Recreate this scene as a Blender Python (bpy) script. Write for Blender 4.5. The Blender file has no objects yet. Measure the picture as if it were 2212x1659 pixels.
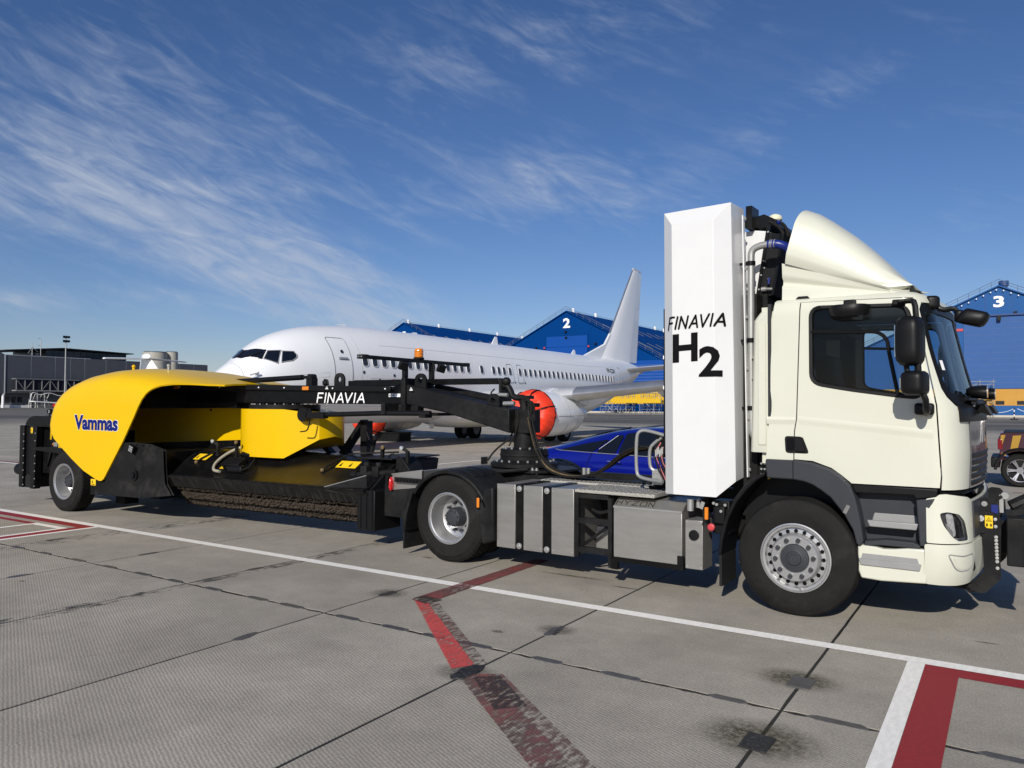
import bpy, bmesh, math, random
from mathutils import Vector, Matrix
from mathutils.geometry import delaunay_2d_cdt
R = math.radians
random.seed(7)
SC = bpy.context.scene
COL = SC.collection

# ------------------------------------------------------------------ camera
GA = R(1.778)                       # the concrete grid is turned this much against the truck
cam = bpy.data.cameras.new('camera'); cam_o = bpy.data.objects.new('camera', cam); COL.objects.link(cam_o)
cam.sensor_width = 36; cam.lens = 36 * 1665 / 2212; cam.clip_start = .1; cam.clip_end = 6000
yaw, pit, rol = R(34.678), R(1.46), R(.2542)
f0 = Vector((-math.sin(yaw), math.cos(yaw), 0)); r0 = Vector((math.cos(yaw), math.sin(yaw), 0)); zz = Vector((0, 0, 1))
fw = f0 * math.cos(pit) + zz * math.sin(pit); up0 = -f0 * math.sin(pit) + zz * math.cos(pit)
rr = r0 * math.cos(rol) + up0 * math.sin(rol); uu = up0 * math.cos(rol) - r0 * math.sin(rol)
cam_o.matrix_world = Matrix(((rr.x, uu.x, -fw.x, 1.729), (rr.y, uu.y, -fw.y, -8.178), (rr.z, uu.z, -fw.z, 1.831), (0, 0, 0, 1)))
SC.camera = cam_o

# ------------------------------------------------------------------ sun + sky
SUN = Vector((.245, -.845, .475)).normalized()
SUN_EL = math.asin(SUN.z); SUN_AZ = math.atan2(SUN.x, SUN.y)
sl = bpy.data.lights.new('sun', 'SUN'); sl.energy = 3.7; sl.angle = R(.53); sl.color = (1, .95, .87)
so = bpy.data.objects.new('sun', sl); COL.objects.link(so); so.rotation_euler = SUN.to_track_quat('Z', 'Y').to_euler(); so.location = (20, -60, 40)

W = bpy.data.worlds.new('World'); SC.world = W; W.use_nodes = True
nt = W.node_tree; nt.nodes.clear()
def N(t, **k):
    n = nt.nodes.new(t)
    for a, b in k.items(): setattr(n, a, b)
    return n
def mth(op, a, b=None, c=None):
    n = N('ShaderNodeMath', operation=op)
    for i, v in enumerate((a, b, c)):
        if v is None: continue
        if isinstance(v, (int, float)): n.inputs[i].default_value = v
        else: nt.links.new(v, n.inputs[i])
    return n.outputs[0]
sky = N('ShaderNodeTexSky', sky_type='NISHITA'); sky.sun_disc = False; sky.sun_elevation = SUN_EL; sky.sun_rotation = SUN_AZ
sky.altitude = 100; sky.air_density = 1.0; sky.dust_density = .25; sky.ozone_density = 4.0
hs = N('ShaderNodeHueSaturation'); hs.inputs['Saturation'].default_value = 1.12; hs.inputs['Value'].default_value = .80
tint = N('ShaderNodeMix', data_type='RGBA', blend_type='MULTIPLY'); tint.inputs[0].default_value = 1; tint.inputs[7].default_value = (.93, .88, 1.0, 1)
nt.links.new(sky.outputs[0], tint.inputs[6]); nt.links.new(tint.outputs[2], hs.inputs['Color'])
tc = N('ShaderNodeTexCoord'); sp = N('ShaderNodeSeparateXYZ'); nt.links.new(tc.outputs['Generated'], sp.inputs[0])
dx, dy, dz = sp.outputs
az = mth('ARCTAN2', mth('MULTIPLY', dx, -1.0), dy)      # azimuth from +y, growing to the left
el = mth('ARCSINE', dz)
def noise(vec, scale, det, rough, dist=0.0):
    n = N('ShaderNodeTexNoise'); n.inputs['Scale'].default_value = scale; n.inputs['Detail'].default_value = det
    n.inputs['Roughness'].default_value = rough; n.inputs['Distortion'].default_value = dist; nt.links.new(vec, n.inputs['Vector']); return n.outputs['Fac']
def rot_uv(ang, sx, sy, off=0.0):                        # stretched streak coordinates on the sky dome
    c, s = math.cos(ang), math.sin(ang)
    u = mth('ADD', mth('MULTIPLY', az, c), mth('MULTIPLY', el, s)); v = mth('SUBTRACT', mth('MULTIPLY', el, c), mth('MULTIPLY', az, s))
    cb = N('ShaderNodeCombineXYZ'); nt.links.new(mth('MULTIPLY', u, sx), cb.inputs[0]); nt.links.new(mth('MULTIPLY', v, sy), cb.inputs[1]); cb.inputs[2].default_value = off
    return cb.outputs[0]
big = noise(rot_uv(.22, 2.2, 6.0), 1.6, 4, .55, .6)
fine = noise(rot_uv(.42, 3.0, 13.0, 3.1), 1.9, 9, .62, 1.1)
silk = noise(rot_uv(.30, 7.0, 26.0, 7.7), 1.8, 6, .6, .8)
tex = mth('ADD', mth('MULTIPLY', big, .34), mth('ADD', mth('MULTIPLY', fine, .40), mth('MULTIPLY', silk, .26)))
def blob(a0, e0, ra, re, ang, wgt):                      # a bank of cirrus on the dome (azimuth, elevation in radians)
    c, s = math.cos(ang), math.sin(ang)
    da = mth('SUBTRACT', az, a0); de = mth('SUBTRACT', el, e0)
    u = mth('ADD', mth('MULTIPLY', da, c), mth('MULTIPLY', de, s)); v = mth('SUBTRACT', mth('MULTIPLY', de, c), mth('MULTIPLY', da, s))
    q = mth('ADD', mth('POWER', mth('ABSOLUTE', mth('DIVIDE', u, ra)), 2.0), mth('POWER', mth('ABSOLUTE', mth('DIVIDE', v, re)), 2.0))
    return mth('MULTIPLY', mth('POWER', 2.718, mth('MULTIPLY', q, -1.0)), wgt)
BLOBS = [(1.10, .235, .22, .050, .16, .92), (.95, .185, .17, .050, .30, .98), (.82, .128, .15, .034, .40, .80), (1.04, .345, .15, .075, .5, .42),
         (.79, .345, .10, .030, -.1, .30), (.55, .28, .12, .045, .05, .62), (.70, .255, .07, .02, .1, .3), (.58, .45, .24, .06, -.2, .40), (.99, .125, .10, .012, .05, .42),
         (.22, .36, .20, .030, -.42, .22), (1.15, .11, .14, .016, 0, .4), (.70, .24, .12, .02, .1, .22), (.42, .26, .16, .03, -.3, .14), (.80, .27, .10, .035, .3, .25),
         (1.6, .4, .4, .15, .3, .6), (-.4, .3, .35, .1, -.2, .5), (2.6, .5, .5, .2, .2, .5), (-1.8, .45, .5, .2, -.2, .5)]
cov = None
for b in BLOBS:
    o = blob(*b); cov = o if cov is None else mth('ADD', cov, o)
cov = mth('ADD', cov, .07)
d1 = mth('SUBTRACT', mth('ADD', mth('MULTIPLY', tex, 3.6), mth('MULTIPLY', cov, .72)), 1.88)
dens = mth('MULTIPLY', mth('MINIMUM', mth('MAXIMUM', mth('MULTIPLY', d1, .95), 0.0), 1.0), mth('MINIMUM', mth('MULTIPLY', cov, 1.5), .78))
strand = mth('MINIMUM', mth('MAXIMUM', mth('ADD', mth('MULTIPLY', mth('SUBTRACT', mth('ADD', mth('MULTIPLY', silk, .55), mth('MULTIPLY', fine, .45)), .36), 3.1), .18), .12), 1.1)
dens = mth('MAXIMUM', mth('MINIMUM', mth('MULTIPLY', dens, strand), .8), 0.0)
mixc = N('ShaderNodeMix', data_type='RGBA'); nt.links.new(dens, mixc.inputs[0]); nt.links.new(hs.outputs[0], mixc.inputs[6]); mixc.inputs[7].default_value = (4.6, 5.2, 6.3, 1)
bg = N('ShaderNodeBackground'); bg.inputs[1].default_value = .085; nt.links.new(mixc.outputs[2], bg.inputs[0])
wo = N('ShaderNodeOutputWorld'); nt.links.new(bg.outputs[0], wo.inputs[0])
SC.view_settings.view_transform = 'Standard'; SC.view_settings.look = 'None'; SC.view_settings.gamma = 1; SC.view_settings.use_curve_mapping = False
SC.view_settings.exposure = .24
try:
    SC.cycles.max_bounces = 8; SC.cycles.transparent_max_bounces = 12
except Exception: pass

# ------------------------------------------------------------------ materials
def mat(name, col, rough=.5, metal=0.0, spec=.5, coat=0.0, var=0.0, vs=6.0, bump=0.0, bs=40.0, dirt=None, ds=2.0, damt=.5, tile=None, emit=None, aniso=None):
    """procedural material; var = large-scale tone variation, dirt = (colour) blotches"""
    m = bpy.data.materials.new(name); m.use_nodes = True; t = m.node_tree; b = t.nodes['Principled BSDF']
    b.inputs['Roughness'].default_value = rough; b.inputs['Metallic'].default_value = metal
    b.inputs['Specular IOR Level'].default_value = spec; b.inputs['Coat Weight'].default_value = coat; b.inputs['Coat Roughness'].default_value = .06
    tc_ = t.nodes.new('ShaderNodeTexCoord'); vec = tc_.outputs['Object']
    if aniso:
        mp = t.nodes.new('ShaderNodeMapping'); mp.inputs['Scale'].default_value = aniso; t.links.new(vec, mp.inputs[0]); vec = mp.outputs[0]
    c4 = (*col, 1); out = None
    if var or dirt:
        n = t.nodes.new('ShaderNodeTexNoise'); n.inputs['Scale'].default_value = vs; n.inputs['Detail'].default_value = 8; n.inputs['Roughness'].default_value = .62; t.links.new(vec, n.inputs['Vector'])
        rp = t.nodes.new('ShaderNodeValToRGB'); rp.color_ramp.elements[0].position = .32; rp.color_ramp.elements[1].position = .68
        k = 1 - var; rp.color_ramp.elements[0].color = (col[0] * k, col[1] * k, col[2] * k, 1); rp.color_ramp.elements[1].color = (min(1, col[0] * (1 + var * .5)), min(1, col[1] * (1 + var * .5)), min(1, col[2] * (1 + var * .5)), 1)
        t.links.new(n.outputs['Fac'], rp.inputs[0]); out = rp.outputs[0]
        rm = t.nodes.new('ShaderNodeMapRange'); rm.inputs[3].default_value = max(.02, rough * (1 - var * .6)); rm.inputs[4].default_value = min(1, rough * (1 + var * .8)); t.links.new(n.outputs['Fac'], rm.inputs[0]); t.links.new(rm.outputs[0], b.inputs['Roughness'])
    if dirt:
        n2 = t.nodes.new('ShaderNodeTexNoise'); n2.inputs['Scale'].default_value = ds; n2.inputs['Detail'].default_value = 10; n2.inputs['Roughness'].default_value = .7; t.links.new(vec, n2.inputs['Vector'])
        r2 = t.nodes.new('ShaderNodeMapRange'); r2.inputs[1].default_value = .50; r2.inputs[2].default_value = .72; r2.inputs[4].default_value = damt; t.links.new(n2.outputs['Fac'], r2.inputs[0])
        mx = t.nodes.new('ShaderNodeMix'); mx.data_type = 'RGBA'; t.links.new(r2.outputs[0], mx.inputs[0]); t.links.new(out, mx.inputs[6]); mx.inputs[7].default_value = (*dirt, 1); out = mx.outputs[2]
    if out is not None: t.links.new(out, b.inputs['Base Color'])
    else: b.inputs['Base Color'].default_value = c4
    if bump:
        n3 = t.nodes.new('ShaderNodeTexNoise'); n3.inputs['Scale'].default_value = bs; n3.inputs['Detail'].default_value = 5; t.links.new(vec, n3.inputs['Vector'])
        bp = t.nodes.new('ShaderNodeBump'); bp.inputs['Strength'].default_value = bump; bp.inputs['Distance'].default_value = .01; t.links.new(n3.outputs['Fac'], bp.inputs['Height']); t.links.new(bp.outputs[0], b.inputs['Normal'])
    if emit: b.inputs['Emission Color'].default_value = (*emit, 1); b.inputs['Emission Strength'].default_value = 1
    m.diffuse_color = c4
    return m
def glass(name, tint, refl=1.0, rough=.02):
    m = bpy.data.materials.new(name); m.use_nodes = True; t = m.node_tree; t.nodes.clear()
    o = t.nodes.new('ShaderNodeOutputMaterial'); mx = t.nodes.new('ShaderNodeMixShader'); tr = t.nodes.new('ShaderNodeBsdfTransparent'); gl = t.nodes.new('ShaderNodeBsdfGlossy'); fr = t.nodes.new('ShaderNodeFresnel')
    tr.inputs[0].default_value = (*tint, 1); gl.inputs['Roughness'].default_value = rough; gl.inputs['Color'].default_value = (refl, refl, refl, 1); fr.inputs[0].default_value = 1.5
    t.links.new(fr.outputs[0], mx.inputs[0]); t.links.new(tr.outputs[0], mx.inputs[1]); t.links.new(gl.outputs[0], mx.inputs[2]); t.links.new(mx.outputs[0], o.inputs[0]); return m
M = {}
M['cream'] = mat('cream paint', (.62, .62, .515), .36, spec=.45, coat=.22, var=.03, vs=3)
M['white'] = mat('white paint', (.70, .70, .69), .35, spec=.5, coat=.35, var=.025, vs=2.5, dirt=(.55, .54, .52), ds=1.3, damt=.16)
M['silver_grey'] = mat('grey plastic', (.27, .27, .265), .5, var=.06, vs=8)
M['anthracite'] = mat('dark grey plastic', (.038, .041, .047), .5, spec=.25, var=.08, vs=7, bump=.05, bs=300)
M['black'] = mat('black paint', (.005, .005, .0055), .30, spec=.22, var=.25, vs=4, dirt=(.035, .032, .028), ds=3, damt=.22)
M['black_worn'] = mat('worn black paint', (.0105, .0105, .011), .48, spec=.18, var=.35, vs=5, dirt=(.045, .043, .040), ds=2.2, damt=.45, bump=.08, bs=60)
M['black_plastic'] = mat('black plastic', (.006, .006, .0065), .46, spec=.25, var=.15, vs=9)
M['rubber'] = mat('tyre rubber', (.015, .0145, .014), .78, spec=.15, var=.2, vs=5, dirt=(.040, .036, .031), ds=4, damt=.5, bump=.12, bs=70)
M['rubber_flap'] = mat('rubber flap', (.014, .014, .014), .7, spec=.25, var=.3, vs=10, bump=.6, bs=120)
M['streaked'] = mat('streaked dirty black steel', (.011, .0108, .0105), .6, spec=.15, var=.5, vs=5, aniso=(9, 1, 1), dirt=(.085, .080, .073), ds=3, damt=.65); M['dust_black'] = mat('dusty black metal', (.010, .0098, .0095), .62, spec=.15, var=.4, vs=3, dirt=(.055, .051, .046), ds=3.2, damt=.5)
M['steel'] = mat('brushed stainless steel', (.42, .405, .375), .42, metal=.75, var=.10, vs=2.5, aniso=(1, 1, 5), dirt=(.26, .24, .21), ds=1.6, damt=.35)
M['alu'] = mat('polished rim', (.50, .50, .50), .36, metal=.75, var=.06, vs=5, dirt=(.35, .33, .30), ds=5, damt=.2)
M['galv'] = mat('galvanised tube', (.42, .42, .40), .42, metal=.6, var=.12, vs=5)
M['zinc'] = mat('zinc bolt', (.55, .55, .52), .35, metal=.7, var=.1, vs=30)
M['yellow'] = mat('yellow paint', (.74, .455, .0006), .34, spec=.28, coat=.06, var=.02, vs=2, dirt=(.66, .42, .02), ds=1.5, damt=.22)
M['sticker'] = mat('yellow sticker', (.85, .55, .01), .5, var=.03)
M['logo_blue'] = mat('blue lettering', (.006, .014, .15), .6, spec=.15)
M['ink'] = mat('black lettering', (.004, .004, .005), .7, spec=.1)
M['white_ink'] = mat('white lettering', (.85, .85, .85), .5)
M['engraved'] = mat('engraved lettering', (.030, .028, .026), .7, spec=.1)
M['amber'] = mat('amber lens', (.75, .22, .01), .15, coat=1, var=.2, vs=60)
M['red_lens'] = mat('red lens', (.60, .015, .02), .15, coat=1, var=.2, vs=60)
M['red_plastic'] = mat('faded red plastic', (.55, .05, .06), .5)
M['lamp'] = mat('clear lamp lens', (.75, .77, .78), .16, metal=.55, coat=1, var=.4, vs=40)
M['chrome'] = mat('chrome', (.8, .8, .8), .08, metal=1)
M['headlamp_dark'] = mat('headlamp housing', (.03, .03, .035), .12, coat=1)
M['hose_blue'] = mat('blue silicone hose', (.008, .02, .17), .35, var=.1)
M['hose_grey'] = mat('grey hose', (.36, .33, .25), .6, var=.15, vs=20)
M['hose_tan'] = mat('weathered hose', (.17, .115, .05), .6, var=.4, vs=14)
M['pink'] = mat('pink line', (.5, .16, .17), .5)
M['bristle'] = mat('brown bristles', (.058, .046, .035), .9, spec=.1, var=.6, vs=45)
M['glass_cab'] = glass('cab glass', (.74, .80, .82), .55)
M['glass_ws'] = glass('windscreen glass', (.80, .88, .87), .7); M['glass_lens'] = glass('lamp glass', (.95, .95, .95), .9)
M['glass_dark'] = mat('dark glass', (.006, .008, .012), .06, spec=.6, coat=.6)
M['interior'] = mat('cab interior', (.022, .024, .027), .8)
M['front_gloss'] = mat('glossy grey front panel', (.085, .085, .09), .12, coat=1, var=.05); M['lime'] = mat('cream tank cap', (.72, .70, .50), .5)

# ------------------------------------------------------------------ mesh helpers
class MB:
    def __init__(s): s.v = []; s.f = []
    def add(s, vs, fs):
        o = len(s.v); s.v += [tuple(p) for p in vs]; s.f += [tuple(i + o for i in f) for f in fs]; return s
    def box(s, x0, x1, y0, y1, z0, z1):
        return s.add([(x0, y0, z0), (x1, y0, z0), (x1, y1, z0), (x0, y1, z0), (x0, y0, z1), (x1, y0, z1), (x1, y1, z1), (x0, y1, z1)],
                     [(0, 3, 2, 1), (4, 5, 6, 7), (0, 1, 5, 4), (1, 2, 6, 5), (2, 3, 7, 6), (3, 0, 4, 7)])
    def obox(s, c, size, rot=None):
        b = MB().box(-size[0] / 2, size[0] / 2, -size[1] / 2, size[1] / 2, -size[2] / 2, size[2] / 2)
        m = Matrix.Translation(c) @ (rot.to_4x4() if rot else Matrix.Identity(4))
        return s.add([m @ Vector(p) for p in b.v], b.f)
    def beam(s, p0, p1, w, h, up=(0, 0, 1)):
        p0, p1 = Vector(p0), Vector(p1); d = (p1 - p0).normalized(); sd = d.cross(Vector(up))
        if sd.length < 1e-4: sd = d.cross(Vector((1, 0, 0)))
        sd.normalize(); u = sd.cross(d)
        vs = [p + sd * a * w / 2 + u * b * h / 2 for p in (p0, p1) for a, b in ((-1, -1), (1, -1), (1, 1), (-1, 1))]
        return s.add(vs, [(3, 2, 1, 0), (4, 5, 6, 7), (0, 1, 5, 4), (1, 2, 6, 5), (2, 3, 7, 6), (3, 0, 4, 7)])
    def cyl(s, p0, p1, r0_, r1=None, n=16, caps=True):
        r1 = r0_ if r1 is None else r1; p0, p1 = Vector(p0), Vector(p1); d = (p1 - p0).normalized()
        a = d.orthogonal().normalized(); b = d.cross(a)
        vs = [p + (a * math.cos(6.28318 * i / n) + b * math.sin(6.28318 * i / n)) * r for p, r in ((p0, r0_), (p1, r1)) for i in range(n)]
        fs = [(i, (i + 1) % n, n + (i + 1) % n, n + i) for i in range(n)]
        if caps: fs += [tuple(range(n - 1, -1, -1)), tuple(range(n, 2 * n))]
        return s.add(vs, fs)
    def tube(s, pts, r, n=8, caps=True, smooth=0):
        pts = [Vector(p) for p in pts]
        for _ in range(smooth):
            q = [pts[0]]
            for i in range(len(pts) - 1): q += [pts[i].lerp(pts[i + 1], .25), pts[i].lerp(pts[i + 1], .75)]
            pts = q + [pts[-1]]
        ref = None; vs = []; m = len(pts)
        for i, p in enumerate(pts):
            d = (pts[min(i + 1, m - 1)] - pts[max(i - 1, 0)]).normalized()
            a = d.orthogonal().normalized() if ref is None else (ref - d * ref.dot(d)).normalized()
            ref = a; b = d.cross(a)
            vs += [p + (a * math.cos(6.28318 * k / n) + b * math.sin(6.28318 * k / n)) * r for k in range(n)]
        fs = [(i * n + k, i * n + (k + 1) % n, (i + 1) * n + (k + 1) % n, (i + 1) * n + k) for i in range(m - 1) for k in range(n)]
        if caps: fs += [tuple(range(n - 1, -1, -1)), tuple(range((m - 1) * n, m * n))]
        return s.add(vs, fs)
    def prism(s, poly, ax, a, b):
        """2-D outline extruded along ax between a and b; ('y': outline in x,z)"""
        n = len(poly)
        def P(p, t): return {'x': (t, p[0], p[1]), 'y': (p[0], t, p[1]), 'z': (p[0], p[1], t)}[ax]
        return s.add([P(p, a) for p in poly] + [P(p, b) for p in poly],
                     [tuple(range(n - 1, -1, -1)), tuple(range(n, 2 * n))] + [(i, (i + 1) % n, n + (i + 1) % n, n + i) for i in range(n)])
    def lathe(s, prof, c, ax='y', n=48, close=False):
        """profile of (radius, offset along axis)"""
        c = Vector(c); m = len(prof); vs = []
        for r_, h_ in prof:
            for i in range(n):
                t = 6.28318530718 * i / n; u, v = r_ * math.cos(t), r_ * math.sin(t)
                vs.append(c + Vector({'x': (h_, u, v), 'y': (u, h_, v), 'z': (u, v, h_)}[ax]))
        fs = [(j * n + i, j * n + (i + 1) % n, (j + 1) * n + (i + 1) % n, (j + 1) * n + i) for j in range(m - 1) for i in range(n)]
        if close: fs += [((m - 1) * n + i, (m - 1) * n + (i + 1) % n, (i + 1) % n, i) for i in range(n)]
        return s.add(vs, fs)
    def loft(s, rings, closed=True, cap=True):
        n = len(rings[0]); vs = [p for rg in rings for p in rg]; m = len(rings); k = n if closed else n - 1
        fs = [(j * n + i, j * n + (i + 1) % n, (j + 1) * n + (i + 1) % n, (j + 1) * n + i) for j in range(m - 1) for i in range(k)]
        if cap and closed: fs += [tuple(range(n - 1, -1, -1)), tuple(range((m - 1) * n, m * n))]
        return s.add(vs, fs)
    def sphere(s, c, r, sc=(1, 1, 1), n=12):
        c = Vector(c); m = n // 2; vs = [c + Vector((0, 0, r * sc[2]))]
        for j in range(1, m):
            t = math.pi * j / m
            vs += [c + Vector((r * sc[0] * math.sin(t) * math.cos(6.28318 * i / n), r * sc[1] * math.sin(t) * math.sin(6.28318 * i / n), r * sc[2] * math.cos(t))) for i in range(n)]
        vs.append(c - Vector((0, 0, r * sc[2]))); l = len(vs) - 1
        fs = [(0, 1 + i, 1 + (i + 1) % n) for i in range(n)]
        fs += [(1 + j * n + i, 1 + (j + 1) * n + i, 1 + (j + 1) * n + (i + 1) % n, 1 + j * n + (i + 1) % n) for j in range(m - 2) for i in range(n)]
        fs += [(l, 1 + (m - 2) * n + (i + 1) % n, 1 + (m - 2) * n + i) for i in range(n)]
        return s.add(vs, fs)
    def mirror_y(s):
        n = len(s.v); s.v += [(x, -y, z) for x, y, z in s.v]; s.f += [tuple(i + n for i in reversed(f)) for f in s.f]; return s
    def build(s, name, m, parent=None, bevel=0, sharp=32, label=None, kind=None, mtx=None, flip=True):
        me = bpy.data.meshes.new(name); me.from_pydata(s.v, [], s.f)
        if flip:
            b = bmesh.new(); b.from_mesh(me); bmesh.ops.recalc_face_normals(b, faces=b.faces[:]); b.to_mesh(me); b.free()
        me.polygons.foreach_set('use_smooth', [True] * len(me.polygons)); me.set_sharp_from_angle(angle=R(sharp))
        me.materials.append(M[m] if isinstance(m, str) else m)
        o = bpy.data.objects.new(name, me); COL.objects.link(o)
        if parent: o.parent = parent
        if mtx is not None: o.matrix_local = mtx
        if bevel:
            bm = o.modifiers.new('bevel', 'BEVEL'); bm.width = bevel; bm.segments = 2; bm.limit_method = 'ANGLE'; bm.angle_limit = R(40)
        if label: o['label'] = label
        if kind: o['kind'] = kind
        return o
def inside(p, poly):
    x, y = p; c = False; j = len(poly) - 1
    for i in range(len(poly)):
        xi, yi = poly[i]; xj, yj = poly[j]
        if (yi > y) != (yj > y) and x < (xj - xi) * (y - yi) / (yj - yi) + xi: c = not c
        j = i
    return c
def densify(poly, res):
    out = []
    for i, p in enumerate(poly):
        q = poly[(i + 1) % len(poly)]; d = math.hypot(q[0] - p[0], q[1] - p[1]); k = max(1, int(d / res))
        out += [(p[0] + (q[0] - p[0]) * t / k, p[1] + (q[1] - p[1]) * t / k) for t in range(k)]
    return out
def rounded(poly, r, seg=4):
    """2-D outline with its corners rounded by about r"""
    out = []; n = len(poly)
    for i in range(n):
        a, p, b = Vector(poly[i - 1]), Vector(poly[i]), Vector(poly[(i + 1) % n]); da, db = (a - p), (b - p)
        k = min(r, da.length * .45, db.length * .45); s0 = p + da.normalized() * k; s1 = p + db.normalized() * k
        for j in range(seg + 1):
            t = j / seg; q = s0 * (1 - t) ** 2 + p * 2 * t * (1 - t) + s1 * t * t; out.append((q.x, q.y))
    return out
def panel(poly, fn, holes=(), res=.08, thick=.01, mb=None):
    """a sheet cut to a 2-D outline, bent over the surface fn(u,v) and given a thickness inwards"""
    loops = [densify(poly, res)] + [densify(h, res) for h in holes]; pts = []; ed = []
    for lp in loops:
        o = len(pts); pts += lp; ed += [(o + i, o + (i + 1) % len(lp)) for i in range(len(lp))]
    xs = [p[0] for p in poly]; ys = [p[1] for p in poly]
    nx = int((max(xs) - min(xs)) / res); ny = int((max(ys) - min(ys)) / res)
    for i in range(1, nx + 1):
        for j in range(1, ny + 1):
            p = (min(xs) + i * res + .0007 * (j % 3), min(ys) + j * res + .0007 * (i % 3))
            if inside(p, poly) and not any(inside(p, h) for h in holes): pts.append(p)
    vv, _, ff, _, _, _ = delaunay_2d_cdt([Vector(p) for p in pts], ed, [], 0, 1e-5)
    ff = [f for f in ff if (lambda c: inside(c, loops[0]) and not any(inside(c, h) for h in loops[1:]))((sum(vv[i].x for i in f) / 3, sum(vv[i].y for i in f) / 3))]
    used = {}
    for f in ff:
        for i in f: used.setdefault(i, len(used))
    P = [None] * len(used); Q = [None] * len(used); e = .002
    for i, k in used.items():
        u, v = vv[i]; p = Vector(fn(u, v)); du = Vector(fn(u + e, v)) - Vector(fn(u - e, v)); dv = Vector(fn(u, v + e)) - Vector(fn(u, v - e)); n = du.cross(dv)
        n = n.normalized() if n.length > 1e-12 else Vector((0, -1, 0)); P[k] = p; Q[k] = p - n * thick
    F = [tuple(used[i] for i in f) for f in ff]; cnt = {}
    for f in F:
        for a, b in ((f[0], f[1]), (f[1], f[2]), (f[2], f[0])): cnt[(a, b)] = 1
    rim = [(a, b) for (a, b) in cnt if (b, a) not in cnt]; n = len(P)
    mb = mb or MB()
    if thick == 0: return mb.add(P, F)
    return mb.add(P + Q, F + [(f[2] + n, f[1] + n, f[0] + n) for f in F] + [(b, a, a + n, b + n) for a, b in rim])
def thing(name, label, cat, loc=(0, 0, 0), rz=0, group=None, kind=None, mtx=None):
    o = bpy.data.objects.new(name, None); COL.objects.link(o); o.location = loc; o.rotation_euler = (0, 0, rz); o.empty_display_size = .3
    if mtx is not None: o.matrix_world = mtx
    if label: o['label'] = label
    if cat: o['category'] = cat
    if group: o['group'] = group
    if kind: o['kind'] = kind
    return o
def tag(o, label, cat, group=None):
    o['label'] = label; o['category'] = cat
    if group: o['group'] = group
    return o
def kids(o): return [c for c in list(o.children)]
def dup(o, parent=None, **kw):
    c = o.copy(); COL.objects.link(c)
    if parent: c.parent = parent
    for ch in kids(o): dup(ch, c)
    for a, b in kw.items():
        if a in ('label', 'group'): c[a] = b
        else: setattr(c, a, b)
    return c
def part(parent, name, loc=(0, 0, 0), rz=0):
    o = bpy.data.objects.new(name, None); COL.objects.link(o); o.parent = parent; o.location = loc; o.rotation_euler = (0, 0, rz); o.empty_display_size = .1; return o
# ---- lettering
STROKES = {'F': [((0, 0), (0, 1)), ((0, 1), (.56, 1)), ((0, .52), (.48, .52))], 'I': [((0, 0), (0, 1))], 'N': [((0, 0), (0, 1)), ((0, 1), (.66, 0)), ((.66, 0), (.66, 1))],
           'A': [((0, 0), (.38, 1)), ((.38, 1), (.76, 0)), ((.15, .33), (.61, .33))], 'V': [((0, 1), (.38, 0)), ((.38, 0), (.76, 1))],
           'H': [((0, 0), (0, 1)), ((.7, 0), (.7, 1)), ((0, .5), (.7, .5))], 'Y': [((0, 1), (.4, .5)), ((.8, 1), (.4, .5)), ((.4, .5), (.4, 0))],
           'Z': [((0, 1), (.8, 1)), ((.8, 1), (0, 0)), ((0, 0), (.8, 0))], 'O': [((0, 0), (.8, 0)), ((.8, 0), (.8, 1)), ((.8, 1), (0, 1)), ((0, 1), (0, 0))]}
def strokes(txt, h, w_total, sw, shear, place, mb=None, lift=.0015, round_=True):
    """letters drawn as round-ended strokes cut into short pieces; place(x, y, d) -> point d above the surface"""
    adv = []; x = 0; prev = ''
    for ch in txt:
        if prev + ch in ('AV', 'VA'): x -= .22
        wd = max(max(a[0], b[0]) for a, b in STROKES[ch]); adv.append((x, wd)); x += wd + .34; prev = ch
    tot = x - .34; k = w_total / tot; mb = mb or MB(); cnt = 0
    for (x0, wd), ch in zip(adv, txt):
        for a, b in STROKES[ch]:
            pa = Vector(((x0 + a[0]) * k + shear * a[1] * h, a[1] * h)); pb = Vector(((x0 + b[0]) * k + shear * b[1] * h, b[1] * h))
            d = (pb - pa).normalized(); n = Vector((-d.y, d.x)); r = sw / 2; L_ = (pb - pa).length; st = []
            if round_: st += [(-r * math.cos(R(q)), r * math.sin(R(q))) for q in (0.01, 30, 60)]
            else: st += [(-r, r)]
            m_ = max(2, int(L_ / .012)); st += [(L_ * i / m_, r) for i in range(m_ + 1)]
            st += [(L_ + r * math.sin(R(q)), r * math.cos(R(q))) for q in (30, 60, 89.99)] if round_ else [(L_ + r, r)]
            dd = lift + .00025 * (cnt % 6); cnt += 1; vs = []
            for t, e in st:
                for sg in (-1, 1): p = pa + d * t + n * e * sg; vs.append(place(p.x, p.y, dd))
            mb.add(vs, [(2 * i, 2 * i + 2, 2 * i + 3, 2 * i + 1) for i in range(len(st) - 1)])
    return mb
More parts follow.
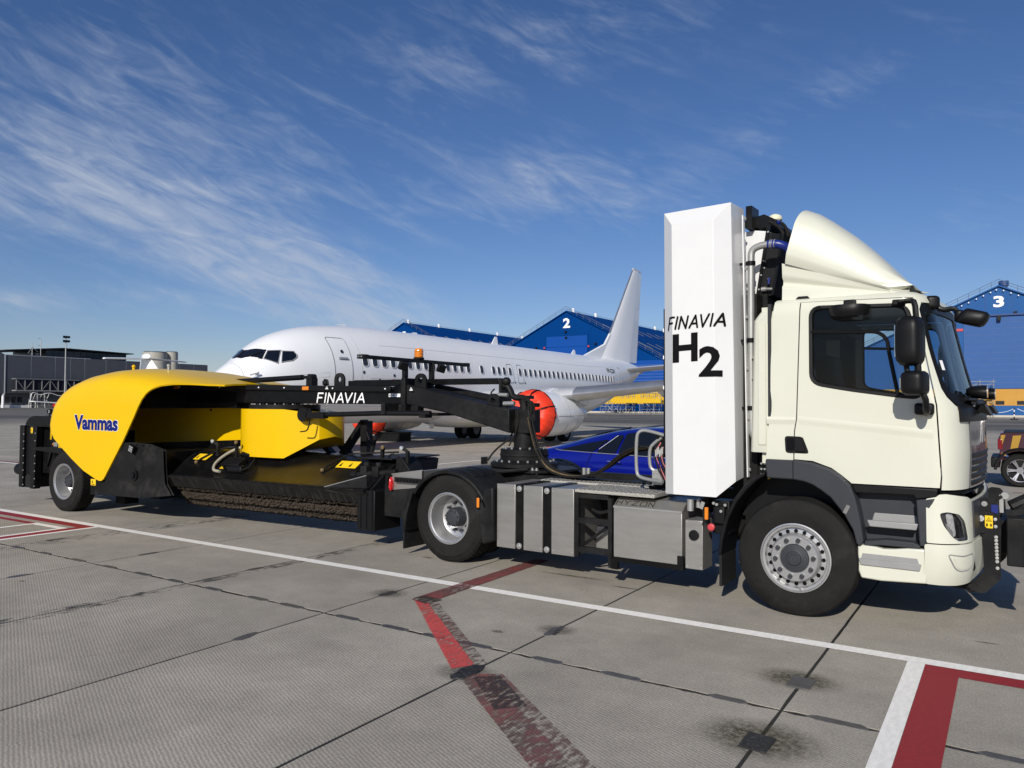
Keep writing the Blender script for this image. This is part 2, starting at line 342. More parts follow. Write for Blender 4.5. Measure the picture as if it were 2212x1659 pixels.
def text_mesh(txt, w, h, bold=0.0, shear=0.0, space=1.0):
    """built-in font turned into a flat mesh fitted to w x h with its corner at the origin; list of verts, faces"""
    cu = bpy.data.curves.new('lettering', 'FONT'); cu.body = txt; cu.size = 1; cu.offset = bold; cu.shear = shear; cu.space_character = space; cu.resolution_u = 3
    o = bpy.data.objects.new('lettering', cu); COL.objects.link(o)
    me = bpy.data.meshes.new_from_object(o.evaluated_get(bpy.context.evaluated_depsgraph_get()))
    vs = [v.co.copy() for v in me.vertices]; fs = [tuple(p.vertices) for p in me.polygons]
    bpy.data.objects.remove(o); bpy.data.curves.remove(cu); bpy.data.meshes.remove(me)
    x0 = min(v.x for v in vs); x1 = max(v.x for v in vs); y0 = min(v.y for v in vs); y1 = max(v.y for v in vs)
    return [((v.x - x0) / (x1 - x0) * w, (v.y - y0) / (y1 - y0) * h) for v in vs], fs
def letters(txt, w, h, place, bold=0.0, shear=0.0, space=1.0, lift=.002, mb=None, cut=()):
    vs, fs = text_mesh(txt, w, h, bold, shear, space)
    if cut:
        b = bmesh.new(); bv = [b.verts.new((x, y, 0)) for x, y in vs]; [b.faces.new([bv[i] for i in f]) for f in fs]
        for c in cut: bmesh.ops.bisect_plane(b, geom=b.verts[:] + b.edges[:] + b.faces[:], plane_co=(c, 0, 0), plane_no=(1, 0, 0))
        b.verts.index_update(); vs = [(v.co.x, v.co.y) for v in b.verts]; fs = [tuple(v.index for v in f.verts) for f in b.faces]; b.free()
    return (mb or MB()).add([place(x, y, lift) for x, y in vs], fs)
def bolts(mb, pts, ax, r=.011, h=.008):
    d = Vector({'y': (0, -1, 0), 'x': (1, 0, 0), 'z': (0, 0, 1)}[ax])
    for p in pts: mb.cyl(Vector(p), Vector(p) + d * h, r, n=6)
    return mb
def ip(tab, x):
    if x <= tab[0][0]: return tab[0][1]
    for (a, b), (c, d) in zip(tab, tab[1:]):
        if x <= c: return b + (d - b) * (x - a) / (c - a)
    return tab[-1][1]
def lerp(a, b, t): return a + (b - a) * t
# ================================================================== GROUND
def concrete(name, base, grooves=True, far=False):
    m = bpy.data.materials.new(name); m.use_nodes = True; t = m.node_tree; b = t.nodes['Principled BSDF']; L = t.links.new
    def nd(ty, **k):
        n = t.nodes.new(ty)
        for a, c in k.items(): setattr(n, a, c)
        return n
    g = nd('ShaderNodeNewGeometry'); pos = g.outputs['Position']
    def nz(scale, det, rough=.6, src=None, dist=0):
        n = nd('ShaderNodeTexNoise'); n.inputs['Scale'].default_value = scale; n.inputs['Detail'].default_value = det; n.inputs['Roughness'].default_value = rough; n.inputs['Distortion'].default_value = dist; L(src or pos, n.inputs['Vector']); return n.outputs['Fac']
    def mr(x, a, c, d, e):
        n = nd('ShaderNodeMapRange'); n.inputs[1].default_value = a; n.inputs[2].default_value = c; n.inputs[3].default_value = d; n.inputs[4].default_value = e; L(x, n.inputs[0]); return n.outputs[0]
    def mul(a, c, op='MULTIPLY'):
        n = nd('ShaderNodeMath', operation=op)
        for i, v in enumerate((a, c)):
            if isinstance(v, (int, float)): n.inputs[i].default_value = v
            else: L(v, n.inputs[i])
        return n.outputs[0]
    tone = mul(mr(nz(.55, 6), .3, .7, .80, 1.16), mr(nz(3.1, 8, .7), .3, .7, .88, 1.10))
    tone = mul(tone, mr(nz(55, 5, .75), .3, .7, .74, 1.24))
    tone = mul(tone, mr(nz(210, 2, .5), .3, .7, .86, 1.14))
    hgt = nz(160, 3, .6)
    oi = nd('ShaderNodeObjectInfo'); tone = mul(tone, mr(oi.outputs['Random'], 0, 1, .93, 1.07))
    if grooves:
        mp = nd('ShaderNodeMapping'); mp.inputs['Rotation'].default_value = (0, 0, -R(68)); L(pos, mp.inputs[0])
        wv = nd('ShaderNodeTexWave', wave_type='BANDS', bands_direction='X', wave_profile='SIN'); wv.inputs['Scale'].default_value = 13.6; wv.inputs['Distortion'].default_value = 3.4; wv.inputs['Detail'].default_value = 3; wv.inputs['Detail Scale'].default_value = 1.4; wv.inputs['Detail Roughness'].default_value = .6; L(mp.outputs[0], wv.inputs['Vector'])
        mp2 = nd('ShaderNodeMapping'); mp2.inputs['Rotation'].default_value = (0, 0, -R(4)); L(pos, mp2.inputs[0])
        w2 = nd('ShaderNodeTexWave', wave_type='BANDS', bands_direction='X', wave_profile='SIN'); w2.inputs['Scale'].default_value = 15; w2.inputs['Distortion'].default_value = 3; w2.inputs['Detail'].default_value = 2; L(mp2.outputs[0], w2.inputs['Vector'])
        amt = mr(nz(.8, 4), .35, .65, .45, 1.0)
        gv = mul(mul(mr(wv.outputs['Fac'], .0, .34, 1.0, 0.0), .17), amt)
        tone = mul(tone, mul(1.06, gv, 'SUBTRACT'))
        tone = mul(tone, mul(1.0, mul(mr(w2.outputs['Fac'], .0, .28, 1, 0), .05), 'SUBTRACT'))
        hgt = mul(mul(hgt, .5), mul(wv.outputs['Fac'], .75), 'ADD')
    cr = nd('ShaderNodeMix', data_type='RGBA', blend_type='MULTIPLY'); cr.inputs[0].default_value = 1; cr.inputs[6].default_value = (*base, 1); L(tone, cr.inputs[7]); out = cr.outputs[2]
    # oil drips and rubber smears
    sp_ = mr(nz(1.7, 9, .75, dist=.5), .63, .74, 0, .42)
    mx = nd('ShaderNodeMix', data_type='RGBA'); L(sp_, mx.inputs[0]); L(out, mx.inputs[6]); mx.inputs[7].default_value = (.085, .075, .06, 1); out = mx.outputs[2]
    if far:
        s = nd('ShaderNodeSeparateXYZ'); L(pos, s.inputs[0])
        fy = mr(s.outputs[1], 50, 62, 0, 1); fx = mr(s.outputs[0], -62, -80, 0, 1); k = mul(fy, fx, 'MAXIMUM')
        kk = mul(k, mr(nz(.05, 4), .35, .6, .55, .95))
        asp = nd('ShaderNodeMix', data_type='RGBA'); L(kk, asp.inputs[0]); L(out, asp.inputs[6]); asp.inputs[7].default_value = (.075, .073, .070, 1); out = asp.outputs[2]
        ft = mr(s.outputs[1], 118, 119, 0, 1); ap = nd('ShaderNodeMix', data_type='RGBA'); L(ft, ap.inputs[0]); L(out, ap.inputs[6]); ap.inputs[7].default_value = (.27, .255, .225, 1); out = ap.outputs[2]
        for ax, per in ((0, 1.94), (1, 7.5)):
            md = mul(mul(s.outputs[ax], per, 'DIVIDE'), 1.0, 'MODULO'); ln = mr(mul(mul(md, .5, 'SUBTRACT'), 0, 'ADD'), -.5, .5, 0, 1)
            jt = mul(mr(mul(ln, .5, 'SUBTRACT'), .488, .497, 0, .45), mul(1.0, k, 'SUBTRACT')); jm = nd('ShaderNodeMix', data_type='RGBA'); L(jt, jm.inputs[0]); L(out, jm.inputs[6]); jm.inputs[7].default_value = (.03, .028, .025, 1); out = jm.outputs[2]
    L(out, b.inputs['Base Color']); b.inputs['Roughness'].default_value = .82; b.inputs['Specular IOR Level'].default_value = .28
    bp = nd('ShaderNodeBump'); bp.inputs['Strength'].default_value = .27; bp.inputs['Distance'].default_value = .006; L(hgt, bp.inputs['Height']); L(bp.outputs[0], b.inputs['Normal'])
    return m
M['concrete'] = concrete('grooved concrete', (.352, .320, .266))
M['apron_far'] = concrete('far apron', (.352, .320, .266), False, True)
M['sealant'] = mat('joint sealant', (.020, .019, .018), .6, var=.5, vs=8, bump=.4, bs=60)
M['patch'] = mat('smooth repair mortar', (.085, .083, .080), .5, var=.3, vs=12, bump=.2, bs=40)
M['tar'] = mat('tar patch', (.018, .018, .019), .6, var=.5, vs=25, bump=.9, bs=50, dirt=(.13, .12, .11), ds=40, damt=.6)
def paint(name, col, wear=.5, under=(.27, .25, .225), ws=14, dark=None):
    """road paint worn through to the concrete"""
    m = bpy.data.materials.new(name); m.use_nodes = True; t = m.node_tree; b = t.nodes['Principled BSDF']; L = t.links.new
    g = t.nodes.new('ShaderNodeNewGeometry'); n = t.nodes.new('ShaderNodeTexNoise'); n.inputs['Scale'].default_value = ws; n.inputs['Detail'].default_value = 6; n.inputs['Roughness'].default_value = .62
    mp = t.nodes.new('ShaderNodeMapping'); mp.inputs['Rotation'].default_value = (0, 0, -R(68)); mp.inputs['Scale'].default_value = (2.2, .8, 1); L(g.outputs['Position'], mp.inputs[0]); L(mp.outputs[0], n.inputs['Vector'])
    n2 = t.nodes.new('ShaderNodeTexNoise'); n2.inputs['Scale'].default_value = 2.2; n2.inputs['Detail'].default_value = 4; L(g.outputs['Position'], n2.inputs['Vector'])
    ad = t.nodes.new('ShaderNodeMath'); ad.operation = 'ADD'; L(n.outputs['Fac'], ad.inputs[0]); ml = t.nodes.new('ShaderNodeMath'); ml.operation = 'MULTIPLY'; ml.inputs[1].default_value = .5; L(n2.outputs['Fac'], ml.inputs[0]); L(ml.outputs[0], ad.inputs[1])
    r = t.nodes.new('ShaderNodeMapRange'); r.inputs[1].default_value = 1.04 - wear; r.inputs[2].default_value = 1.28 - wear; L(ad.outputs[0], r.inputs[0])
    if dark:
        r3 = t.nodes.new('ShaderNodeMapRange'); r3.inputs[1].default_value = .36; r3.inputs[2].default_value = .60; L(n2.outputs['Fac'], r3.inputs[0]); dm = t.nodes.new('ShaderNodeMix'); dm.data_type = 'RGBA'; L(r3.outputs[0], dm.inputs[0]); dm.inputs[6].default_value = (*col, 1); dm.inputs[7].default_value = (*dark, 1); src = dm.outputs[2]
    else:
        vr = t.nodes.new('ShaderNodeMapRange'); vr.inputs[1].default_value = .3; vr.inputs[2].default_value = .7; vr.inputs[3].default_value = .86; vr.inputs[4].default_value = 1.06; L(n.outputs['Fac'], vr.inputs[0])
        dm = t.nodes.new('ShaderNodeMix'); dm.data_type = 'RGBA'; dm.blend_type = 'MULTIPLY'; dm.inputs[0].default_value = 1; dm.inputs[6].default_value = (*col, 1); L(vr.outputs[0], dm.inputs[7]); src = dm.outputs[2]
    tr = t.nodes.new('ShaderNodeBsdfTransparent'); ms = t.nodes.new('ShaderNodeMixShader'); o = t.nodes['Material Output']
    L(src, b.inputs['Base Color']); b.inputs['Roughness'].default_value = .6
    L(r.outputs[0], ms.inputs[0]); L(b.outputs[0], ms.inputs[1]); L(tr.outputs[0], ms.inputs[2]); L(ms.outputs[0], o.inputs[0])
    bp = t.nodes.new('ShaderNodeBump'); bp.inputs['Strength'].default_value = .25; bp.inputs['Distance'].default_value = .004
    wv = t.nodes.new('ShaderNodeTexWave'); wv.inputs['Scale'].default_value = 13.6; wv.inputs['Distortion'].default_value = 2.2; m2 = t.nodes.new('ShaderNodeMapping'); m2.inputs['Rotation'].default_value = (0, 0, -R(68)); L(g.outputs['Position'], m2.inputs[0]); L(m2.outputs[0], wv.inputs['Vector']); L(wv.outputs['Fac'], bp.inputs['Height']); L(bp.outputs[0], b.inputs['Normal'])
    return m
M['line_white'] = paint('white line paint', (.92, .89, .82), -.06)
M['line_red'] = paint('red line paint', (.29, .014, .020), -.02)
M['line_red_old'] = paint('old red line paint', (.60, .085, .075), .34)
M['line_red_worn'] = paint('worn red line paint', (.27, .085, .075), .37, dark=(.115, .07, .062))
M['line_dull'] = paint('dull dark red line paint', (.20, .085, .075), .44, dark=(.12, .08, .07))
M['line_black'] = paint('black masking paint', (.055, .042, .038), .42)
M['skid'] = paint('rubber skid mark', (.07, .065, .065), .52, ws=9)
M['stain'] = paint('oil stain', (.09, .075, .055), .53, ws=11)
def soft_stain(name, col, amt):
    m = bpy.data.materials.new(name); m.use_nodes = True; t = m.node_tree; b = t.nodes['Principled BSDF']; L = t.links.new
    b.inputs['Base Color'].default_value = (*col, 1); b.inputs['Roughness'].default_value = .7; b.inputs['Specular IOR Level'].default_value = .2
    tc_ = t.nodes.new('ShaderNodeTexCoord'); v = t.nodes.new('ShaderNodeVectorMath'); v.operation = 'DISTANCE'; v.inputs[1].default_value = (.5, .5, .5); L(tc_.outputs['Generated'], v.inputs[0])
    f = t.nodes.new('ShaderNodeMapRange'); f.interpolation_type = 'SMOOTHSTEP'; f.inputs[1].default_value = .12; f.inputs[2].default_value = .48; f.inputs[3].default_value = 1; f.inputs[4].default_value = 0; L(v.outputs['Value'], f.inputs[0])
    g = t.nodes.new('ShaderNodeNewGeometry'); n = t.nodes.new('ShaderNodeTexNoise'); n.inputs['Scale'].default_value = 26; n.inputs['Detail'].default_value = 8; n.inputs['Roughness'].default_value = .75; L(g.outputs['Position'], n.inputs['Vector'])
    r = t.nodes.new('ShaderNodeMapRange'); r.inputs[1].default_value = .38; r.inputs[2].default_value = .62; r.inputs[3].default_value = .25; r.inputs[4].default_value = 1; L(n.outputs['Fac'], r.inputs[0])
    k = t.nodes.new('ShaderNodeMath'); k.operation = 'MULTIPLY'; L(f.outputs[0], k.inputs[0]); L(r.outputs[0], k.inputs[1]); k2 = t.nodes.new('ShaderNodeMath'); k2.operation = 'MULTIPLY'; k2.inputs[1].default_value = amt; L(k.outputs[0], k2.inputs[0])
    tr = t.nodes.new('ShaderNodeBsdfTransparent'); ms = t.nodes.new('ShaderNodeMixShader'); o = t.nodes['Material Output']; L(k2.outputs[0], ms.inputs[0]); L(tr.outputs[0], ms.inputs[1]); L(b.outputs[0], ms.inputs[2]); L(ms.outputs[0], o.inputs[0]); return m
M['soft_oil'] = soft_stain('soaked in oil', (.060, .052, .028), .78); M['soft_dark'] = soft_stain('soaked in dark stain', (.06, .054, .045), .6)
M['line_orange'] = paint('orange line paint', (.5, .30, .12), .3)

g_ = MB(); g_.add([(-2500, -900, -.03), (1500, -900, -.03), (1500, 2500, -.03), (-2500, 2500, -.03)], [(0, 1, 2, 3)])
ground = g_.build('ground', 'apron_far', kind='structure', flip=False); ground.rotation_euler.z = GA
XJ = [-31.0, -29.0, -27.0, -25.0, -23.0, -21.0, -19.0, -17.05, -15.1, -13.15, -11.2, -9.25, -7.285, -5.535, -3.57, -1.637, .300, 2.24, 4.18, 6.12, 8.1]
YJ = [-10.95, -3.425, 4.1, 11.6, 19.1, 26.6, 34.1]
MB().box(XJ[0], XJ[-1], YJ[0], YJ[-1], -.029, -.004).build('joint_sealant', 'sealant', ground)
def wob(): return random.uniform(-.004, .004)
for i in range(len(XJ) - 1):
    for j in range(len(YJ) - 1):
        x0, x1, y0, y1 = XJ[i] + .010, XJ[i + 1] - .010, YJ[j] + .013, YJ[j + 1] - .013
        near = j == 0 or (j == 1 and XJ[i] > -12)
        poly = []
        if near:                                     # spalled, slightly ragged edges
            for (ax, ay, bx, by, k, amp) in ((x0, y0, x1, y0, 26, .016), (x1, y0, x1, y1, 46, .0045), (x1, y1, x0, y1, 26, .018), (x0, y1, x0, y0, 46, .0045)):
                for q in range(k):
                    t = q / k; px, py = lerp(ax, bx, t), lerp(ay, by, t); w = random.uniform(0, amp) if q else 0
                    poly.append((px + (w if ax == bx and ax == x0 else -w if ax == bx else 0), py + (w if ay == by and ay == y0 else -w if ay == by else 0)))
        else: poly = [(x0, y0), (x1, y0), (x1, y1), (x0, y1)]
        MB().prism(poly, 'z', -.0295, 0).build('concrete_slab', 'concrete', ground)
def flat(name, m, polys, z=.004):
    mb = MB()
    for p in polys:
        mb.add([(x, y, z) for x, y in p], [tuple(range(len(p)))])
    return mb.build(name, m, ground, flip=False)
def rect(x0, x1, y0, y1): return [(x0, y0), (x1, y0), (x1, y1), (x0, y1)]
flat('white_line', 'line_white', [rect(-40, 12, -2.02, -1.885)])
# right-hand red and white box
flat('white_line', 'line_white', [[(.836, -2.022), (.948, -2.022), (.955, -8), (.848, -8)]])
flat('red_line', 'line_red', [[(.950, -2.024), (8, -2.024), (8, -2.20), (1.162, -2.20), (1.158, -8), (.957, -8)]], .0036)
# left-hand red and white box
flat('red_line', 'line_red', [[(-9.80, -2.024), (-9.80, -8), (-9.985, -8), (-9.985, -2.19), (-18, -2.19), (-18, -2.024)]], .0036)
flat('white_line', 'line_white', [rect(-9.798, -9.70, -8, -2.022)])
flat('white_line', 'line_white', [[(-9.987, -2.31), (-9.987, -8), (-10.08, -8), (-10.08, -2.42), (-10.78, -2.42), (-10.78, -8), (-10.88, -8), (-10.88, -2.31)]])
flat('red_line', 'line_red', [rect(-14, -10.9, -2.42, -2.32)], .0036)
# old red line that bends, partly masked out in black
M['line_mid'] = paint('half worn red line paint', (.22, .055, .05), .32, dark=(.13, .06, .055))
flat('worn_red_line', 'line_mid', [[(-3.245, -2.60), (-3.03, -2.50), (-3.06, -.40), (-3.24, -.40)]], .005)
flat('black_patch_line', 'line_black', [[(-3.25, -2.66), (-3.02, -2.72), (-2.97, -2.52), (-3.22, -2.47)]], .006)
flat('red_line', 'line_red_old', [[(-3.22, -2.64), (-3.03, -2.67), (-1.69, -3.80), (-1.78, -3.95)]], .005)
flat('worn_red_line', 'line_dull', [[(-3.03, -2.67), (-2.93, -2.63), (-1.62, -3.74), (-1.69, -3.80)]], .0045)
flat('worn_red_line', 'line_red_worn', [[(-1.66, -4.03), (-1.52, -3.90), (.25, -5.25), (.12, -5.42)]], .005)
flat('worn_red_line', 'line_dull', [[(-1.52, -3.90), (-1.43, -3.84), (.33, -5.17), (.25, -5.25)]], .0045)
flat('black_patch_line', 'line_black', [[(-1.56, -4.0), (-1.42, -3.88), (-1.00, -4.22), (-1.13, -4.38)]], .006)
# lines farther out on the apron
flat('white_line', 'line_white', [[(-13.26, 4), (-13.14, 4), (-12.72, 16), (-12.84, 16)]], .004)
flat('orange_line', 'line_orange', [[(-22, 15.55), (-22, 15.45), (-10, 15.1), (-10, 15.2)]], .004)
flat('red_line', 'line_red', [[(-15, 17.9), (-15, 17.78), (-9, 17.7), (-9, 17.82)]], .004)
flat('red_line', 'line_red', [rect(-60, -13.6, 3.12, 3.22)], .004); flat('white_line', 'line_white', [rect(-60, -13.6, 2.9, 3.02)], .004)
for y0, w in ((24.5, .13), (29.5, .1)): flat('white_line', 'line_white', [rect(-30.5, -14, y0, y0 + w)], .004)
for y0, xa, xb in ((41, -90, 40), (47, -90, 60), (36, 4, 40)): flat('white_line', 'line_white', [rect(xa, xb, y0, y0 + .18)], -.024)
for k in range(9): flat('red_line', 'line_red', [rect(1.5 + .2 * (k % 2), 7.9, 6.2 + .83 * k, 6.25 + .83 * k)], .004)
# tyre skid marks and oil stains
flat('skid_mark', 'skid', [[(-5.80, -8), (-5.45, -8), (-5.40, -3.6), (-5.30, 1.0), (-5.45, 1.0), (-5.56, -3.6)]], .003)
flat('skid_mark', 'skid', [[(-9.4, -8), (-9.0, -8), (-8.75, 1.6), (-9.0, 1.6)]], .003)
def blotch(cx, cy, rx, ry, k=18, jit=.35, ang=0):
    c, s = math.cos(ang), math.sin(ang); out = []
    for i in range(k):
        t = 6.283 * i / k; r = 1 + random.uniform(-jit, jit); x, y = rx * r * math.cos(t), ry * r * math.sin(t); out.append((cx + c * x - s * y, cy + s * x + c * y))
    return out
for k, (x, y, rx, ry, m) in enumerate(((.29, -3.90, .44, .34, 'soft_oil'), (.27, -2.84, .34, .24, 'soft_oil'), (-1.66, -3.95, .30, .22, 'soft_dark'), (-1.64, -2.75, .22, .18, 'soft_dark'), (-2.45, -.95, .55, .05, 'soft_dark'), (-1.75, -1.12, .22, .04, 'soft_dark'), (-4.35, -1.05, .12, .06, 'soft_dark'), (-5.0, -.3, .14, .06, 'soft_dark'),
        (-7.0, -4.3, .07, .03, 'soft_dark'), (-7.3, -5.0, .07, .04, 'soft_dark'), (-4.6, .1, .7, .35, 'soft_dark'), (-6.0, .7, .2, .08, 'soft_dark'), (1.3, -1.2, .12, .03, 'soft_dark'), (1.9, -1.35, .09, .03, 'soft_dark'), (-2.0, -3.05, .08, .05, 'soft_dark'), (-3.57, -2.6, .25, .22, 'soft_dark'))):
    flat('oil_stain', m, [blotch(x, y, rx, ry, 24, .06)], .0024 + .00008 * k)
# repair patches let into the joints
def patch(poly, m='patch', z=.008, name='repair_patch'): MB().prism(poly, 'z', -.008, z).build(name, m, ground, bevel=.003)
def long_patch(x, w=.11, hgt=.037, y=-3.425):
    patch([(x - w * 1.5, y), (x - w, y + hgt), (x + w, y + hgt * .9), (x + w * 1.4, y), (x + w, y - hgt), (x - w * .95, y - hgt * .9)], z=.0035)
for x in (-9.0, -8.35, -7.6, -6.95, -6.3, -5.75, -5.1, -4.5, -3.95, -3.25, -2.75, -2.35, -1.95, -1.35, -.72, -.05, .58, 1.45, 2.1): long_patch(x + random.uniform(-.05, .05), random.uniform(.08, .12))
patch([(.218, -2.776), (.372, -2.797), (.37, -2.999), (.228, -2.995)])
patch([(.226, -3.844), (.383, -3.86), (.375, -4.069), (.227, -4.056)], 'tar')
patch([(p[0], p[1]) for p in blotch(-1.645, -3.93, .075, .155, 14, .18)], 'tar', .010, 'tar_patch')
for (x, y) in ((-1.64, -2.78), (-3.57, -2.62), (-3.57, -4.25), (-7.28, -2.75), (-7.28, -4.2), (-5.53, -2.6), (-9.2, -2.9)):
    patch(blotch(x, y, .05, .13, 12, .25), z=.003)
for i in range(5): patch(blotch(-1.637 + .012 * i, -2.66 - .05 * i, .02, .02, 7, .3), 'tar', .005, 'loose_chip')
# ================================================================== HANGARS, TERMINAL (laid out along the concrete grid)
GR = Matrix.Rotation(GA, 4, 'Z')
def gthing(name, label, cat, x, y, z=-.03, rz=0, **k):
    p = GR @ Vector((x, y, 0)); return thing(name, label, cat, (p.x, p.y, z), GA + rz, **k)
M['hangar_blue'] = mat('blue cladding', (.001, .042, .19), .7, spec=.03, var=.06, vs=.3, dirt=(.003, .036, .15), ds=.2, damt=.3)
M['hangar3_blue'] = mat('weathered blue cladding', (.030, .105, .29), .6, spec=.05, var=.06, vs=.3)
M['door_blue'] = mat('blue door panels', (.050, .118, .305), .5, spec=.08, var=.05, vs=.4)
M['door2_blue'] = mat('bright blue door', (.003, .062, .30), .5, spec=.2, var=.05, vs=.4)
M['seam'] = mat('pale blue seam', (.22, .28, .48), .5)
M['hangar_yellow'] = mat('yellow cladding', (.50, .25, .025), .55, var=.08, vs=.8)
M['hangar2_yellow'] = mat('bright yellow cladding', (.66, .40, .006), .55, var=.08, vs=.8)
M['plinth'] = mat('concrete plinth', (.50, .46, .38), .8, var=.1)
M['dark_glass_b'] = mat('dark window', (.02, .022, .026), .15)
M['skylight'] = mat('rooflight strip', (.24, .25, .29), .4, var=.2, vs=2)
M['roof_rail'] = mat('roof rail', (.10, .12, .17), .5)
M['white_b'] = mat('white fitting', (.80, .80, .80), .5)
M['blue_fit'] = mat('blue roof vent', (.012, .05, .18), .5)
def hangar(label, gx, gy, wall, half, apex, eave, depth, number, numw, door, vents, roof_strips, seams=True, yel='hangar_yellow'):
    h = gthing('aircraft_hangar', label, 'hangar', gx, gy, group=None)
    sl = (apex - eave) / half
    wl = MB(); wl.prism([(-half, 4.62), (half, 4.62), (half, eave), (0, apex), (-half, eave)], 'y', 0, .4)
    for s in (-1, 1): wl.box(s * half - .2, s * half + .2, .41, depth, 0, eave - .05)
    wl.box(-half, half, depth - .2, depth, 0, eave - .2); wl.build('wall', wall, h)
    MB().box(-half, half, -.02, .38, 1.9, 4.61).build('yellow_band', yel, h)
    MB().box(-half, half, 0, .36, .35, 1.89).build('lower_wall', wall, h)
    MB().box(-half, half, -.15, .34, 0, .34).build('plinth', 'plinth', h)
    rf = MB()
    for s in (-1, 1):
        rf.add([(0, -.35, apex + .12), (s * (half + .5), -.35, eave - .5 * sl + .12), (s * (half + .5), depth, eave - .5 * sl + .12), (0, depth, apex + .12),
                (0, -.35, apex + .34), (s * (half + .5), -.35, eave - .5 * sl + .34), (s * (half + .5), depth, eave - .5 * sl + .34), (0, depth, apex + .34)],
               [(0, 1, 2, 3), (4, 5, 6, 7), (0, 1, 5, 4), (1, 2, 6, 5), (2, 3, 7, 6), (3, 0, 4, 7)])
    roof = rf.build('roof', wall, h)
    rr_ = MB(); rr_.tube([(-half, -.3, eave + 1.1), (0, -.3, apex + 1.25), (half, -.3, eave + 1.1)], .045, 5); rr_.tube([(-half, -.3, eave + .7), (0, -.3, apex + .8), (half, -.3, eave + .7)], .035, 5)
    for i in range(int(half / 1.6)):
        for s in (-1, 1):
            x = s * (1 + i * 1.6); z = apex - sl * abs(x); rr_.tube([(x, -.3, z + .2), (x, -.3, z + 1.2)], .035, 5)
    rr_.tube([(0, 0, apex + .6), (0, depth, apex + .6)], .03, 5); rr_.build('railing', 'roof_rail', h)
    for y in vents: MB().cyl((0, y, apex), (0, y, apex + 1.15), .32, n=10).build('vent', 'white_b', roof)
    for (y0, x0, ln, side) in roof_strips:
        z0 = apex - sl * x0 + .40; x1 = x0 + ln; z1 = apex - sl * x1 + .40
        MB().add([(side * x0, y0, z0), (side * x1, y0, z1), (side * x1, y0 + 1.0, z1), (side * x0, y0 + 1.0, z0)], [(0, 1, 2, 3)]).build('rooflight', 'skylight', roof)
    if number:
        w, hh, zc = numw; letters(number, w, hh, lambda x, y, d: (x - w / 2, -d, zc - hh / 2 + y), bold=.035, lift=.05).build('number', 'white_ink', h, flip=False)
    return h
# hangar 2 (bright blue, gable behind the aeroplane's fin)
st2 = [(y, x, 3.4, 1) for x in (5.5, 14) for y in (6, 11, 16, 21, 26, 31, 36, 41, 46)]
H2 = hangar('bright blue gabled hangar numbered 2 behind the tail of the white airliner', -80.2, 140, 'hangar_blue', 23.3, 22.0, 10.4, 75, '2', (1.75, 2.15, 19.6), None, [3, 14, 26, 38, 50, 62], st2, yel='hangar2_yellow')
d = part(H2, 'sliding_door', (0, 0, 0))
for k, (z0, z1) in enumerate(((9.6, 11.95), (12.0, 14.35), (14.4, 16.75))): MB().box(-5.1, 5.1, -.10, .02, z0, z1).build('door_panel', 'door2_blue', d)
MB().box(-5.35, -5.15, -.14, 0, 8, 16.9).box(5.15, 5.35, -.14, 0, 8, 16.9).box(-5.15, 5.15, -.14, 0, 16.78, 16.95).build('door_frame', 'hangar_blue', d)
for x in (-5.5, 5.5): MB().box(x - .15, x + .15, -.35, -.01, 14.1, 14.5).build('warning_lamp', 'red_plastic', H2)
for x, z in ((-7.6, 14.2), (7.2, 14.6), (-.1, 17.5), (0, 16.2)): MB().box(x - .22, x + .22, -.45, -.15, z, z + .35).build('floodlight', 'black_plastic', H2)
for k in range(9): MB().box(5.5, 23.2, -.07, -.01, 9.9 - k * .62, 9.94 - k * .62).build('cladding_seam', 'seam', H2)
MB().box(5.4, 23.25, -.05, -.005, 4.7, 10.9).build('front_panel', 'door2_blue', H2)
# hangar 1
st1 = [(y, x, 4.6, 1) for x in (6.5, 14.5) for y in (3, 8, 13, 18, 23, 28, 33, 38, 43, 48, 53)]
H1 = hangar('bright blue hangar numbered 1 at the far left behind the airliner fuselage', -126.9, 140, 'hangar_blue', 23.2, 21.9, 10.3, 85, '1', (.95, 2.1, 18.9), None, [1.5, 14, 28, 42, 56, 70], st1, yel='hangar2_yellow')
# hangar 3
H3 = hangar('weathered blue hangar numbered 3 with a tall door at the far right', 0, 140, 'hangar3_blue', 23.3, 21.2, 10.3, 75, '3', (1.5, 1.85, 18.85), None, [20, 40], [], True)
d = part(H3, 'hangar_door', (0, 0, 0)); hd = 1.01
for k in range(12):
    z0 = 4.66 + k * .985
    MB().box(-5.0, 13, -.16, .02, z0, z0 + .955).build('door_panel', 'door_blue', d)
for k in range(11): MB().box(-5.0, 13, -.13, -.05, 4.66 + k * .985 + .955, 4.66 + (k + 1) * .985).build('panel_seam', 'seam', d)
MB().box(-5.35, 13.3, -.5, 0, 16.5, 16.75).build('door_header', 'blue_fit', d)
for k in range(6): MB().box(-9.2, -5.2, -.10, .0, 4.66 + k * .985, 5.61 + k * .985).build('wall_panel', 'door_blue', H3)
MB().box(-5.30, -5.04, -.35, -.17, 4.7, 10.2).build('downpipe', 'white_b', H3)
MB().box(-6.1, -5.05, -.12, -.01, 14.25, 14.65).build('red_sign', 'red_plastic', H3)
for x, z in ((-2.2, 16.8), (2.3, 16.8), (-6, 10.5)): MB().box(x - .22, x + .22, -.5, -.16, z, z + .32).build('floodlight', 'black_plastic', H3)
MB().box(-.2, .3, -.9, -.51, 15.7, 16.5).build('camera_box', 'black_plastic', H3)
for x in (-7.2, -6.2, -5.2, -4.2, -3.1, -2.1, -1.1, -.3, .7, 1.7, 2.7): MB().box(x - .08, x + .08, -.42, -.30, 21.2 - abs(x) * .468 - .42, 21.2 - abs(x) * .468 - .22).build('edge_lamp', 'white_b', H3)
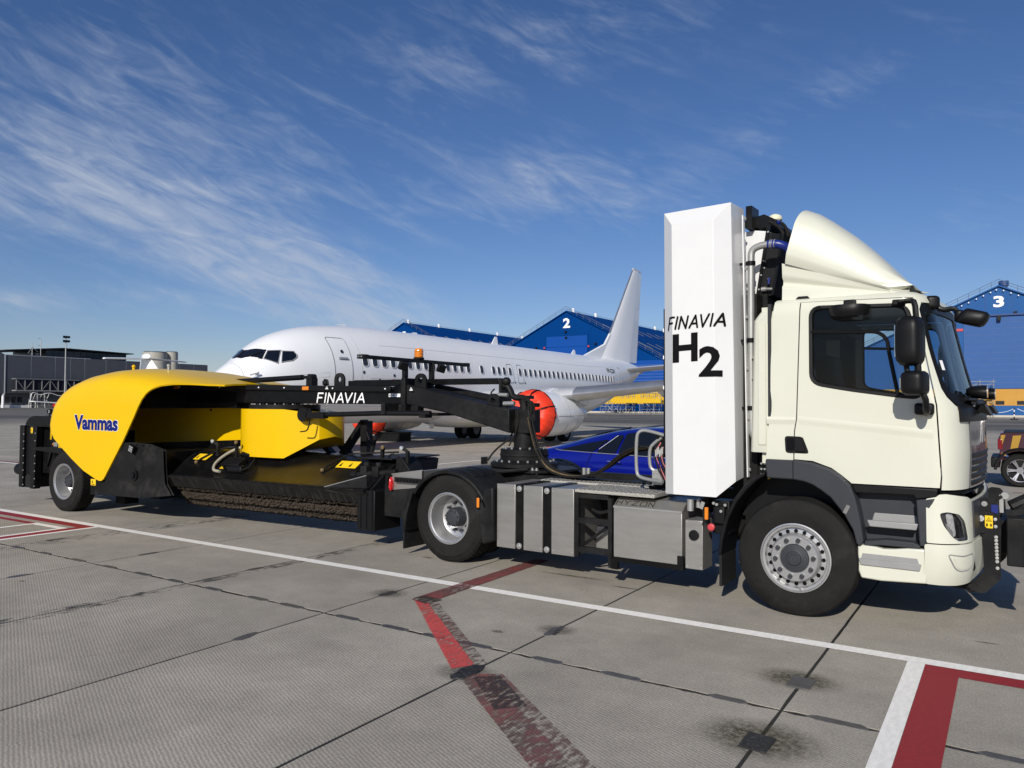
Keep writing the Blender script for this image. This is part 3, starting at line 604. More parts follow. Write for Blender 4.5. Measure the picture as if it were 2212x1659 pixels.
MB().box(-1.85, -1.8, -.04, -.005, 16.8, 20.2).box(1.85, 1.9, -.04, -.005, 16.8, 20.2).box(-6.05, -6.0, -.04, -.005, 10.4, 17.8).build('cladding_seam', 'blue_fit', H3)
v = MB().cyl((.7, 2, 20.6), (.7, 2, 22.2), .55, n=12).cyl((.7, 2, 21.6), (.7, 2, 22.4), .75, n=12); v.build('roof_vent', 'blue_fit', H3)
for x0, x1 in ((-.58, .62), (2.35, 3.9), (5.6, 7.0), (-4.3, -3)):
    w_ = MB().box(x0, x1, -.09, -.025, 2.07, 2.66).build('window', 'dark_glass_b', H3)
# ---- scaffolding
def scaffold(label, gx, gy, bays, lifts, bw=1.9, lh=1.5, seed=0, extra=False):
    rnd = random.Random(seed); s = gthing('scaffold_tower', label, 'scaffold', gx, gy, group=None)
    n = bays + 1
    for i in range(n):
        for y in (0, 1.1):
            hgt = lifts * lh + rnd.uniform(-.4, .9); MB().tube([(i * bw, y, 0), (i * bw, y, hgt)], .05, 6).build('standard', 'galv', s)
    lg = MB(); br = MB(); dk = MB()
    for l in range(1, lifts + 1):
        for y in (0, 1.1): lg.tube([(-.3, y, l * lh), (bays * bw + .3, y, l * lh)], .04, 5); lg.tube([(-.1, y, l * lh - .55), (bays * bw + .1, y, l * lh - .55)], .03, 5)
        for i in range(n): lg.tube([(i * bw, -.2, l * lh), (i * bw, 1.3, l * lh)], .04, 5)
        for i in range(bays):
            if rnd.random() < .7: br.tube([(i * bw, -.06, (l - 1) * lh), ((i + 1) * bw, -.06, l * lh)], .032, 5)
            if rnd.random() < .5: br.tube([((i + 1) * bw, 1.16, (l - 1) * lh), (i * bw, 1.16, l * lh)], .032, 5)
            if rnd.random() < .6: dk.box(i * bw, (i + 1) * bw, .05, 1.05, l * lh + .05, l * lh + .12)
    lg.build('ledger', 'galv', s); br.build('brace', 'galv', s)
    if dk.v: dk.build('deck', 'silver_grey', s)
    return s
scaffold('grey scaffold tower standing before the yellow band of hangar 3', -4.6, 137.8, 2, 4, 1.9, 1.45, 3)
for k, (x, b, l, lab) in enumerate(((-69.5, 3, 2, 'low grey scaffold nearest the airliner tail under hangar 2'), (-65.2, 2, 3, 'taller grey scaffold in the middle of the row under hangar 2'), (-61.0, 3, 3, 'wide grey scaffold with decks at the right of hangar 2'))): scaffold(lab, x, 135 + k * .6, b, l, 1.3, 1.35, 11 + k)
sk = gthing('yellow_band_panel', 'low yellow panel on legs standing in for the yellow band of hangar 2', 'wall panel', -62.5, 134.2)  # added panel on legs, stands in for the hangar's own yellow band
MB().box(-4.2, 6.5, 0, .3, 2.1, 3.0).build('band_panel', 'hangar2_yellow', sk)
for x in (-4, -1, 2, 5): MB().tube([(x, .15, 0), (x, .15, 2.1)], .06, 6).build('leg', 'galv', sk)
# ---- barrier posts with chain
prev = None
for k, (x, y) in enumerate(((-1.6, 115.0), (1.85, 114.4), (5.6, 114.0))):
    b = gthing('barrier_post', ['black and white barrier post nearest the scaffold tower', 'black and white barrier post left of the maroon pickup', 'black and white barrier post beyond the maroon pickup'][k], 'barrier post', x, y, group='chain barrier posts before hangar 3')
    MB().box(-.45, .45, -.25, .25, 0, .14).build('foot', 'black_plastic', b)
    for q in range(5): MB().cyl((0, 0, .14 + q * .3), (0, 0, .44 + q * .3), .07, n=8).build('band', 'white_b' if q % 2 else 'black_plastic', b)
    if k: MB().tube([(-3.4 + 3.4 * t, .3 * (1 - t), 1.5 - 2.2 * t * (1 - t)) for t in [i / 8 for i in range(9)]], .035, 5).build('chain', 'white_b', b)
# ---- terminal
M['term_dark'] = mat('charcoal facade panels', (.075, .081, .096), .5, var=.08, vs=.4)
M['term_rib'] = mat('pale panel joint', (.42, .44, .47), .5)
M['term_grey'] = mat('grey lower wall', (.16, .165, .17), .6, var=.1, vs=.6)
M['term_glass'] = mat('dark curtain wall', (.035, .042, .05), .2, var=.2, vs=.5)
M['conc_silo'] = mat('cast concrete', (.42, .40, .34), .8, var=.10, vs=.6, dirt=(.30, .28, .23), ds=.3, damt=.5)
T0 = gthing('airport_terminal', 'long charcoal terminal building with glazed upper storey on the far left', 'terminal', -240, 98)
yy = [0, 6.9, 13.7, 18.2, 22.5, 29.2, 35.8, 42.4, 48.9, 55, 60.6, 66.2]
for a, b in zip(yy, yy[1:]):
    MB().box(-6, 0, a + .10, b - .10, 4.2, 15.2).build('facade_panel', 'term_dark', T0, bevel=.05); MB().box(-5.8, -.12, b - .099, b + .099, 4.2, 15.1).build('panel_joint', 'term_rib', T0)
MB().prism([(0, 4.2), (0, 15.2), (-1.2, 15.9), (-3.4, 15.6), (-3.4, 5.2), (-1.5, 3.9)], 'x', -6, 0).build('end_panel', 'term_dark', T0)
MB().box(-5.7, .15, -.16, .09, 3.9, 15.3).build('corner_trim', 'term_rib', T0)
MB().box(-40, -6.01, -60, 66, 0, 15).build('body', 'term_dark', T0); MB().box(-6, -1.5, -3.4, 60, 0, 4.15).build('ground_floor_wall', 'term_grey', T0)
MB().box(-44, -3.0, -60, 26, 15.25, 15.5).build('roof_edge', 'term_rib', T0)
up_ = part(T0, 'upper_storey')
MB().box(-28, -7, 14.5, 40, 15.01, 17.7).build('curtain_wall', 'term_glass', up_)
for y in [14.5 + 2.1 * i for i in range(13)]: MB().box(-6.98, -6.8, y - .06, y + .06, 15.01, 17.7).build('mullion', 'term_dark', up_)
MB().prism([(2, 17.0), (18.5, 18.55), (41.5, 18.05), (41.5, 17.78), (18.5, 18.1), (2, 16.7)], 'x', -30, -5).build('canopy_roof', 'black_plastic', up_)
for y in (9.8, 11.5, 15, 19.5): MB().box(-9, -7.2, y, y + 1, 15.26, 16.6).build('roof_unit', 'silver_grey', T0)
for k, y in enumerate((-3.1, -1.2, .6, 2.4, 4.1)): MB().box(-1.6, -1.42, y, y + 1.2, 1.6, 3.2).build('window', 'dark_glass_b', T0)
MB().box(-1.5, -1.35, -3.4, 8, 0.03, .8).build('white_base', 'white_b', T0)
MB().cyl((-.4, -.2, 0), (-.4, -.2, 4.1), .38, n=12).build('column', 'white_b', T0)
MB().box(-6, -.5, -10, -3.5, 4.5, 15).build('left_wing', 'term_dark', T0); MB().box(-6, -1.5, -30, -3.45, 0, 4.4).build('left_wing_ground_floor', 'term_grey', T0)
JB = gthing('jet_bridge', 'grey latticed boarding bridge below the charcoal terminal facade', 'jet bridge', -238.8, 99.2)
MB().box(.3, 2.6, 0, 22, 4.85, 5.15).build('floor', 'silver_grey', JB); MB().box(.2, 2.7, -.1, 22, 8.2, 8.5).build('roof', 'term_grey', JB); MB().box(.5, 2.3, .2, 22, 5.2, 8.15).build('glazing', 'dark_glass_b', JB)
for i in range(9):
    y = .2 + 2.3 * i; MB().box(2.42, 2.6, y - .08, y + .08, 5.16, 8.19).build('upright', 'silver_grey', JB)
    if i % 3 != 2: MB().beam((2.5, y + .1, 5.2 if i % 2 else 8.1), (2.5, y + 2.2, 8.1 if i % 2 else 5.2), .1, .1).build('diagonal', 'silver_grey', JB)
for y in (4.2, 6.0, 8.0): MB().tube([(1.2, y, 0), (1.2, y + .3, 4.8)], .14, 6).tube([(2.2, y + .2, 0), (2.2, y, 4.8)], .14, 6).tube([(2.2, y, .6), (2.2, y + 1.4, 4.4)], .07, 5).tube([(2.2, y + 1.4, .6), (2.2, y, 4.4)], .07, 5).build('support', 'galv', JB)
MB().tube([(2.9, 3.8, 2.0), (2.9, 4.2, 4.9), (2.9, 6.3, 3.6), (2.9, 9, 4.6), (2.9, 12, 3.4), (2.9, 14.5, 3.9), (2.9, 17.5, 6.6)], .11, 6, smooth=3).build('cable', 'white_b', JB)
SI = gthing('concrete_tower', 'pair of round pale concrete stair towers behind the terminal roof', 'tower', -225, 132)
MB().cyl((0, 2.5, 0), (0, 2.5, 17.4), 3.6, n=40).build('round_shaft', 'conc_silo', SI); MB().cyl((1.2, 7.4, 0), (1.2, 7.4, 17.75), 1.9, n=32).build('round_shaft', 'conc_silo', SI); MB().box(-1, .8, 4.5, 7.6, 0, 17.2).build('link_wall', 'term_dark', SI)
for zc in (5, 8, 11, 14): MB().lathe([(3.62, zc), (3.66, zc + .05), (3.62, zc + .1)], (0, 2.5, 0), 'z', 40).build('cast_band', 'conc_silo', SI)
MB().cyl((0, 2.5, 17.4), (0, 2.5, 17.7), 3.3, n=32).cyl((1.2, 7.4, 17.75), (1.2, 7.4, 18.0), 1.7, n=24).build('cap', 'term_dark', SI)
LM = gthing('light_mast', 'tall slim floodlight mast in front of the terminal', 'light mast', -225, 107.1)
MB().cyl((0, 0, 0), (0, 0, 20), .26, .13, n=10).build('pole', 'galv', LM)
for z_ in (18.9, 20.1):
    MB().box(-.15, .15, -.9, .9, z_ - .1, z_).build('crossarm', 'galv', LM)
    for y in (-.65, 0, .65): MB().obox((.35, y, z_ + .25), (.5, .5, .45), Matrix.Rotation(.5, 3, 'Y')).build('floodlight', 'black_plastic', LM)
for k, (y, z0, z1) in enumerate(((101.4, 15, 18.7), (103.7, 15, 19.8))):
    a = gthing('antenna_mast', ['tripod antenna mast on the terminal roof', 'bracketed antenna mast on the terminal roof left of the light mast'][k], 'antenna', -232, y)
    mb = MB().tube([(0, 0, z0), (0, 0, z1)], .09, 6); mb.tube([(0, 0, 17.4), (0, -1.1, 15.5)], .06, 5).tube([(0, 0, 17.4), (0, 1.6, 16)], .06, 5) if k == 0 else mb.tube([(0, 0, z1), (0, -.9, z1 + .2)], .06, 5).tube([(0, 0, z1 - 2), (0, -.8, z1 - 1.8)], .06, 5)
    mb.build('mast', 'galv', a)
# small business jet: only its T-tail shows above the yellow hood
BJ = gthing('business_jet', 'white T-tailed business jet whose tail stands behind the yellow sweeper hood', 'jet', -64.7, 33.1, rz=R(-6))
BJ.scale = (1.08, 1.08, 1.08)
M['jet_white'] = mat('jet white', (.84, .84, .84), .3, coat=.4)
MB().loft([[(lerp(a, c, k), y_, z_) for k, y_ in ((0, 0), (.25, .16), (.7, .12), (1, 0), (.7, -.12), (.25, -.16))] for a, c, z_ in ((-2.4, 2.6, 2.4), (-2.1, 1.35, 4.4), (-1.9, .05, 5.35))]).build('tail_fin', 'jet_white', BJ, sharp=50)
MB().loft([[(lerp(a, c, k), y_, z_ + dz_) for k, dz_ in ((0, 0), (.3, .09), (1, 0), (.3, -.06))] for a, c, y_, z_ in ((-1.15, -.45, -3.5, 5.30), (-1.6, .2, 0, 5.42), (-1.15, -.45, 3.5, 5.30))]).build('tailplane', 'jet_white', BJ, sharp=50)
MB().sphere((-.9, 0, 5.62), .32, (2.4, .6, .8), 14).build('fin_fairing', 'jet_white', BJ)
MB().loft([[(x, r * math.cos(6.283 * i / 20), 2.0 + zc + r * math.sin(6.283 * i / 20)) for i in range(20)] for x, r, zc in ((2.2, .1, .5), (.4, .55, .3), (-3, .95, .0), (-9, 1.0, -.1), (-12.5, .8, -.2), (-14.2, .12, -.5))]).build('fuselage', 'jet_white', BJ, sharp=60)
for s in (-1, 1):
    MB().lathe([(.25, -1.4), (.5, -1.2), (.52, .3), (.35, 1.0)], (-1.8, s * 1.55, 2.5), 'x', 18).build('engine', 'jet_white', BJ); MB().loft([[(-8.6, s * .9, 1.3), (-5.6, s * .9, 1.3), (-5.6, s * .9, 1.42), (-8.6, s * .9, 1.5)], [(-6.4, s * 7, 1.7), (-5.2, s * 7, 1.7), (-5.2, s * 7, 1.76), (-6.4, s * 7, 1.78)]]).build('wing', 'jet_white', BJ)
for x, y in ((-12, 0), (-5.6, 1.2), (-5.6, -1.2)):
    MB().tube([(x, y, .35), (x, y, 1.4)], .07, 8).build('strut', 'galv', BJ); MB().cyl((x, y - .12, .3), (x, y + .12, .3), .3, n=18).build('wheel', 'rubber', BJ)
# ================================================================== AIRLINER (s = metres aft of the nose, l = to port, z up)
M['plane'] = mat('airliner white', (.84, .845, .85), .28, spec=.5, coat=.3, var=.03, vs=.6, dirt=(.75, .755, .765), ds=.5, damt=.25)
M['plane_grey'] = mat('airliner light grey', (.50, .51, .52), .4, var=.08, vs=.8)
M['bare_metal'] = mat('bare aluminium', (.62, .62, .62), .30, metal=.85, var=.12, vs=1.5)
M['seal'] = mat('grey seam', (.26, .27, .28), .6)
M['cab_win'] = mat('cabin window', (.028, .034, .047), .15, spec=.5)
M['win_frame'] = mat('window surround', (.52, .52, .52), .4)
M['orange_cover'] = mat('orange red cover cloth', (.85, .045, .012), .55, var=.12, vs=3, bump=.9, bs=5)
AS = .93; AH = R(-86.587)
am = Matrix.Translation((-19.734, 6.124, -.03)) @ Matrix.Rotation(AH, 4, 'Z') @ Matrix(((-AS, 0, 0, 0), (0, AS, 0, 0), (0, 0, AS, 0), (0, 0, 0, 1)))
# build in real coordinates: mirrored s axis is folded into AP()
A0 = thing('airliner', 'white unmarked airliner with covered engines parked behind the sweeper', 'airliner', mtx=Matrix.Translation((-19.734, 6.124, -.03)) @ Matrix.Rotation(AH, 4, 'Z'))
def AP(s, l, z): return Vector((-s * AS, l * AS, z * AS))
TOP = [(0, 2.55), (.12, 2.78), (.3, 2.95), (.8, 3.28), (1.2, 3.52), (1.6, 3.86), (2.0, 4.15), (2.6, 4.47), (3.5, 4.77), (4.6, 4.97), (6, 5.1), (7.5, 5.16), (33, 5.16), (36, 5.05), (37.6, 4.88), (38.2, 4.72)]
BOT = [(0, 2.5), (.12, 2.30), (.3, 2.15), (.8, 1.87), (1.6, 1.57), (3, 1.3), (5, 1.17), (7, 1.15), (26, 1.15), (28, 1.33), (30, 1.72), (34, 2.75), (37, 3.75), (38.2, 4.3)]
HWD = [(0, .03), (.12, .25), (.3, .42), (.8, .75), (1.6, 1.15), (2.5, 1.45), (4, 1.72), (6, 1.86), (7.5, 1.88), (25, 1.88), (28, 1.76), (30, 1.58), (34, 1.0), (37, .45), (38.2, .17)]
def sm(tab, s):
    e = min(.5, .18 + s * .06); return (ip(tab, s - e) + 2 * ip(tab, s) + ip(tab, s + e)) / 4 if .15 < s < 37.6 else ip(tab, s)
def fus(s, th, off=0.0):
    t, b, w = sm(TOP, s), sm(BOT, s), sm(HWD, s); zc = (t + b) / 2; hz = (t - b) / 2
    return AP(s, (w + off) * math.cos(th), zc + (hz + off) * math.sin(th))
def fz(s, z, off=0.0):
    t, b = sm(TOP, s), sm(BOT, s); zc = (t + b) / 2; return fus(s, math.asin(max(-1, min(1, (z - zc) / ((t - b) / 2)))), off)
ss = [0, .05, .12, .2, .3, .45, .6, .8, 1.0, 1.2, 1.4, 1.6, 1.8, 2.0, 2.3, 2.6, 3, 3.5, 4, 4.6, 5.3, 6, 7, 8] + [9 + i for i in range(17)] + [26 + .6 * i for i in range(20)] + [37.8, 38.1, 38.2]
MB().loft([[fus(s, 6.28318530718 * i / 56) for i in range(56)] for s in ss]).build('fuselage', 'plane', A0, sharp=70)
F = lambda off: (lambda u, v: fus(u, v, off))
def seam(name, pts, r=.011, m='seal', off=.0, par=A0): return MB().tube([fus(s, th, off) for s, th in pts], r, 5).build(name, m, par)
seam('radome_seam', [(.93, R(a)) for a in range(-90, 95, 6)], .006)
D = math.radians
# cockpit windows, port then starboard
WSH = [[(1.24, 98), (1.57, 91), (1.89, 56), (1.615, 44.5), (1.23, 80)], [(1.915, 53), (2.29, 43), (2.02, 24.5), (1.66, 42.5)], [(2.325, 41), (2.70, 35.2), (2.76, 29.5), (2.73, 25.8), (2.55, 22.6), (2.14, 24.4)]]
def rounded_deg(p, r): return [(a, D(b)) for a, b in rounded([(x, y / 40) for x, y in p], r, 3) for b in [b * 40]]
for q, poly in enumerate(WSH):
    for sgn in (1, -1):
        if q == 0: pl = [(s, min(a, 88.5)) for s, a in [(1.235, 88.5), (1.57, 88.5), (1.89, 56), (1.615, 44.5), (1.23, 78)]]
        else: pl = poly
        pp = [(s, D(a) if sgn > 0 else math.pi - D(a)) for s, a in rounded([(s, a) for s, a in pl], .05 if q < 2 else .09, 3)]
        w_ = panel(pp, F(.006), res=.12, thick=.02).build('cockpit_window', 'glass_dark', A0, sharp=60)
        fr = MB().tube([fus(s, a, .008) for s, a in pp] + [fus(*pp[0], .008)], .017, 5); fr.build('window_frame', 'black_plastic' if q == 0 else 'seal', w_)
MB().tube([fus(1.75, D(56), .02), fus(1.45, D(62), .05), fus(1.33, D(76), .04)], .012, 5).tube([fus(1.25, D(96), .03), fus(1.3, D(82), .05)], .012, 5).build('wiper', 'black_plastic', A0)
MB().beam(fus(1.25, D(20), 0), fus(1.28, D(20), .16), .02, .05).beam(fus(1.28, D(20), .15), fus(1.0, D(20), .17), .03, .03).build('pitot_tube', 'bare_metal', A0)
# doors
def door(name, s0, s1, z0, z1, r=.12, label=None, hd=True, sgn=1):
    pl = rounded([(s0, z0), (s1, z0), (s1, z1), (s0, z1)], r, 4)
    fn = lambda u, v: fz(u, v, .006)
    d_ = panel(pl, fn, res=.16, thick=.02).build(name, 'plane', A0, sharp=60, label=label)
    o = densify(pl, .12); MB().tube([fz(s, z, .006) for s, z in o] + [fz(*o[0], .006)], .016, 5).build('door_seam', 'seal', d_)
    return d_
d_ = door('entry_door', 4.24, 5.10, 2.62, 4.46)
MB().cyl(fz(4.73, 3.93, .0), fz(4.73, 3.93, .02), .07, n=14).build('peephole', 'cab_win', d_)
panel(rounded([(4.5, 3.60), (4.96, 3.60), (4.96, 3.72), (4.5, 3.72)], .05), lambda u, v: fz(u, v, .012), res=.1, thick=.01).build('handle_recess', 'seal', d_)
MB().beam(fz(4.53, 3.67, .03), fz(4.93, 3.66, .03), .03, .05).build('handle', 'bare_metal', d_)
for s0 in (16.22, 17.2): door('exit_hatch', s0, s0 + .56, 3.07, 3.99, .14)
door('aft_door', 31.3, 31.95, 2.95, 4.45, .1)
for s_, z_ in ((16.95, 3.08), (17.95, 3.08)): MB().cyl(fz(s_, z_, .0), fz(s_, z_, .012), .045, n=8).build('static_port', 'cab_win', A0)
# cabin windows
wl_ = [5.81 + .536 * i for i in range(14)] + [13.91, 14.96, 15.45, 15.94, 16.5, 17.48] + [18.04 + .52 * i for i in range(24)]
base = None
for s_ in wl_:
    pl = rounded([(s_ - .150, 3.42), (s_ + .150, 3.42), (s_ + .150, 3.81), (s_ - .150, 3.81)], .13, 4)
    w_ = panel(pl, lambda u, v: fz(u, v, .008), res=.2, thick=.012).build('cabin_window', 'cab_win', A0, sharp=60)
    MB().tube([fz(a, b, .008) for a, b in pl] + [fz(*pl[0], .008)], .016, 4).build('window_surround', 'win_frame', w_)
# panel seams and marks along the fuselage
seam('skin_seam', [(6.9 + i, .62) for i in range(25)], .004); 
for s_, a0, a1 in ((5.62, -30, 60), (9.8, -40, 80), (13.2, 10, 80), (24.5, -20, 80), (31.0, -20, 80)): seam('skin_seam', [(s_, D(a)) for a in range(a0, a1 + 1, 6)], .0035)
seam('service_panel', [(2.9, D(2)), (4.0, D(2)), (4.0, D(-3)), (2.9, D(-3)), (2.9, D(2))], .004)
seam('cargo_hatch', [(6.1, D(-5)), (7.8, D(-5)), (7.8, D(-40)), (6.1, D(-40)), (6.1, D(-5))], .005)
for s_, a in ((5.7, 2), (6.6, -7), (7.4, -7), (7.45, -1)): MB().cyl(fus(s_, D(a)), fus(s_, D(a), .01), .06, n=12).build('port_cap', 'red_plastic' if s_ == 7.4 else 'cab_win', A0)
letters('VP-COV', 1.6, .30, lambda x, y, d: fz(29.05 + x, 4.02 + y, d), bold=.02, shear=.0, lift=.012).build('registration', 'ink', A0, flip=False)
for s_, h_, z_ in ((6.3, .06, 5.14), (17.9, .42, 5.15), (27.2, .32, 5.13), (11, .09, 5.15)):
    MB().loft([[AP(s_ - .3, -.03, z_), AP(s_ + .3, -.03, z_), AP(s_ + .3, .03, z_), AP(s_ - .3, .03, z_)], [AP(s_ + .1 - .08, -.012, z_ + h_), AP(s_ + .1 + .12, -.012, z_ + h_), AP(s_ + .1 + .12, .012, z_ + h_), AP(s_ + .02, .012, z_ + h_)]]).build('antenna', 'plane', A0)
# wings, belly fairing, tail
def aero(st, vert=False):
    rg = []
    for (l, s0, c, z, t) in st:
        pr = [(0, 0), (.03, .42), (.12, .78), (.3, 1.0), (.6, .72), (1, .04), (.6, -.42), (.3, -.62), (.12, -.55), (.03, -.34)]
        rg.append([AP(s0 + u * c, l, z + v * t * c) if not vert else AP(s0 + u * c, (v + .0) * t * c * (1 if v > 0 else 1.6), z) for u, v in pr])
    return MB().loft(rg)
for sg in (1, -1):
    w_ = aero([(sg * 1.5, 12.9, 8.2, 2.0, .085), (sg * 5.8, 15.4, 5.0, 2.42, .075), (sg * 16.8, 22.0, 1.7, 3.75, .07)]).build('wing', 'plane_grey', A0, sharp=50)
    le = MB().loft([[AP(s0 + u, sg * l, z + v) for u, v in ((-.03, 0), (.05, .17 * k), (.32, .34 * k), (.05, -.13 * k), (.28, -.26 * k))][0:1] + [AP(s0 + u, sg * l, z + v) for u, v in ((.05, .19 * k), (.40, .37 * k), (.38, -.28 * k), (.05, -.15 * k))] for l, s0, z, k in ((5.9, 15.42, 2.43, 1), (16.6, 21.9, 3.73, .42))])
    le.build('leading_edge', 'bare_metal', w_, sharp=50)
    MB().loft([[AP(22.0 + u, sg * (16.8 + d), 3.75 + h) for u, d in ((0 + h * .5, 0), (.5 + h * .5, .05), (1.7 + h * .3, 0), (.5 + h * .5, -.05))] for h in (0, 1.2, 2.3)]).build('winglet', 'plane', w_, sharp=50)
    for l, s_, L_ in ((3.4, 19, 3.2), (8.5, 19.6, 2.8), (12, 21.2, 2.2)):
        MB().loft([[AP(s_ + u * L_, sg * l + r * .16 * math.cos(6.283 * i / 10), 1.95 + (l - 3) * .125 - r * .05 + r * .24 * math.sin(6.283 * i / 10)) for i in range(10)] for u, r in ((0, .1), (.3, 1), (.7, .9), (1, .08))]).build('flap_fairing', 'plane', w_, sharp=60)
    st = aero([(sg * .3, 33.4, 3.9, 4.35, .06), (sg * 6.9, 37.4, 1.5, 5.1, .05)]).build('tailplane', 'plane_grey', A0, sharp=50)
    MB().loft([[AP(33.35 + u, sg * l, 4.35 + v) for u, v in ((0, 0), (.3, .13), (.3, -.1))] if l < 1 else [AP(37.38 + u, sg * l, 5.1 + v) for u, v in ((0, 0), (.14, .05), (.14, -.04))] for l in (.5, 6.8)]).build('leading_edge', 'bare_metal', st, sharp=50)
MB().loft([[AP(s_, w * math.cos(6.283 * i / 28), zc + h * math.sin(6.283 * i / 28)) for i in range(28)] for s_, w, h, zc in ((11.6, .3, .3, 1.5), (12.2, 1.2, .72, 1.75), (13.2, 1.85, .98, 1.85), (14.6, 2.18, 1.12, 1.92), (19, 2.2, 1.12, 1.9), (21.5, 1.95, .9, 1.75), (23.5, 1.2, .4, 1.5))]).build('belly_fairing', 'plane', A0, sharp=60)
MB().sphere(AP(13.9, 1.95, 2.25), .32, (1.6, .45, .6), 14).build('landing_light', 'lamp', A0)
FIN = [(5.0, 30.9, 36.05), (7.0, 32.85, 36.7), (12.02, 37.0, 38.02)]
MB().loft([[AP(lerp(a, b, u), v * (.26 if z < 6 else .2 if z < 8 else .1), z) for u, v in ((0, 0), (.12, .6), (.4, 1), (1, .6), (1, -.6), (.4, -1), (.12, -.6))] for z, a, b in FIN]).build('fin', 'plane', A0, sharp=50)
MB().loft([[AP(lerp(a, b, u), v * t, z) for u, v in ((0, 1), (1, .1), (1, -.1), (0, -1))] for z, a, b, t in ((5.08, 36.1, 37.75, .14), (11.85, 38.0, 38.75, .05))]).build('rudder', 'plane', A0, sharp=50)
MB().loft([[AP(37.0, .06, 12.02), AP(38.7, .04, 12.02), AP(38.7, -.04, 12.02), AP(37.0, -.06, 12.02)], [AP(37.15, .03, 12.2), AP(38.65, .02, 12.15), AP(38.65, -.02, 12.15), AP(37.15, -.03, 12.2)]]).build('fin_cap', 'plane_grey', A0)
MB().prism([(-28.4 * AS, 5.1 * AS), (-31.9 * AS, 6.15 * AS), (-32.9 * AS, 7.05 * AS), (-33.2 * AS, 5.0 * AS)], 'y', -.07, .07).build('dorsal_fin', 'plane', A0, bevel=.05)
MB().tube([AP(32.78, 0, 6.9), AP(36.97, 0, 12.0)], .045, 6).build('fin_leading_edge', 'bare_metal', A0)
MB().lathe([(.20, 0), (.16, .35), (.02, .36)], AP(38.15, 0, 4.5) - Vector((.36, 0, 0)), 'x', 16).build('exhaust', 'bare_metal', A0)
# engines
def nac(sg):
    e = part(A0, 'engine'); cx, cy, cz = -13.1 * AS, sg * 4.83 * AS, 1.50 * AS
    prof = [(0, .86, .86), (.06, .95, .93), (.25, 1.03, 1.0), (.8, 1.09, 1.05), (1.6, 1.12, 1.07), (2.6, 1.08, 1.04), (3.4, .98, .96), (4.0, .86, .85)]
    MB().loft([[Vector((cx - x * AS, cy + w * AS * math.cos(6.28318 * i / 40), cz + h * AS * max(-.93, math.sin(6.28318 * i / 40)))) for i in range(40)] for x, w, h in prof]).build('cowl', 'plane', e, sharp=60)
    MB().loft([[Vector((cx - x * AS, cy + w * AS * math.cos(6.28318 * i / 40), cz + w * AS * max(-.93, math.sin(6.28318 * i / 40)))) for i in range(40)] for x, w in ((-.02, .87), (-.04, .90), (.02, .95), (.14, 1.0))], cap=False).build('inlet_lip', 'bare_metal', e, sharp=60)
    MB().loft([[Vector((cx - x * AS, cy + w * AS * math.cos(6.28318 * i / 28), cz - .02 + w * AS * math.sin(6.28318 * i / 28))) for i in range(28)] for x, w in ((3.9, .66), (4.6, .58), (5.2, .42))]).build('core_nozzle', 'bare_metal', e, sharp=60)
    MB().loft([[AP(s0, sg * 4.83 - t, z0), AP(s0, sg * 4.83 + t, z0), AP(s0 + L_, sg * 4.83 + t, z1), AP(s0 + L_, sg * 4.83 - t, z1)] for s0, L_, z0, z1, t in ((14.2, 4.6, 2.35, 1.9, .2), (15.3, 4.2, 2.75, 2.45, .16))]).build('pylon', 'plane', e, bevel=.05)
    for x, a0, a1 in ((2.0, -60, 240), (3.1, -60, 240)): MB().tube([Vector((cx - x * AS, cy + (ip([(a, b) for a, b, c in prof], x) + .004) * AS * math.cos(D(a)), cz + (ip([(a, c) for a, b, c in prof], x) + .004) * AS * max(-.93, math.sin(D(a))))) for a in range(a0, a1, 8)], .008, 4).build('cowl_seam', 'seal', e)
    for a in (-4,): MB().tube([Vector((cx - x * AS, cy + sg * (ip([(p, q) for p, q, c in prof], x) + .004) * AS, cz - .05)) for x in (.9, 1.6, 2.4, 3.2, 3.9)], .008, 4).build('cowl_seam', 'seal', e)
    c = thing('engine_cover', 'orange red cloth cover over the near engine inlet, white badge and black straps' if sg > 0 else 'orange red cloth cover on the far engine, below the nose of the airliner', 'engine cover', group='cloth covers on the engine inlets', mtx=A0.matrix_world.copy())
    rnd = random.Random(5); rings = []
    for x, w in ((.55, 1.14), (.3, 1.12), (.1, 1.06), (-.06, .99), (-.14, .88), (-.17, .6), (-.19, .3), (-.20, .03)):
        rings.append([Vector((cx - (x + .05 * math.sin(7 * t + x * 3) + .03 * math.sin(23 * t + 9 * w) + rnd.uniform(-.03, .03)) * AS, cy + (w + .014 * math.sin(23 * t + 4 * x) + rnd.uniform(-.028, .026)) * AS * math.cos(t), cz + (w + .014 * math.sin(19 * t) + rnd.uniform(-.028, .026)) * AS * max(-.95, math.sin(t)))) for t in [6.28318 * i / 64 for i in range(64)]])
    MB().loft(rings).build('cloth', 'orange_cover', c, sharp=70)
    for a in (20, 75, 118, 160, 205, 250, 300):
        pts = [Vector((cx - x * AS, cy + w * AS * math.cos(D(a)), cz + w * AS * max(-.96, math.sin(D(a))))) for x, w in ((.58, 1.155), (.3, 1.15), (.1, 1.09), (-.09, 1.01), (-.19, .84), (-.225, .55))]
        MB().tube(pts, .024, 5).build('strap', 'black_plastic', c)
    MB().tube([Vector((cx - .50 * AS, cy + 1.145 * AS * math.cos(t), cz + 1.145 * AS * max(-.95, math.sin(t)))) for t in [6.28318 * i / 48 for i in range(49)]], .02, 5).build('drawcord', 'black_plastic', c)
    MB().box(cx + .20, cx + .225, cy + sg * .1 - .30, cy + sg * .1 + .25, cz - .32, cz - .05).build('badge', 'white_ink', c)
nac(1); nac(-1)
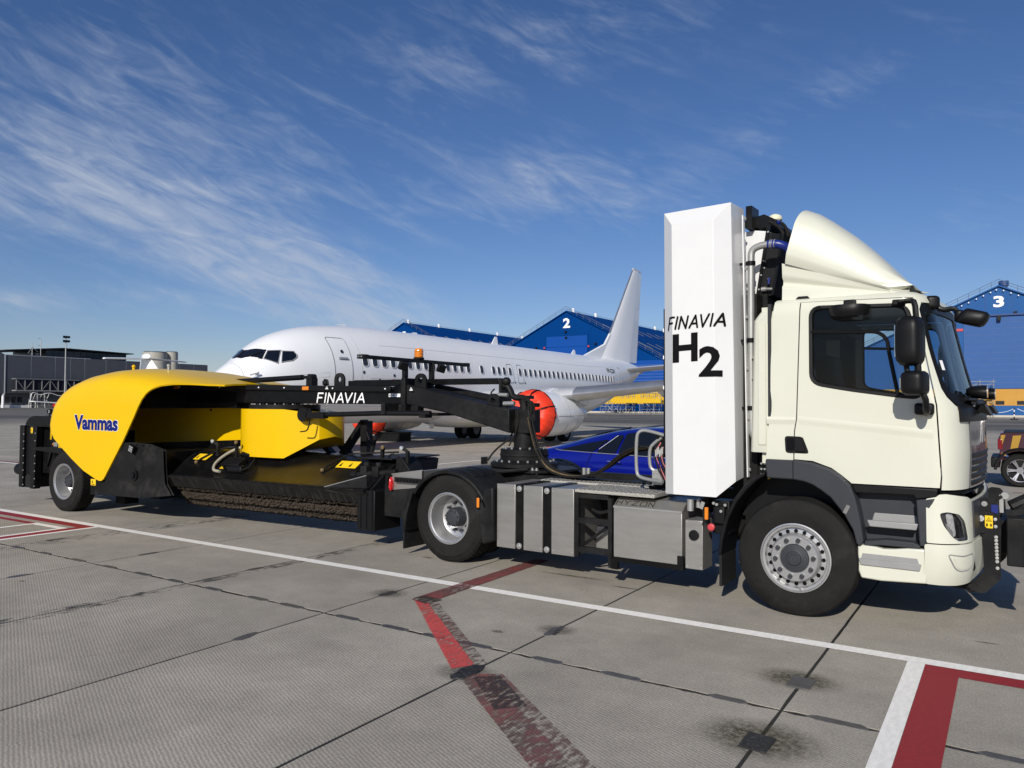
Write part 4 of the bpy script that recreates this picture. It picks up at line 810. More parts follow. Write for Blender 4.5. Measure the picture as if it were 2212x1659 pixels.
# landing gear
def bogie(name, s_, l_, r, w, gap, ztop):
    g = part(A0, name)
    MB().cyl(AP(s_, l_, r * .9), AP(s_, l_, ztop), .11, n=12).cyl(AP(s_, l_ - gap, r), AP(s_, l_ + gap, r), .07, n=10).tube([AP(s_ - .8, l_, ztop), AP(s_, l_, r + .5)], .05, 6).build('strut', 'bare_metal', g)
    for sg in (-1, 1):
        c = AP(s_, l_ + sg * gap, r); rr_ = r * AS; hw_ = w * AS / 2
        wh = MB().lathe([(rr_ * .56, -hw_), (rr_ * .8, -hw_ * 1.05), (rr_ * .95, -hw_ * .8), (rr_, -hw_ * .3), (rr_, hw_ * .3), (rr_ * .95, hw_ * .8), (rr_ * .8, hw_ * 1.05), (rr_ * .56, hw_)], c, 'y', 30).build('wheel', 'rubber', g)
        MB().lathe([(rr_ * .57, -hw_ * .9), (rr_ * .5, -hw_ * .5), (rr_ * .2, -hw_ * .55), (rr_ * .2, hw_ * .55), (rr_ * .5, hw_ * .5), (rr_ * .57, hw_ * .9)], c, 'y', 24).build('rim', 'plane_grey', g)
    return g
bogie('main_gear', 19.6, 2.86, .56, .40, .42, 1.9); bogie('main_gear', 19.6, -2.86, .56, .40, .42, 1.9); bogie('nose_gear', 4.0, 0, .34, .2, .2, 1.4)
for sg in (-1, 1): MB().box(-4.6 * AS, -3.2 * AS, sg * .3, sg * .33, .62, 1.2).build('gear_door', 'plane', A0)
MB().loft([[AP(12.2, .02, 1.2), AP(12.7, .02, 1.2), AP(12.7, -.02, 1.2), AP(12.2, -.02, 1.2)], [AP(12.3, .01, .8), AP(12.55, .01, .8), AP(12.55, -.01, .8), AP(12.3, -.01, .8)]]).build('blade_antenna', 'plane', A0)
ch = thing('wheel_chock', 'small yellow wheel chock on the ground by the airliner main wheels', 'chock', tuple((A0.matrix_world @ AP(20.3, -2.5, 0)))[:2] + (0,)); MB().prism([(-.25, 0), (.25, 0), (.12, .14), (-.12, .14)], 'x', -.15, .15).build('block', 'galv', ch)
tr = thing('drip_tray', 'small black drip tray standing on the apron below the far engine', 'tray', (-24.2, 19.2, -.0), .1)
t_ = MB()
for a in ((-.75, .75, -.45, -.40), (-.75, .75, .40, .45)): t_.box(*a, 0, .42)
for a in ((-.75, -.70, -.399, .399), (.70, .75, -.399, .399)): t_.box(*a, 0, .42)
t_.box(-.7, .7, -.4, .4, .02, .05); t_.build('tub', 'black_plastic', tr); MB().box(-.8, .8, -.5, -.451, .40, .45).box(-.8, .8, .451, .5, .40, .45).build('rim', 'black_plastic', tr)
# ================================================================== CARS
M['car_blue'] = mat('metallic blue', (.003, .009, .26), .22, metal=.3, coat=1, var=.04, vs=3)
M['maroon'] = mat('maroon paint', (.042, .008, .018), .3, coat=.8, var=.05)
M['pickup_yellow'] = mat('reflective yellow', (.34, .19, .008), .45); M['dark_red_lens'] = mat('dark red lens', (.18, .008, .012), .15, coat=1); M['car_red'] = mat('red paint', (.38, .008, .02), .3, coat=.8)
M['car_glass'] = mat('tinted car glass', (.006, .007, .009), .05, spec=.6, coat=.4)
M['alloy'] = mat('alloy wheel', (.40, .40, .42), .3, metal=.8)
def car_wheel(par, x, y, r, w=.22, spokes=7):
    wh = part(par, 'wheel', (x, y, r))
    MB().lathe([(r * .68, -w / 2), (r * .9, -w * .52), (r * .98, -w * .36), (r, 0), (r * .98, w * .36), (r * .9, w * .52), (r * .68, w / 2)], (0, 0, 0), 'y', 32).build('tyre', 'rubber', wh)
    rim = MB().lathe([(r * .69, -w * .48), (r * .64, -w * .44), (r * .62, w * .4), (r * .69, w * .48)], (0, 0, 0), 'y', 28)
    for s in (-1, 1):
        for k in range(spokes):
            a = 6.283 * k / spokes
            for da in (-.1, .1): rim.beam((.05 * math.cos(a), s * w * .34, .05 * math.sin(a)), (r * .65 * math.cos(a + da), s * w * .44, r * .65 * math.sin(a + da)), .03, .035, (0, 1, 0))
        rim.cyl((0, s * w * .2, 0), (0, s * w * .42, 0), r * .2, n=14)
    rim.build('rim', 'alloy', wh); MB().cyl((0, -w * .2, 0), (0, w * .2, 0), r * .6, n=24).build('brake_disc', 'black_plastic', wh)
def car_body(st, width_tab, n=20):
    """sections along x: (x, z_bottom, z_belt, z_top, half width at belt, half width at top)"""
    rg = []; fine_ = []
    for i in range(len(st) - 1):                     # smooth the sections along the car
        p0, p1, p2, p3 = st[max(0, i - 1)], st[i], st[i + 1], st[min(len(st) - 1, i + 2)]
        for t in (0, .25, .5, .75):
            fine_.append((lerp(p1[0], p2[0], t),) + tuple(.5 * (2 * b + (c - a) * t + (2 * a - 5 * b + 4 * c - d) * t * t + (3 * b - a - 3 * c + d) * t ** 3) for a, b, c, d in zip(p0[1:], p1[1:], p2[1:], p3[1:])))
    fine_.append(st[-1])
    for (x, zb, zl, zt, wb, wt) in fine_:
        half = [(wb * .90, zb), (wb * .98, zb + (zl - zb) * .25), (wb, zb + (zl - zb) * .6), (wb * .985, zl), (lerp(wb, wt, .55), lerp(zl, zt, .5)), (wt, zt - (zt - zl) * .10 - .02), (wt * .80, zt - .006), (wt * .4, zt + .012)]
        rg.append([(x, -y, z) for y, z in half] + [(x, y, z) for y, z in reversed(half)])
    return MB().loft(rg)
# --- blue fastback behind the truck (rear to the left)
BC = thing('fastback_car', 'glossy blue fastback car parked behind the white truck', 'car', (-3.62, 4.40, .03), GA * .2)
k = .95
st = [(-2.44, .45, .80, .86, .55, .5), (-2.40, .32, .86, .96, .80, .66), (-2.2, .27, .92, 1.00, .89, .72), (-1.75, .25, .93, 1.10, .915, .67), (-1.3, .22, .93, 1.22, .92, .64), (-.8, .20, .92, 1.33, .92, .62), (-.3, .20, .90, 1.385, .92, .61), (.2, .20, .88, 1.375, .92, .61), (.7, .20, .87, 1.27, .92, .62), (1.15, .20, .86, 1.05, .915, .68), (1.35, .20, .85, .92, .91, .75), (1.9, .22, .78, .84, .89, .74), (2.3, .26, .66, .72, .80, .66), (2.44, .38, .56, .60, .6, .5)]
car_body(st, None).build('body', 'car_blue', BC, sharp=75)
def side(x, z):                                  # side glass surface, leaning in
    zl, zt = ip([(a[0], a[2]) for a in st], x), ip([(a[0], a[3]) for a in st], x); wb, wt = ip([(a[0], a[4]) for a in st], x), ip([(a[0], a[5]) for a in st], x)
    t = max(0, min(1, (z - zl) / max(.05, zt - zl))); return (x, -(lerp(wb * .985, wt, t ** 1.05) + .016), z)
for sg in (1, -1):
    for nm, pl in (('quarter_window', [(-1.72, 1.0), (-1.05, .985), (-.80, 1.20), (-1.2, 1.125)]), ('rear_window', [(-1.0, .98), (-.62, .97), (-.55, 1.285), (-.70, 1.255)]), ('side_window', [(-.58, .97), (.06, .95), (.06, 1.335), (-.28, 1.335), (-.51, 1.30)]), ('front_window', [(.14, .95), (.95, .92), (.70, 1.14), (.42, 1.285), (.14, 1.33)])):
        mb = panel(rounded(pl, .05), side, res=.1, thick=.006); 
        if sg < 0: mb.v = [(x, -y, z) for x, y, z in mb.v]
        mb.build(nm, 'car_glass', BC, sharp=60)
    tr_ = MB().tube([Vector(side(x, z)) for x, z in ((-1.83, 1.0), (-1.72, .985), (-1.0, .965), (0, .94), (.95, .91))], .008, 5); tr_.tube([Vector(side(-.95, 1.03)), Vector(side(-.66, 1.265))], .0035, 4)
    if sg < 0: tr_.v = [(x, -y, z) for x, y, z in tr_.v]
    tr_.build('chrome_trim', 'alu', BC)
    for x in (-.62, .42):
        h_ = MB().loft([[(x + a, sg * (-.925 - b), .82 + c + .012 * a) for b, c in ((0, .02), (.03, .012), (.03, -.014), (0, -.02))] for a in (-.13, 0, .13)]); h_.build('door_handle', 'car_blue', BC); MB().sphere((x, sg * -.918, .83), .06, (1, .22, .8), 12).build('handle_cup', 'car_blue', BC); MB().tube([(x - .12, sg * -.957, .838), (x + .12, sg * -.957, .835)], .006, 5).build('handle_trim', 'alu', BC)
    for px in ([(-1.05, .97), (-1.15, .78), (-1.13, .62), (-1.02, .45)], [(.08, .95), (.10, .6), (.08, .30)], [(1.15, .9), (1.18, .6), (1.12, .35)]):
        MB().tube([(x, sg * -(ip([(.2, .905), (.6, .925), (.95, .912)], z) + .001), z) for x, z in px], .005, 4).build('door_gap', 'black_plastic', BC)
    for x in (-1.38, 1.42):
        car_wheel(BC, x, sg * -.82, .335); MB().lathe([(.40, -.02), (.44, 0), (.40, .02)], (x, sg * -.885, .34), 'y', 28).build('wheel_arch', 'car_blue', BC)
    MB().box(-2.43, -2.22, min(sg * -.5, sg * -.84), max(sg * -.5, sg * -.84), .82, .90).build('tail_light', 'red_lens', BC, bevel=.02)
MB().prism([(-.98, 1.33), (-.75, 1.40), (-.78, 1.37), (-.72, 1.31)], 'y', -.02, .02).build('roof_antenna', 'black_plastic', BC)
MB().add([(1.30, -.62, .935), (1.30, .62, .935), (.72, .50, 1.275), (.72, -.50, 1.275)], [(0, 1, 2, 3)]).build('windscreen', 'car_glass', BC); MB().add([(-1.95, -.46, 1.080), (-1.95, .46, 1.080), (-.95, .40, 1.330), (-.95, -.40, 1.330)], [(0, 1, 2, 3)]).build('rear_screen', 'car_glass', BC)
# --- maroon pickup, only its tail in frame
PU = thing('pickup_truck', 'maroon pickup with yellow blocks on its flank at the right edge', 'pickup', (3.02, 13.55, 0), GA)
k_ = .93
bd = MB()
side_o = [(-2.18, .66), (-2.20, 1.10), (-2.14, 1.215), (-.55, 1.215), (-.55, 1.02), (1.2, 1.02), (2.25, .96), (2.40, .80), (2.42, .48), (1.98, .40)]
def arch(cx, r, z): return [(cx + r * math.cos(R(a)), z + r * math.sin(R(a))) for a in range(0, 181, 15)]
outline = side_o[:9] + [(2.05, .42)] + [(1.55 + .44 * math.cos(R(a)), .36 + .46 * math.sin(R(a))) for a in range(10, 171, 16)] + [(1.1, .36), (-1.35, .36)] + [(-1.80 + .44 * math.cos(R(a)), .36 + .46 * math.sin(R(a))) for a in range(10, 171, 16)] + [(-2.24, .45)]
for y0, y1 in ((-.93, -.86), (.86, .93)): bd.prism(outline, 'y', y0, y1)
bd.box(-2.17, -2.11, -.859, .859, .60, 1.21).box(-.6, -.5, -.859, .859, .5, 1.21).box(-2.1, -.61, -.855, .855, .58, .64).box(-.49, 2.2, -.85, .85, .42, 1.0); bd.build('body', 'maroon', PU, bevel=.015)
cabp = MB().loft([[(x0, -w, z), (x1, -w, z), (x1, w, z), (x0, w, z)] for x0, x1, w, z in ((-.55, 1.35, .86, 1.01), (-.45, .55, .70, 1.66))]); cabp.build('cab', 'maroon', PU, bevel=.05)
for sg in (-1, 1):
    MB().add([(-.40, sg * .855, 1.06), (.35, sg * .855, 1.06), (.28, sg * .735, 1.56), (-.36, sg * .735, 1.56)], [(0, 1, 2, 3)]).add([(.42, sg * .855, 1.06), (1.1, sg * .855, 1.06), (.55, sg * .735, 1.56), (.36, sg * .735, 1.56)], [(0, 1, 2, 3)]).build('side_window', 'car_glass', PU)
    for pl in ([(-1.93, 1.16), (-1.77, 1.17), (-1.84, .88), (-1.98, .86)], [(-1.30, 1.17), (-1.05, 1.17), (-1.12, .80), (-1.34, .86)], [(-2.16, 1.17), (-2.07, 1.17), (-2.13, .97), (-2.17, .97)], [(-2.15, .77), (-2.09, .76), (-2.05, .70), (-2.15, .71)]):
        MB().add([(x, sg * .934, z) for x, z in pl], [(0, 1, 2, 3)]).build('yellow_block', 'pickup_yellow', PU)
    for xa in (-1.80, 1.55): MB().tube([(xa + .475 * math.cos(R(a)), sg * .925, .36 + .50 * math.sin(R(a))) for a in range(2, 179, 8)], .032, 6).build('wheel_arch', 'black_plastic', PU)
    for x in (-1.80, 1.55): car_wheel(PU, x, sg * .80, .375, .25, 6)
    MB().box(-2.225, -2.12, min(sg * .8, sg * .935), max(sg * .8, sg * .935), .84, 1.08).build('tail_light', 'dark_red_lens', PU, bevel=.02)
    MB().tube([(-2.0 + .5, sg * .80, 1.21), (-1.38, sg * .78, 1.33), (-.75, sg * .76, 1.36), (-.62, sg * .76, 1.22)], .035, 8, smooth=2).build('sport_bar', 'black_plastic', PU)
    MB().obox((-2.17, sg * .82, .30), (.03, .22, .30)).build('mudflap', 'rubber_flap', PU) if False else MB().box(-2.02, -1.99, min(sg * .7, sg * .92), max(sg * .7, sg * .92), .22, .62).build('mudflap', 'rubber_flap', PU)
MB().box(-2.36, -2.18, -.85, .85, .42, .66).build('rear_bumper', 'black_plastic', PU, bevel=.03); MB().box(-2.1, 2.1, -.6, .6, .30, .41).build('chassis', 'black_plastic', PU)
MB().box(2.2, 2.46, -.85, .85, .42, .62).build('front_bumper', 'black_plastic', PU, bevel=.03); MB().box(-2.09, -.62, -.85, .85, 1.216, 1.25).build('bed_cover', 'black_plastic', PU)
# --- red car far away by the terminal
p_ = GR @ Vector((-232, 109.6, 0)); RC = thing('hatchback_car', 'small red hatchback parked far away by the terminal', 'car', (p_.x, p_.y, -.03), GA + R(95))
stc = [(-2.1, .4, .8, .9, .7, .6), (-1.9, .25, .9, 1.3, .85, .62), (-1.3, .2, .92, 1.5, .88, .62), (0, .2, .92, 1.52, .88, .62), (.8, .2, .9, 1.2, .88, .66), (1.2, .2, .88, .95, .87, .7), (1.9, .3, .75, .8, .8, .65), (2.1, .4, .6, .65, .6, .5)]
car_body(stc, None).build('body', 'car_red', RC, sharp=40)
for sg in (-1, 1):
    MB().add([(x, sg * (.87 - (z - .95) * .42), z) for x, z in ((-1.75, .98), (.85, .96), (.3, 1.42), (-1.5, 1.42))], [(0, 1, 2, 3)]).build('side_window', 'car_glass', RC)
    for x in (-1.3, 1.3): car_wheel(RC, x, sg * .78, .33)
# ================================================================== WHITE TRACTOR TRUCK (x forward, y to its left, front axle at x = -.07)
T = thing('tractor_truck', 'cream white tractor unit with a tall white box lettered H2 behind its cab', 'truck', (0, 0, 0))
# ---- cab skin: s<0 runs back along the flank, 0..1 round the front corner, 1..2 across the front to the middle
CW, CA, CB = 1.16, .22, .38
XE = [(1.10, .985), (1.45, 1.0), (1.8, .985), (1.96, .925), (2.2, .862), (2.64, .765), (2.72, .74)]
def cab(s, z, off=0.0):
    ze = min(z, 2.68); ph = max(0, min(1, (z - 2.68) / .2)) * math.pi / 2; inw = .12 * (1 - math.cos(ph)) - off * math.cos(ph); zo = ze + .10 * math.sin(ph) + off * math.sin(ph)
    xe = ip(XE, ze)
    if s <= 0: x, y, nx, ny = xe + s, -CW, 0, -1
    elif s <= 1: t = s * math.pi / 2; x, y, nx, ny = xe + CA * math.sin(t), -(CW - CB) - CB * math.cos(t), math.sin(t), -math.cos(t)
    else: u = s - 1; yy_ = -(CW - CB) * (1 - u); x, y, nx, ny = xe + CA + .055 * (1 - (1 - u) ** 2), yy_, 1, 0
    return Vector((x - nx * inw, y - ny * inw, zo))
def sx(x, z):
    d = x - ip(XE, min(z, 2.68)); return (d if d <= 0 else math.asin(min(1, d / CA)) / (math.pi / 2), z)
def cpan(name, pts, m, par, off=0.0, holes=(), thick=.012, res=.07, both=True, raw=False, **k):
    cv = (lambda p: p) if raw else (lambda p: [sx(*q) for q in densify(p, .08)])
    mb = panel(cv(pts), lambda u, v: cab(u, v, off), [cv(h) for h in holes], res, thick)
    if both: mb.mirror_y()
    return mb.build(name, m, par, sharp=50, **k)
DOOR = [(-.034, 2.748), (-.070, 1.704), (-.088, 1.60), (-.095, 1.352), (-.075, 1.352), (.060, 1.345), (.215, 1.292), (.300, 1.232), (.375, 1.170), (1.028, 1.172), (1.036, 1.262), (1.006, 1.83), (.934, 2.21), (.838, 2.722)]
DOOR = rounded(DOOR[:1], 0) if 0 else DOOR
WIN = rounded([(.050, 2.680), (.052, 2.022), (.352, 1.966), (.752, 1.908), (.905, 1.895), (.885, 2.20), (.800, 2.655)], .09, 5)
C_ = part(T, 'cab')
gap = .011
body_pts = [(-.345, 1.345), (-.095 - gap, 1.345)] + [(-.088 - gap, 1.60), (-.070 - gap, 1.704), (-.034 - gap, 2.748 + gap)] + [(.838 + gap, 2.722 + gap), (.934 + gap, 2.21), (1.006 + gap, 1.83), (1.036 + gap, 1.262), (1.030 + gap, 1.155)]
bp_ = [sx(*q) for q in densify(body_pts, .08)[:-1] if True]
# the closing edge of densify() runs back to the start: keep only the open run
run = []
for a, b in zip(body_pts, body_pts[1:]):
    n = max(1, int(math.hypot(b[0] - a[0], b[1] - a[1]) / .08)); run += [(a[0] + (b[0] - a[0]) * i / n, a[1] + (b[1] - a[1]) * i / n) for i in range(n)]
run.append(body_pts[-1])
outl = [sx(*q) for q in run] + [(.93, 1.155), (.93, 1.80), (.70, 1.80), (.52, 1.83), (.40, 1.90), (.36, 1.97), (.34, 2.3), (.36, 2.62), (.46, 2.68), (2.0, 2.69), (2.0, 2.879)] + [(sx(x, 2.68)[0], 2.879) for x in (.74, .5, .2, -.1, -.268)] + [(sx(-.270, 2.68)[0], 2.70), (sx(-.30, 2.1)[0], 2.1), (sx(-.33, 1.6)[0], 1.6)]
panel(outl, lambda u, v: cab(u, v), res=.07, thick=.014).mirror_y().build('cab_shell', 'cream', C_, sharp=50)
rt = [cab(s, 2.879) for s in [sx(-.268, 2.68)[0], -.6, -.3, 0, .25, .5, .75, 1, 1.3, 1.6, 2.0]]
MB().add([Vector((p.x, p.y, p.z - .004)) for p in rt] + [Vector((p.x, -p.y, p.z - .004)) for p in reversed(rt[:-1])], [tuple(range(len(rt) * 2 - 1))]).build('roof', 'cream', C_)
DR = cpan('door', DOOR, 'cream', T, .004, [WIN], .03, res=.06, both=False)
dl = panel([sx(*q) for q in densify(DOOR, .08)], lambda u, v: cab(u, v, .004), [[sx(*q) for q in densify(WIN, .08)]], .07, .03); dl.v = [(x, -y, z) for x, y, z in dl.v]; DL = dl.build('door', 'cream', T, sharp=50)
def on_cab(x, z, off): return cab(*sx(x, z), off)
def frame(pts, r, m, par, off=.004, closed=True, name='window_frame', ymir=False):
    q = [on_cab(x, z, off) for x, z in pts]; q = q + [q[0]] if closed else q
    mb = MB().tube(q, r, 6, caps=not closed)
    if ymir: mb.v = [(x, -y, z) for x, y, z in mb.v]
    return mb.build(name, m, par)
WINI = densify(WIN, .05)
QTR = [(.05, 2.468), (.30, 2.455), (.535, 2.448)] + [(.535 + .13 * math.sin(R(a)), 2.318 + .13 * math.cos(R(a))) for a in range(15, 90, 15)] + [(.668, 2.28), (.705, 2.08), (.735, 1.915)]
for par, ym in ((DR, False), (DL, True)):
    frame(WINI, .020, 'black_plastic', par, .0, ymir=ym); frame(QTR, .016, 'black_plastic', par, .006, False, 'quarter_light_frame', ym)
    mb = panel([sx(*q) for q in WINI], lambda u, v: cab(u, v, -.012), res=.12, thick=0)
    if ym: mb.v = [(x, -y, z) for x, y, z in mb.v]
    mb.build('window_glass', 'glass_cab', par, flip=False)
# creases, door handle
for z0, z1, x0, x1 in ((1.700, 1.602, -.06, .985),):
    pts = [(lerp(x0, x1, t), lerp(z0, z1, t)) for t in [i / 16 for i in range(17)]]
    rg = [[on_cab(x, z + .035, .0035), on_cab(x, z + .004, .010), on_cab(x, z - .012, .006), on_cab(x, z - .05, .0035)] for x, z in pts]
    MB().loft(rg, closed=False).build('belt_crease', 'cream', DR)
MB().loft([[on_cab(x, 1.725, .0), on_cab(x, 1.700, .010), on_cab(x, 1.66, .001)] for x in (-.335, -.25, -.17, -.087)], closed=False).build('belt_crease', 'cream', C_)
hp = rounded([(-.178, 1.556), (-.045, 1.553), (-.02, 1.545), (.032, 1.405), (-.17, 1.407)], .03)
cpan('handle_recess', hp, 'black_plastic', DR, .006, both=False, thick=.008)
cpan('handle_grip', rounded([(-.08, 1.535), (-.035, 1.535), (.0, 1.425), (-.08, 1.425)], .02), 'black_plastic', DR, .028, both=False, thick=.02)
cpan('handle_cup', rounded([(-.160, 1.537), (-.092, 1.537), (-.092, 1.428), (-.158, 1.428)], .02), 'ink', DR, .008, both=False, thick=.004)
# rear corner fairing of the cab, set further in
MB().loft([[(-.50 + a, y, 1.40) for a, y in ((0, -1.00), (.0, -1.09), (.035, -1.125), (.30, -1.14), (.30, -1.0))], [(-.465 + a, y, 2.60) for a, y in ((0, -1.00), (0, -1.09), (.035, -1.125), (.30, -1.14), (.30, -1.0))], [(-.42 + a, y, 2.68) for a, y in ((0, -1.00), (0, -1.05), (.035, -1.09), (.25, -1.10), (.25, -1.0))]]).mirror_y().build('corner_fairing', 'cream', C_, sharp=50)
MB().loft([[(-.42, -1.13, z), (-.415, -1.137, z), (-.35, -1.142, z), (-.345, -1.13, z)] for z in (1.47, 2.57)]).build('corner_rib', 'cream', C_)
MB().box(-.33, -.30, -1.14, 1.14, 1.30, 2.74).build('back_wall', 'interior', C_)
MB().box(-.40, -.335, -1.08, 1.08, 1.30, 2.72).build('back_panel', 'cream', C_)
# windscreen with its black border, cowl
WS = [(.375, 2.61), (.355, 2.3), (.375, 1.98), (.42, 1.915), (.56, 1.845), (2.0, 1.82), (2.0, 2.68), (.47, 2.672)]
WSI = rounded([(.47, 2.60), (.45, 2.3), (.475, 2.02), (.58, 1.93), (2.0, 1.90), (2.0, 2.61)], .05)
cpan('windscreen_border', WS, 'black_plastic', C_, -.006, [WSI] if 0 else [], raw=True) if 0 else None
panel(rounded(WS, .03), lambda u, v: cab(u, v, -.006), [[(u if u < 1.9 else 1.94, v) for u, v in WSI]], .05, .006).mirror_y().build('windscreen_border', 'black_plastic', C_, sharp=50)
panel([(u, v) for u, v in WSI], lambda u, v: cab(u, v, -.016), res=.12, thick=0).mirror_y().build('windscreen', 'glass_ws', C_, flip=False)
MB().loft([[cab(s, 1.83, .015), cab(s, 1.78, .03), cab(s, 1.70, .02), cab(s, 1.70, -.03), cab(s, 1.86, -.03)] for s in (.56, .75, 1, 1.5, 2.0)]).mirror_y().build('cowl', 'black_plastic', C_, sharp=50)
# front panels
panel([(.955, 1.155), (2, 1.155), (2, 1.795), (.955, 1.795)], lambda u, v: cab(u, v, .01), res=.1, thick=.02).mirror_y().build('front_panel', 'front_gloss', C_, sharp=50)
gr = MB()
for k in range(5): z = 1.17 + .056 * k; gr.loft([[cab(s, z, .012), cab(s, z + .035, .020), cab(s, z + .045, .012)] for s in (1.0, 1.3, 1.7, 2.0)])
gr.mirror_y().build('grille', 'black_plastic', C_)
letters('WY-G', .62, .13, lambda x, y, d: Vector((1.285 + .05 - .06 * (x - .31) ** 2, -.31 + x, 1.30 + y)), bold=.02).build('front_lettering', 'white_ink', C_, flip=False) if 0 else None
# ---- roof fairing
st_ = []
for k in range(11):
    t = k / 10
    xb, zb = lerp(-.19, .66, t), lerp(3.105, 2.795, t)
    xt = lerp(-.07, .93, t); zt = ip([(-.076, 3.645), (.023, 3.60), (.144, 3.51), (.363, 3.325), (.573, 3.105), (.763, 2.872), (.875, 2.79), (.95, 2.745)], xt)
    hw_ = lerp(1.115, 1.02, t); rg = []
    for j in range(15):
        a = (j / 14) * math.pi / 2; y = hw_ * math.cos(a) ** .42; u = math.sin(a) ** .52; z = zb + (zt + .022 - zb) * u
        if j < 4: y = hw_ - .035 * (1 - j / 3.0) ** 1.5 * (1 - .5 * t)
        if j < 4: z = zb + (zt + .022 - zb) * (.0 + .055 * j)
        rg.append(Vector((lerp(xb, xt, max(0, min(1, (z - zb) / max(.01, zt - zb)))), -y, z)))
    st_.append(rg)
FA = part(T, 'roof_fairing')
fm = MB().loft(st_, closed=False); lip = [[p, p + Vector((.03, .03 if j < 12 else 0, -.03 if j > 5 else .0))] for j, p in enumerate(st_[0])]
fm.loft(lip, closed=False); bot = [[r_[0], r_[0] + Vector((0, .07, .004))] for r_ in st_]; fm.loft(bot, closed=False)
fm.mirror_y().build('upper_shell', 'cream', FA, sharp=40)
lf = MB(); rows = []
for k in range(9):
    t = k / 8; x = lerp(-.205, .66, t); ztop = lerp(3.115, 2.80, t); rows.append([Vector((x - .02 * (1 - t), -1.055 + .012 * math.sin(3 * u) + (.035 if .38 < u < .62 else 0) * (1 - t) , lerp(2.772, ztop, u))) for u in (0, .15, .3, .38, .45, .55, .62, .75, .9, 1.0)])
lf.loft(rows, closed=False); rb = [[p, p + Vector((.02, .08, 0))] for p in rows[0]]; lf.loft(rb, closed=False)
lf.mirror_y().build('lower_shell', 'cream', FA, sharp=60)
MB().loft([[(x, y, z) for y, z in ((-1.0, 2.77), (1.0, 2.77), (.8, 3.4), (-.8, 3.4))] for x in (-.10, -.085)]).build('back_plate', 'black_plastic', FA)
MB().loft([[(.66, -1.06, 2.772), (.75, -1.06, 2.772), (.66, -1.06, 2.80)], [(.66, -.9, 2.772), (.95, -.9, 2.772), (.66, -.9, 2.86)]]).mirror_y().build('front_foot', 'cream', FA)
MB().prism([(.80, 2.775), (.90, 2.775), (.845, 2.80), (.828, 2.835), (.815, 2.838)], 'y', -1.0, -.95).build('roof_fin', 'black_plastic', C_, bevel=.008)
MB().loft([[(-.10 + a, y, 2.775 + h) for a, y in ((0, -1.08), (.12, -1.08), (.12, -1.02), (0, -1.02))] if not k else [(-.08 + a, y, 2.80) for a, y in ((0, -1.07), (.08, -1.07), (.08, -1.03), (0, -1.03))] for k, h in ((0, 0), (1, 0))]).build('roof_bracket', 'black_plastic', C_)
# ---- mirrors
def shell_box(c, size, rz, par, name, m='black_plastic', p=.55, tilt=0):
    """soft-edged housing: superellipse sections stacked upwards"""
    rot = Matrix.Rotation(rz, 3, 'Z') @ Matrix.Rotation(tilt, 3, 'Y'); rg = []
    for j in range(11):
        v = -1 + 2 * j / 10; k = (1 - abs(v) ** 5) ** .25 if abs(v) < 1 else .55; k = max(k, .62); r_ = []
        for i in range(24):
            a = 6.28318 * i / 24; ca, sa = math.cos(a), math.sin(a); x = math.copysign(abs(ca) ** p, ca); y = math.copysign(abs(sa) ** p, sa)
            r_.append(Vector(c) + rot @ Vector((x * size[0] / 2 * k, y * size[1] / 2 * (k if sa < 0 else 1), v * size[2] / 2)))
        rg.append(r_)
    return MB().loft(rg).build(name, m, par, sharp=60)
for sg in (-1, 1):
    MI = part(T, 'side_mirror')
    shell_box((.862, sg * 1.45, 2.335), (.19, .22, .38), sg * R(12), MI, 'main_housing'); shell_box((.895, sg * 1.45, 2.005), (.175, .22, .19), sg * R(12), MI, 'wide_angle_housing')
    for (y, x, z, h_) in ((1.45, .765, 2.335, .30), (1.45, .80, 2.005, .13)): MB().obox((x + .014, sg * y, z), (.006, .14, h_ - .05), Matrix.Rotation(sg * R(12), 3, 'Z')).build('mirror_glass', 'chrome', MI)
    MB().tube([(.74, sg * 1.17, 2.675), (.78, sg * 1.24, 2.672), (.86, sg * 1.40, 2.66), (.90, sg * 1.46, 2.64), (.91, sg * 1.47, 2.5)], .022, 8, smooth=1).tube([(.915, sg * 1.45, 2.17), (.92, sg * 1.45, 1.95), (.965, sg * 1.45, 1.90), (.97, sg * 1.42, 1.80), (.96, sg * 1.30, 1.765), (.93, sg * 1.17, 1.775)], .024, 8, smooth=1).tube([(.83, sg * 1.45, 2.17), (.845, sg * 1.45, 2.08)], .02, 8).build('arm', 'black_plastic', MI)
    MB().box(.70, .80, min(sg * 1.165, sg * 1.21), max(sg * 1.165, sg * 1.21), 2.650, 2.70).build('upper_foot', 'black_plastic', MI, bevel=.012); MB().box(.86, 1.0, min(sg * 1.165, sg * 1.24), max(sg * 1.165, sg * 1.24), 1.755, 1.85).build('lower_foot', 'black_plastic', MI, bevel=.02)
KM = part(T, 'kerb_mirror')
rg = []
for j in range(9):
    v = j / 8; z = 2.672 - .080 * v; r_ = []
    for i in range(25):
        t = -1 + 2 * i / 24; bulge = (1 - abs(t) ** 2.6) ** .5; r_.append(Vector((.372 + .168 * t * (1 - .10 * v), -1.20 - (.155 * bulge) * (1 - .45 * (v - .35) ** 2) * (1 if v < .9 else .96), z - .03 * bulge * v)))
    rg.append(r_ + [Vector((.372 + .14, -1.19, z)), Vector((.372 - .14, -1.19, z))])
MB().loft(rg).build('housing', 'black_plastic', KM, sharp=60)
MB().box(.325, .425, -1.21, -1.165, 2.65, 2.725).build('foot', 'black_plastic', KM, bevel=.012)
MB().add([(.24, -1.33, 2.575), (.50, -1.33, 2.575), (.48, -1.20, 2.55), (.26, -1.20, 2.55)], [(0, 1, 2, 3)]).build('mirror_glass', 'chrome', KM)
FM = part(T, 'front_mirror')
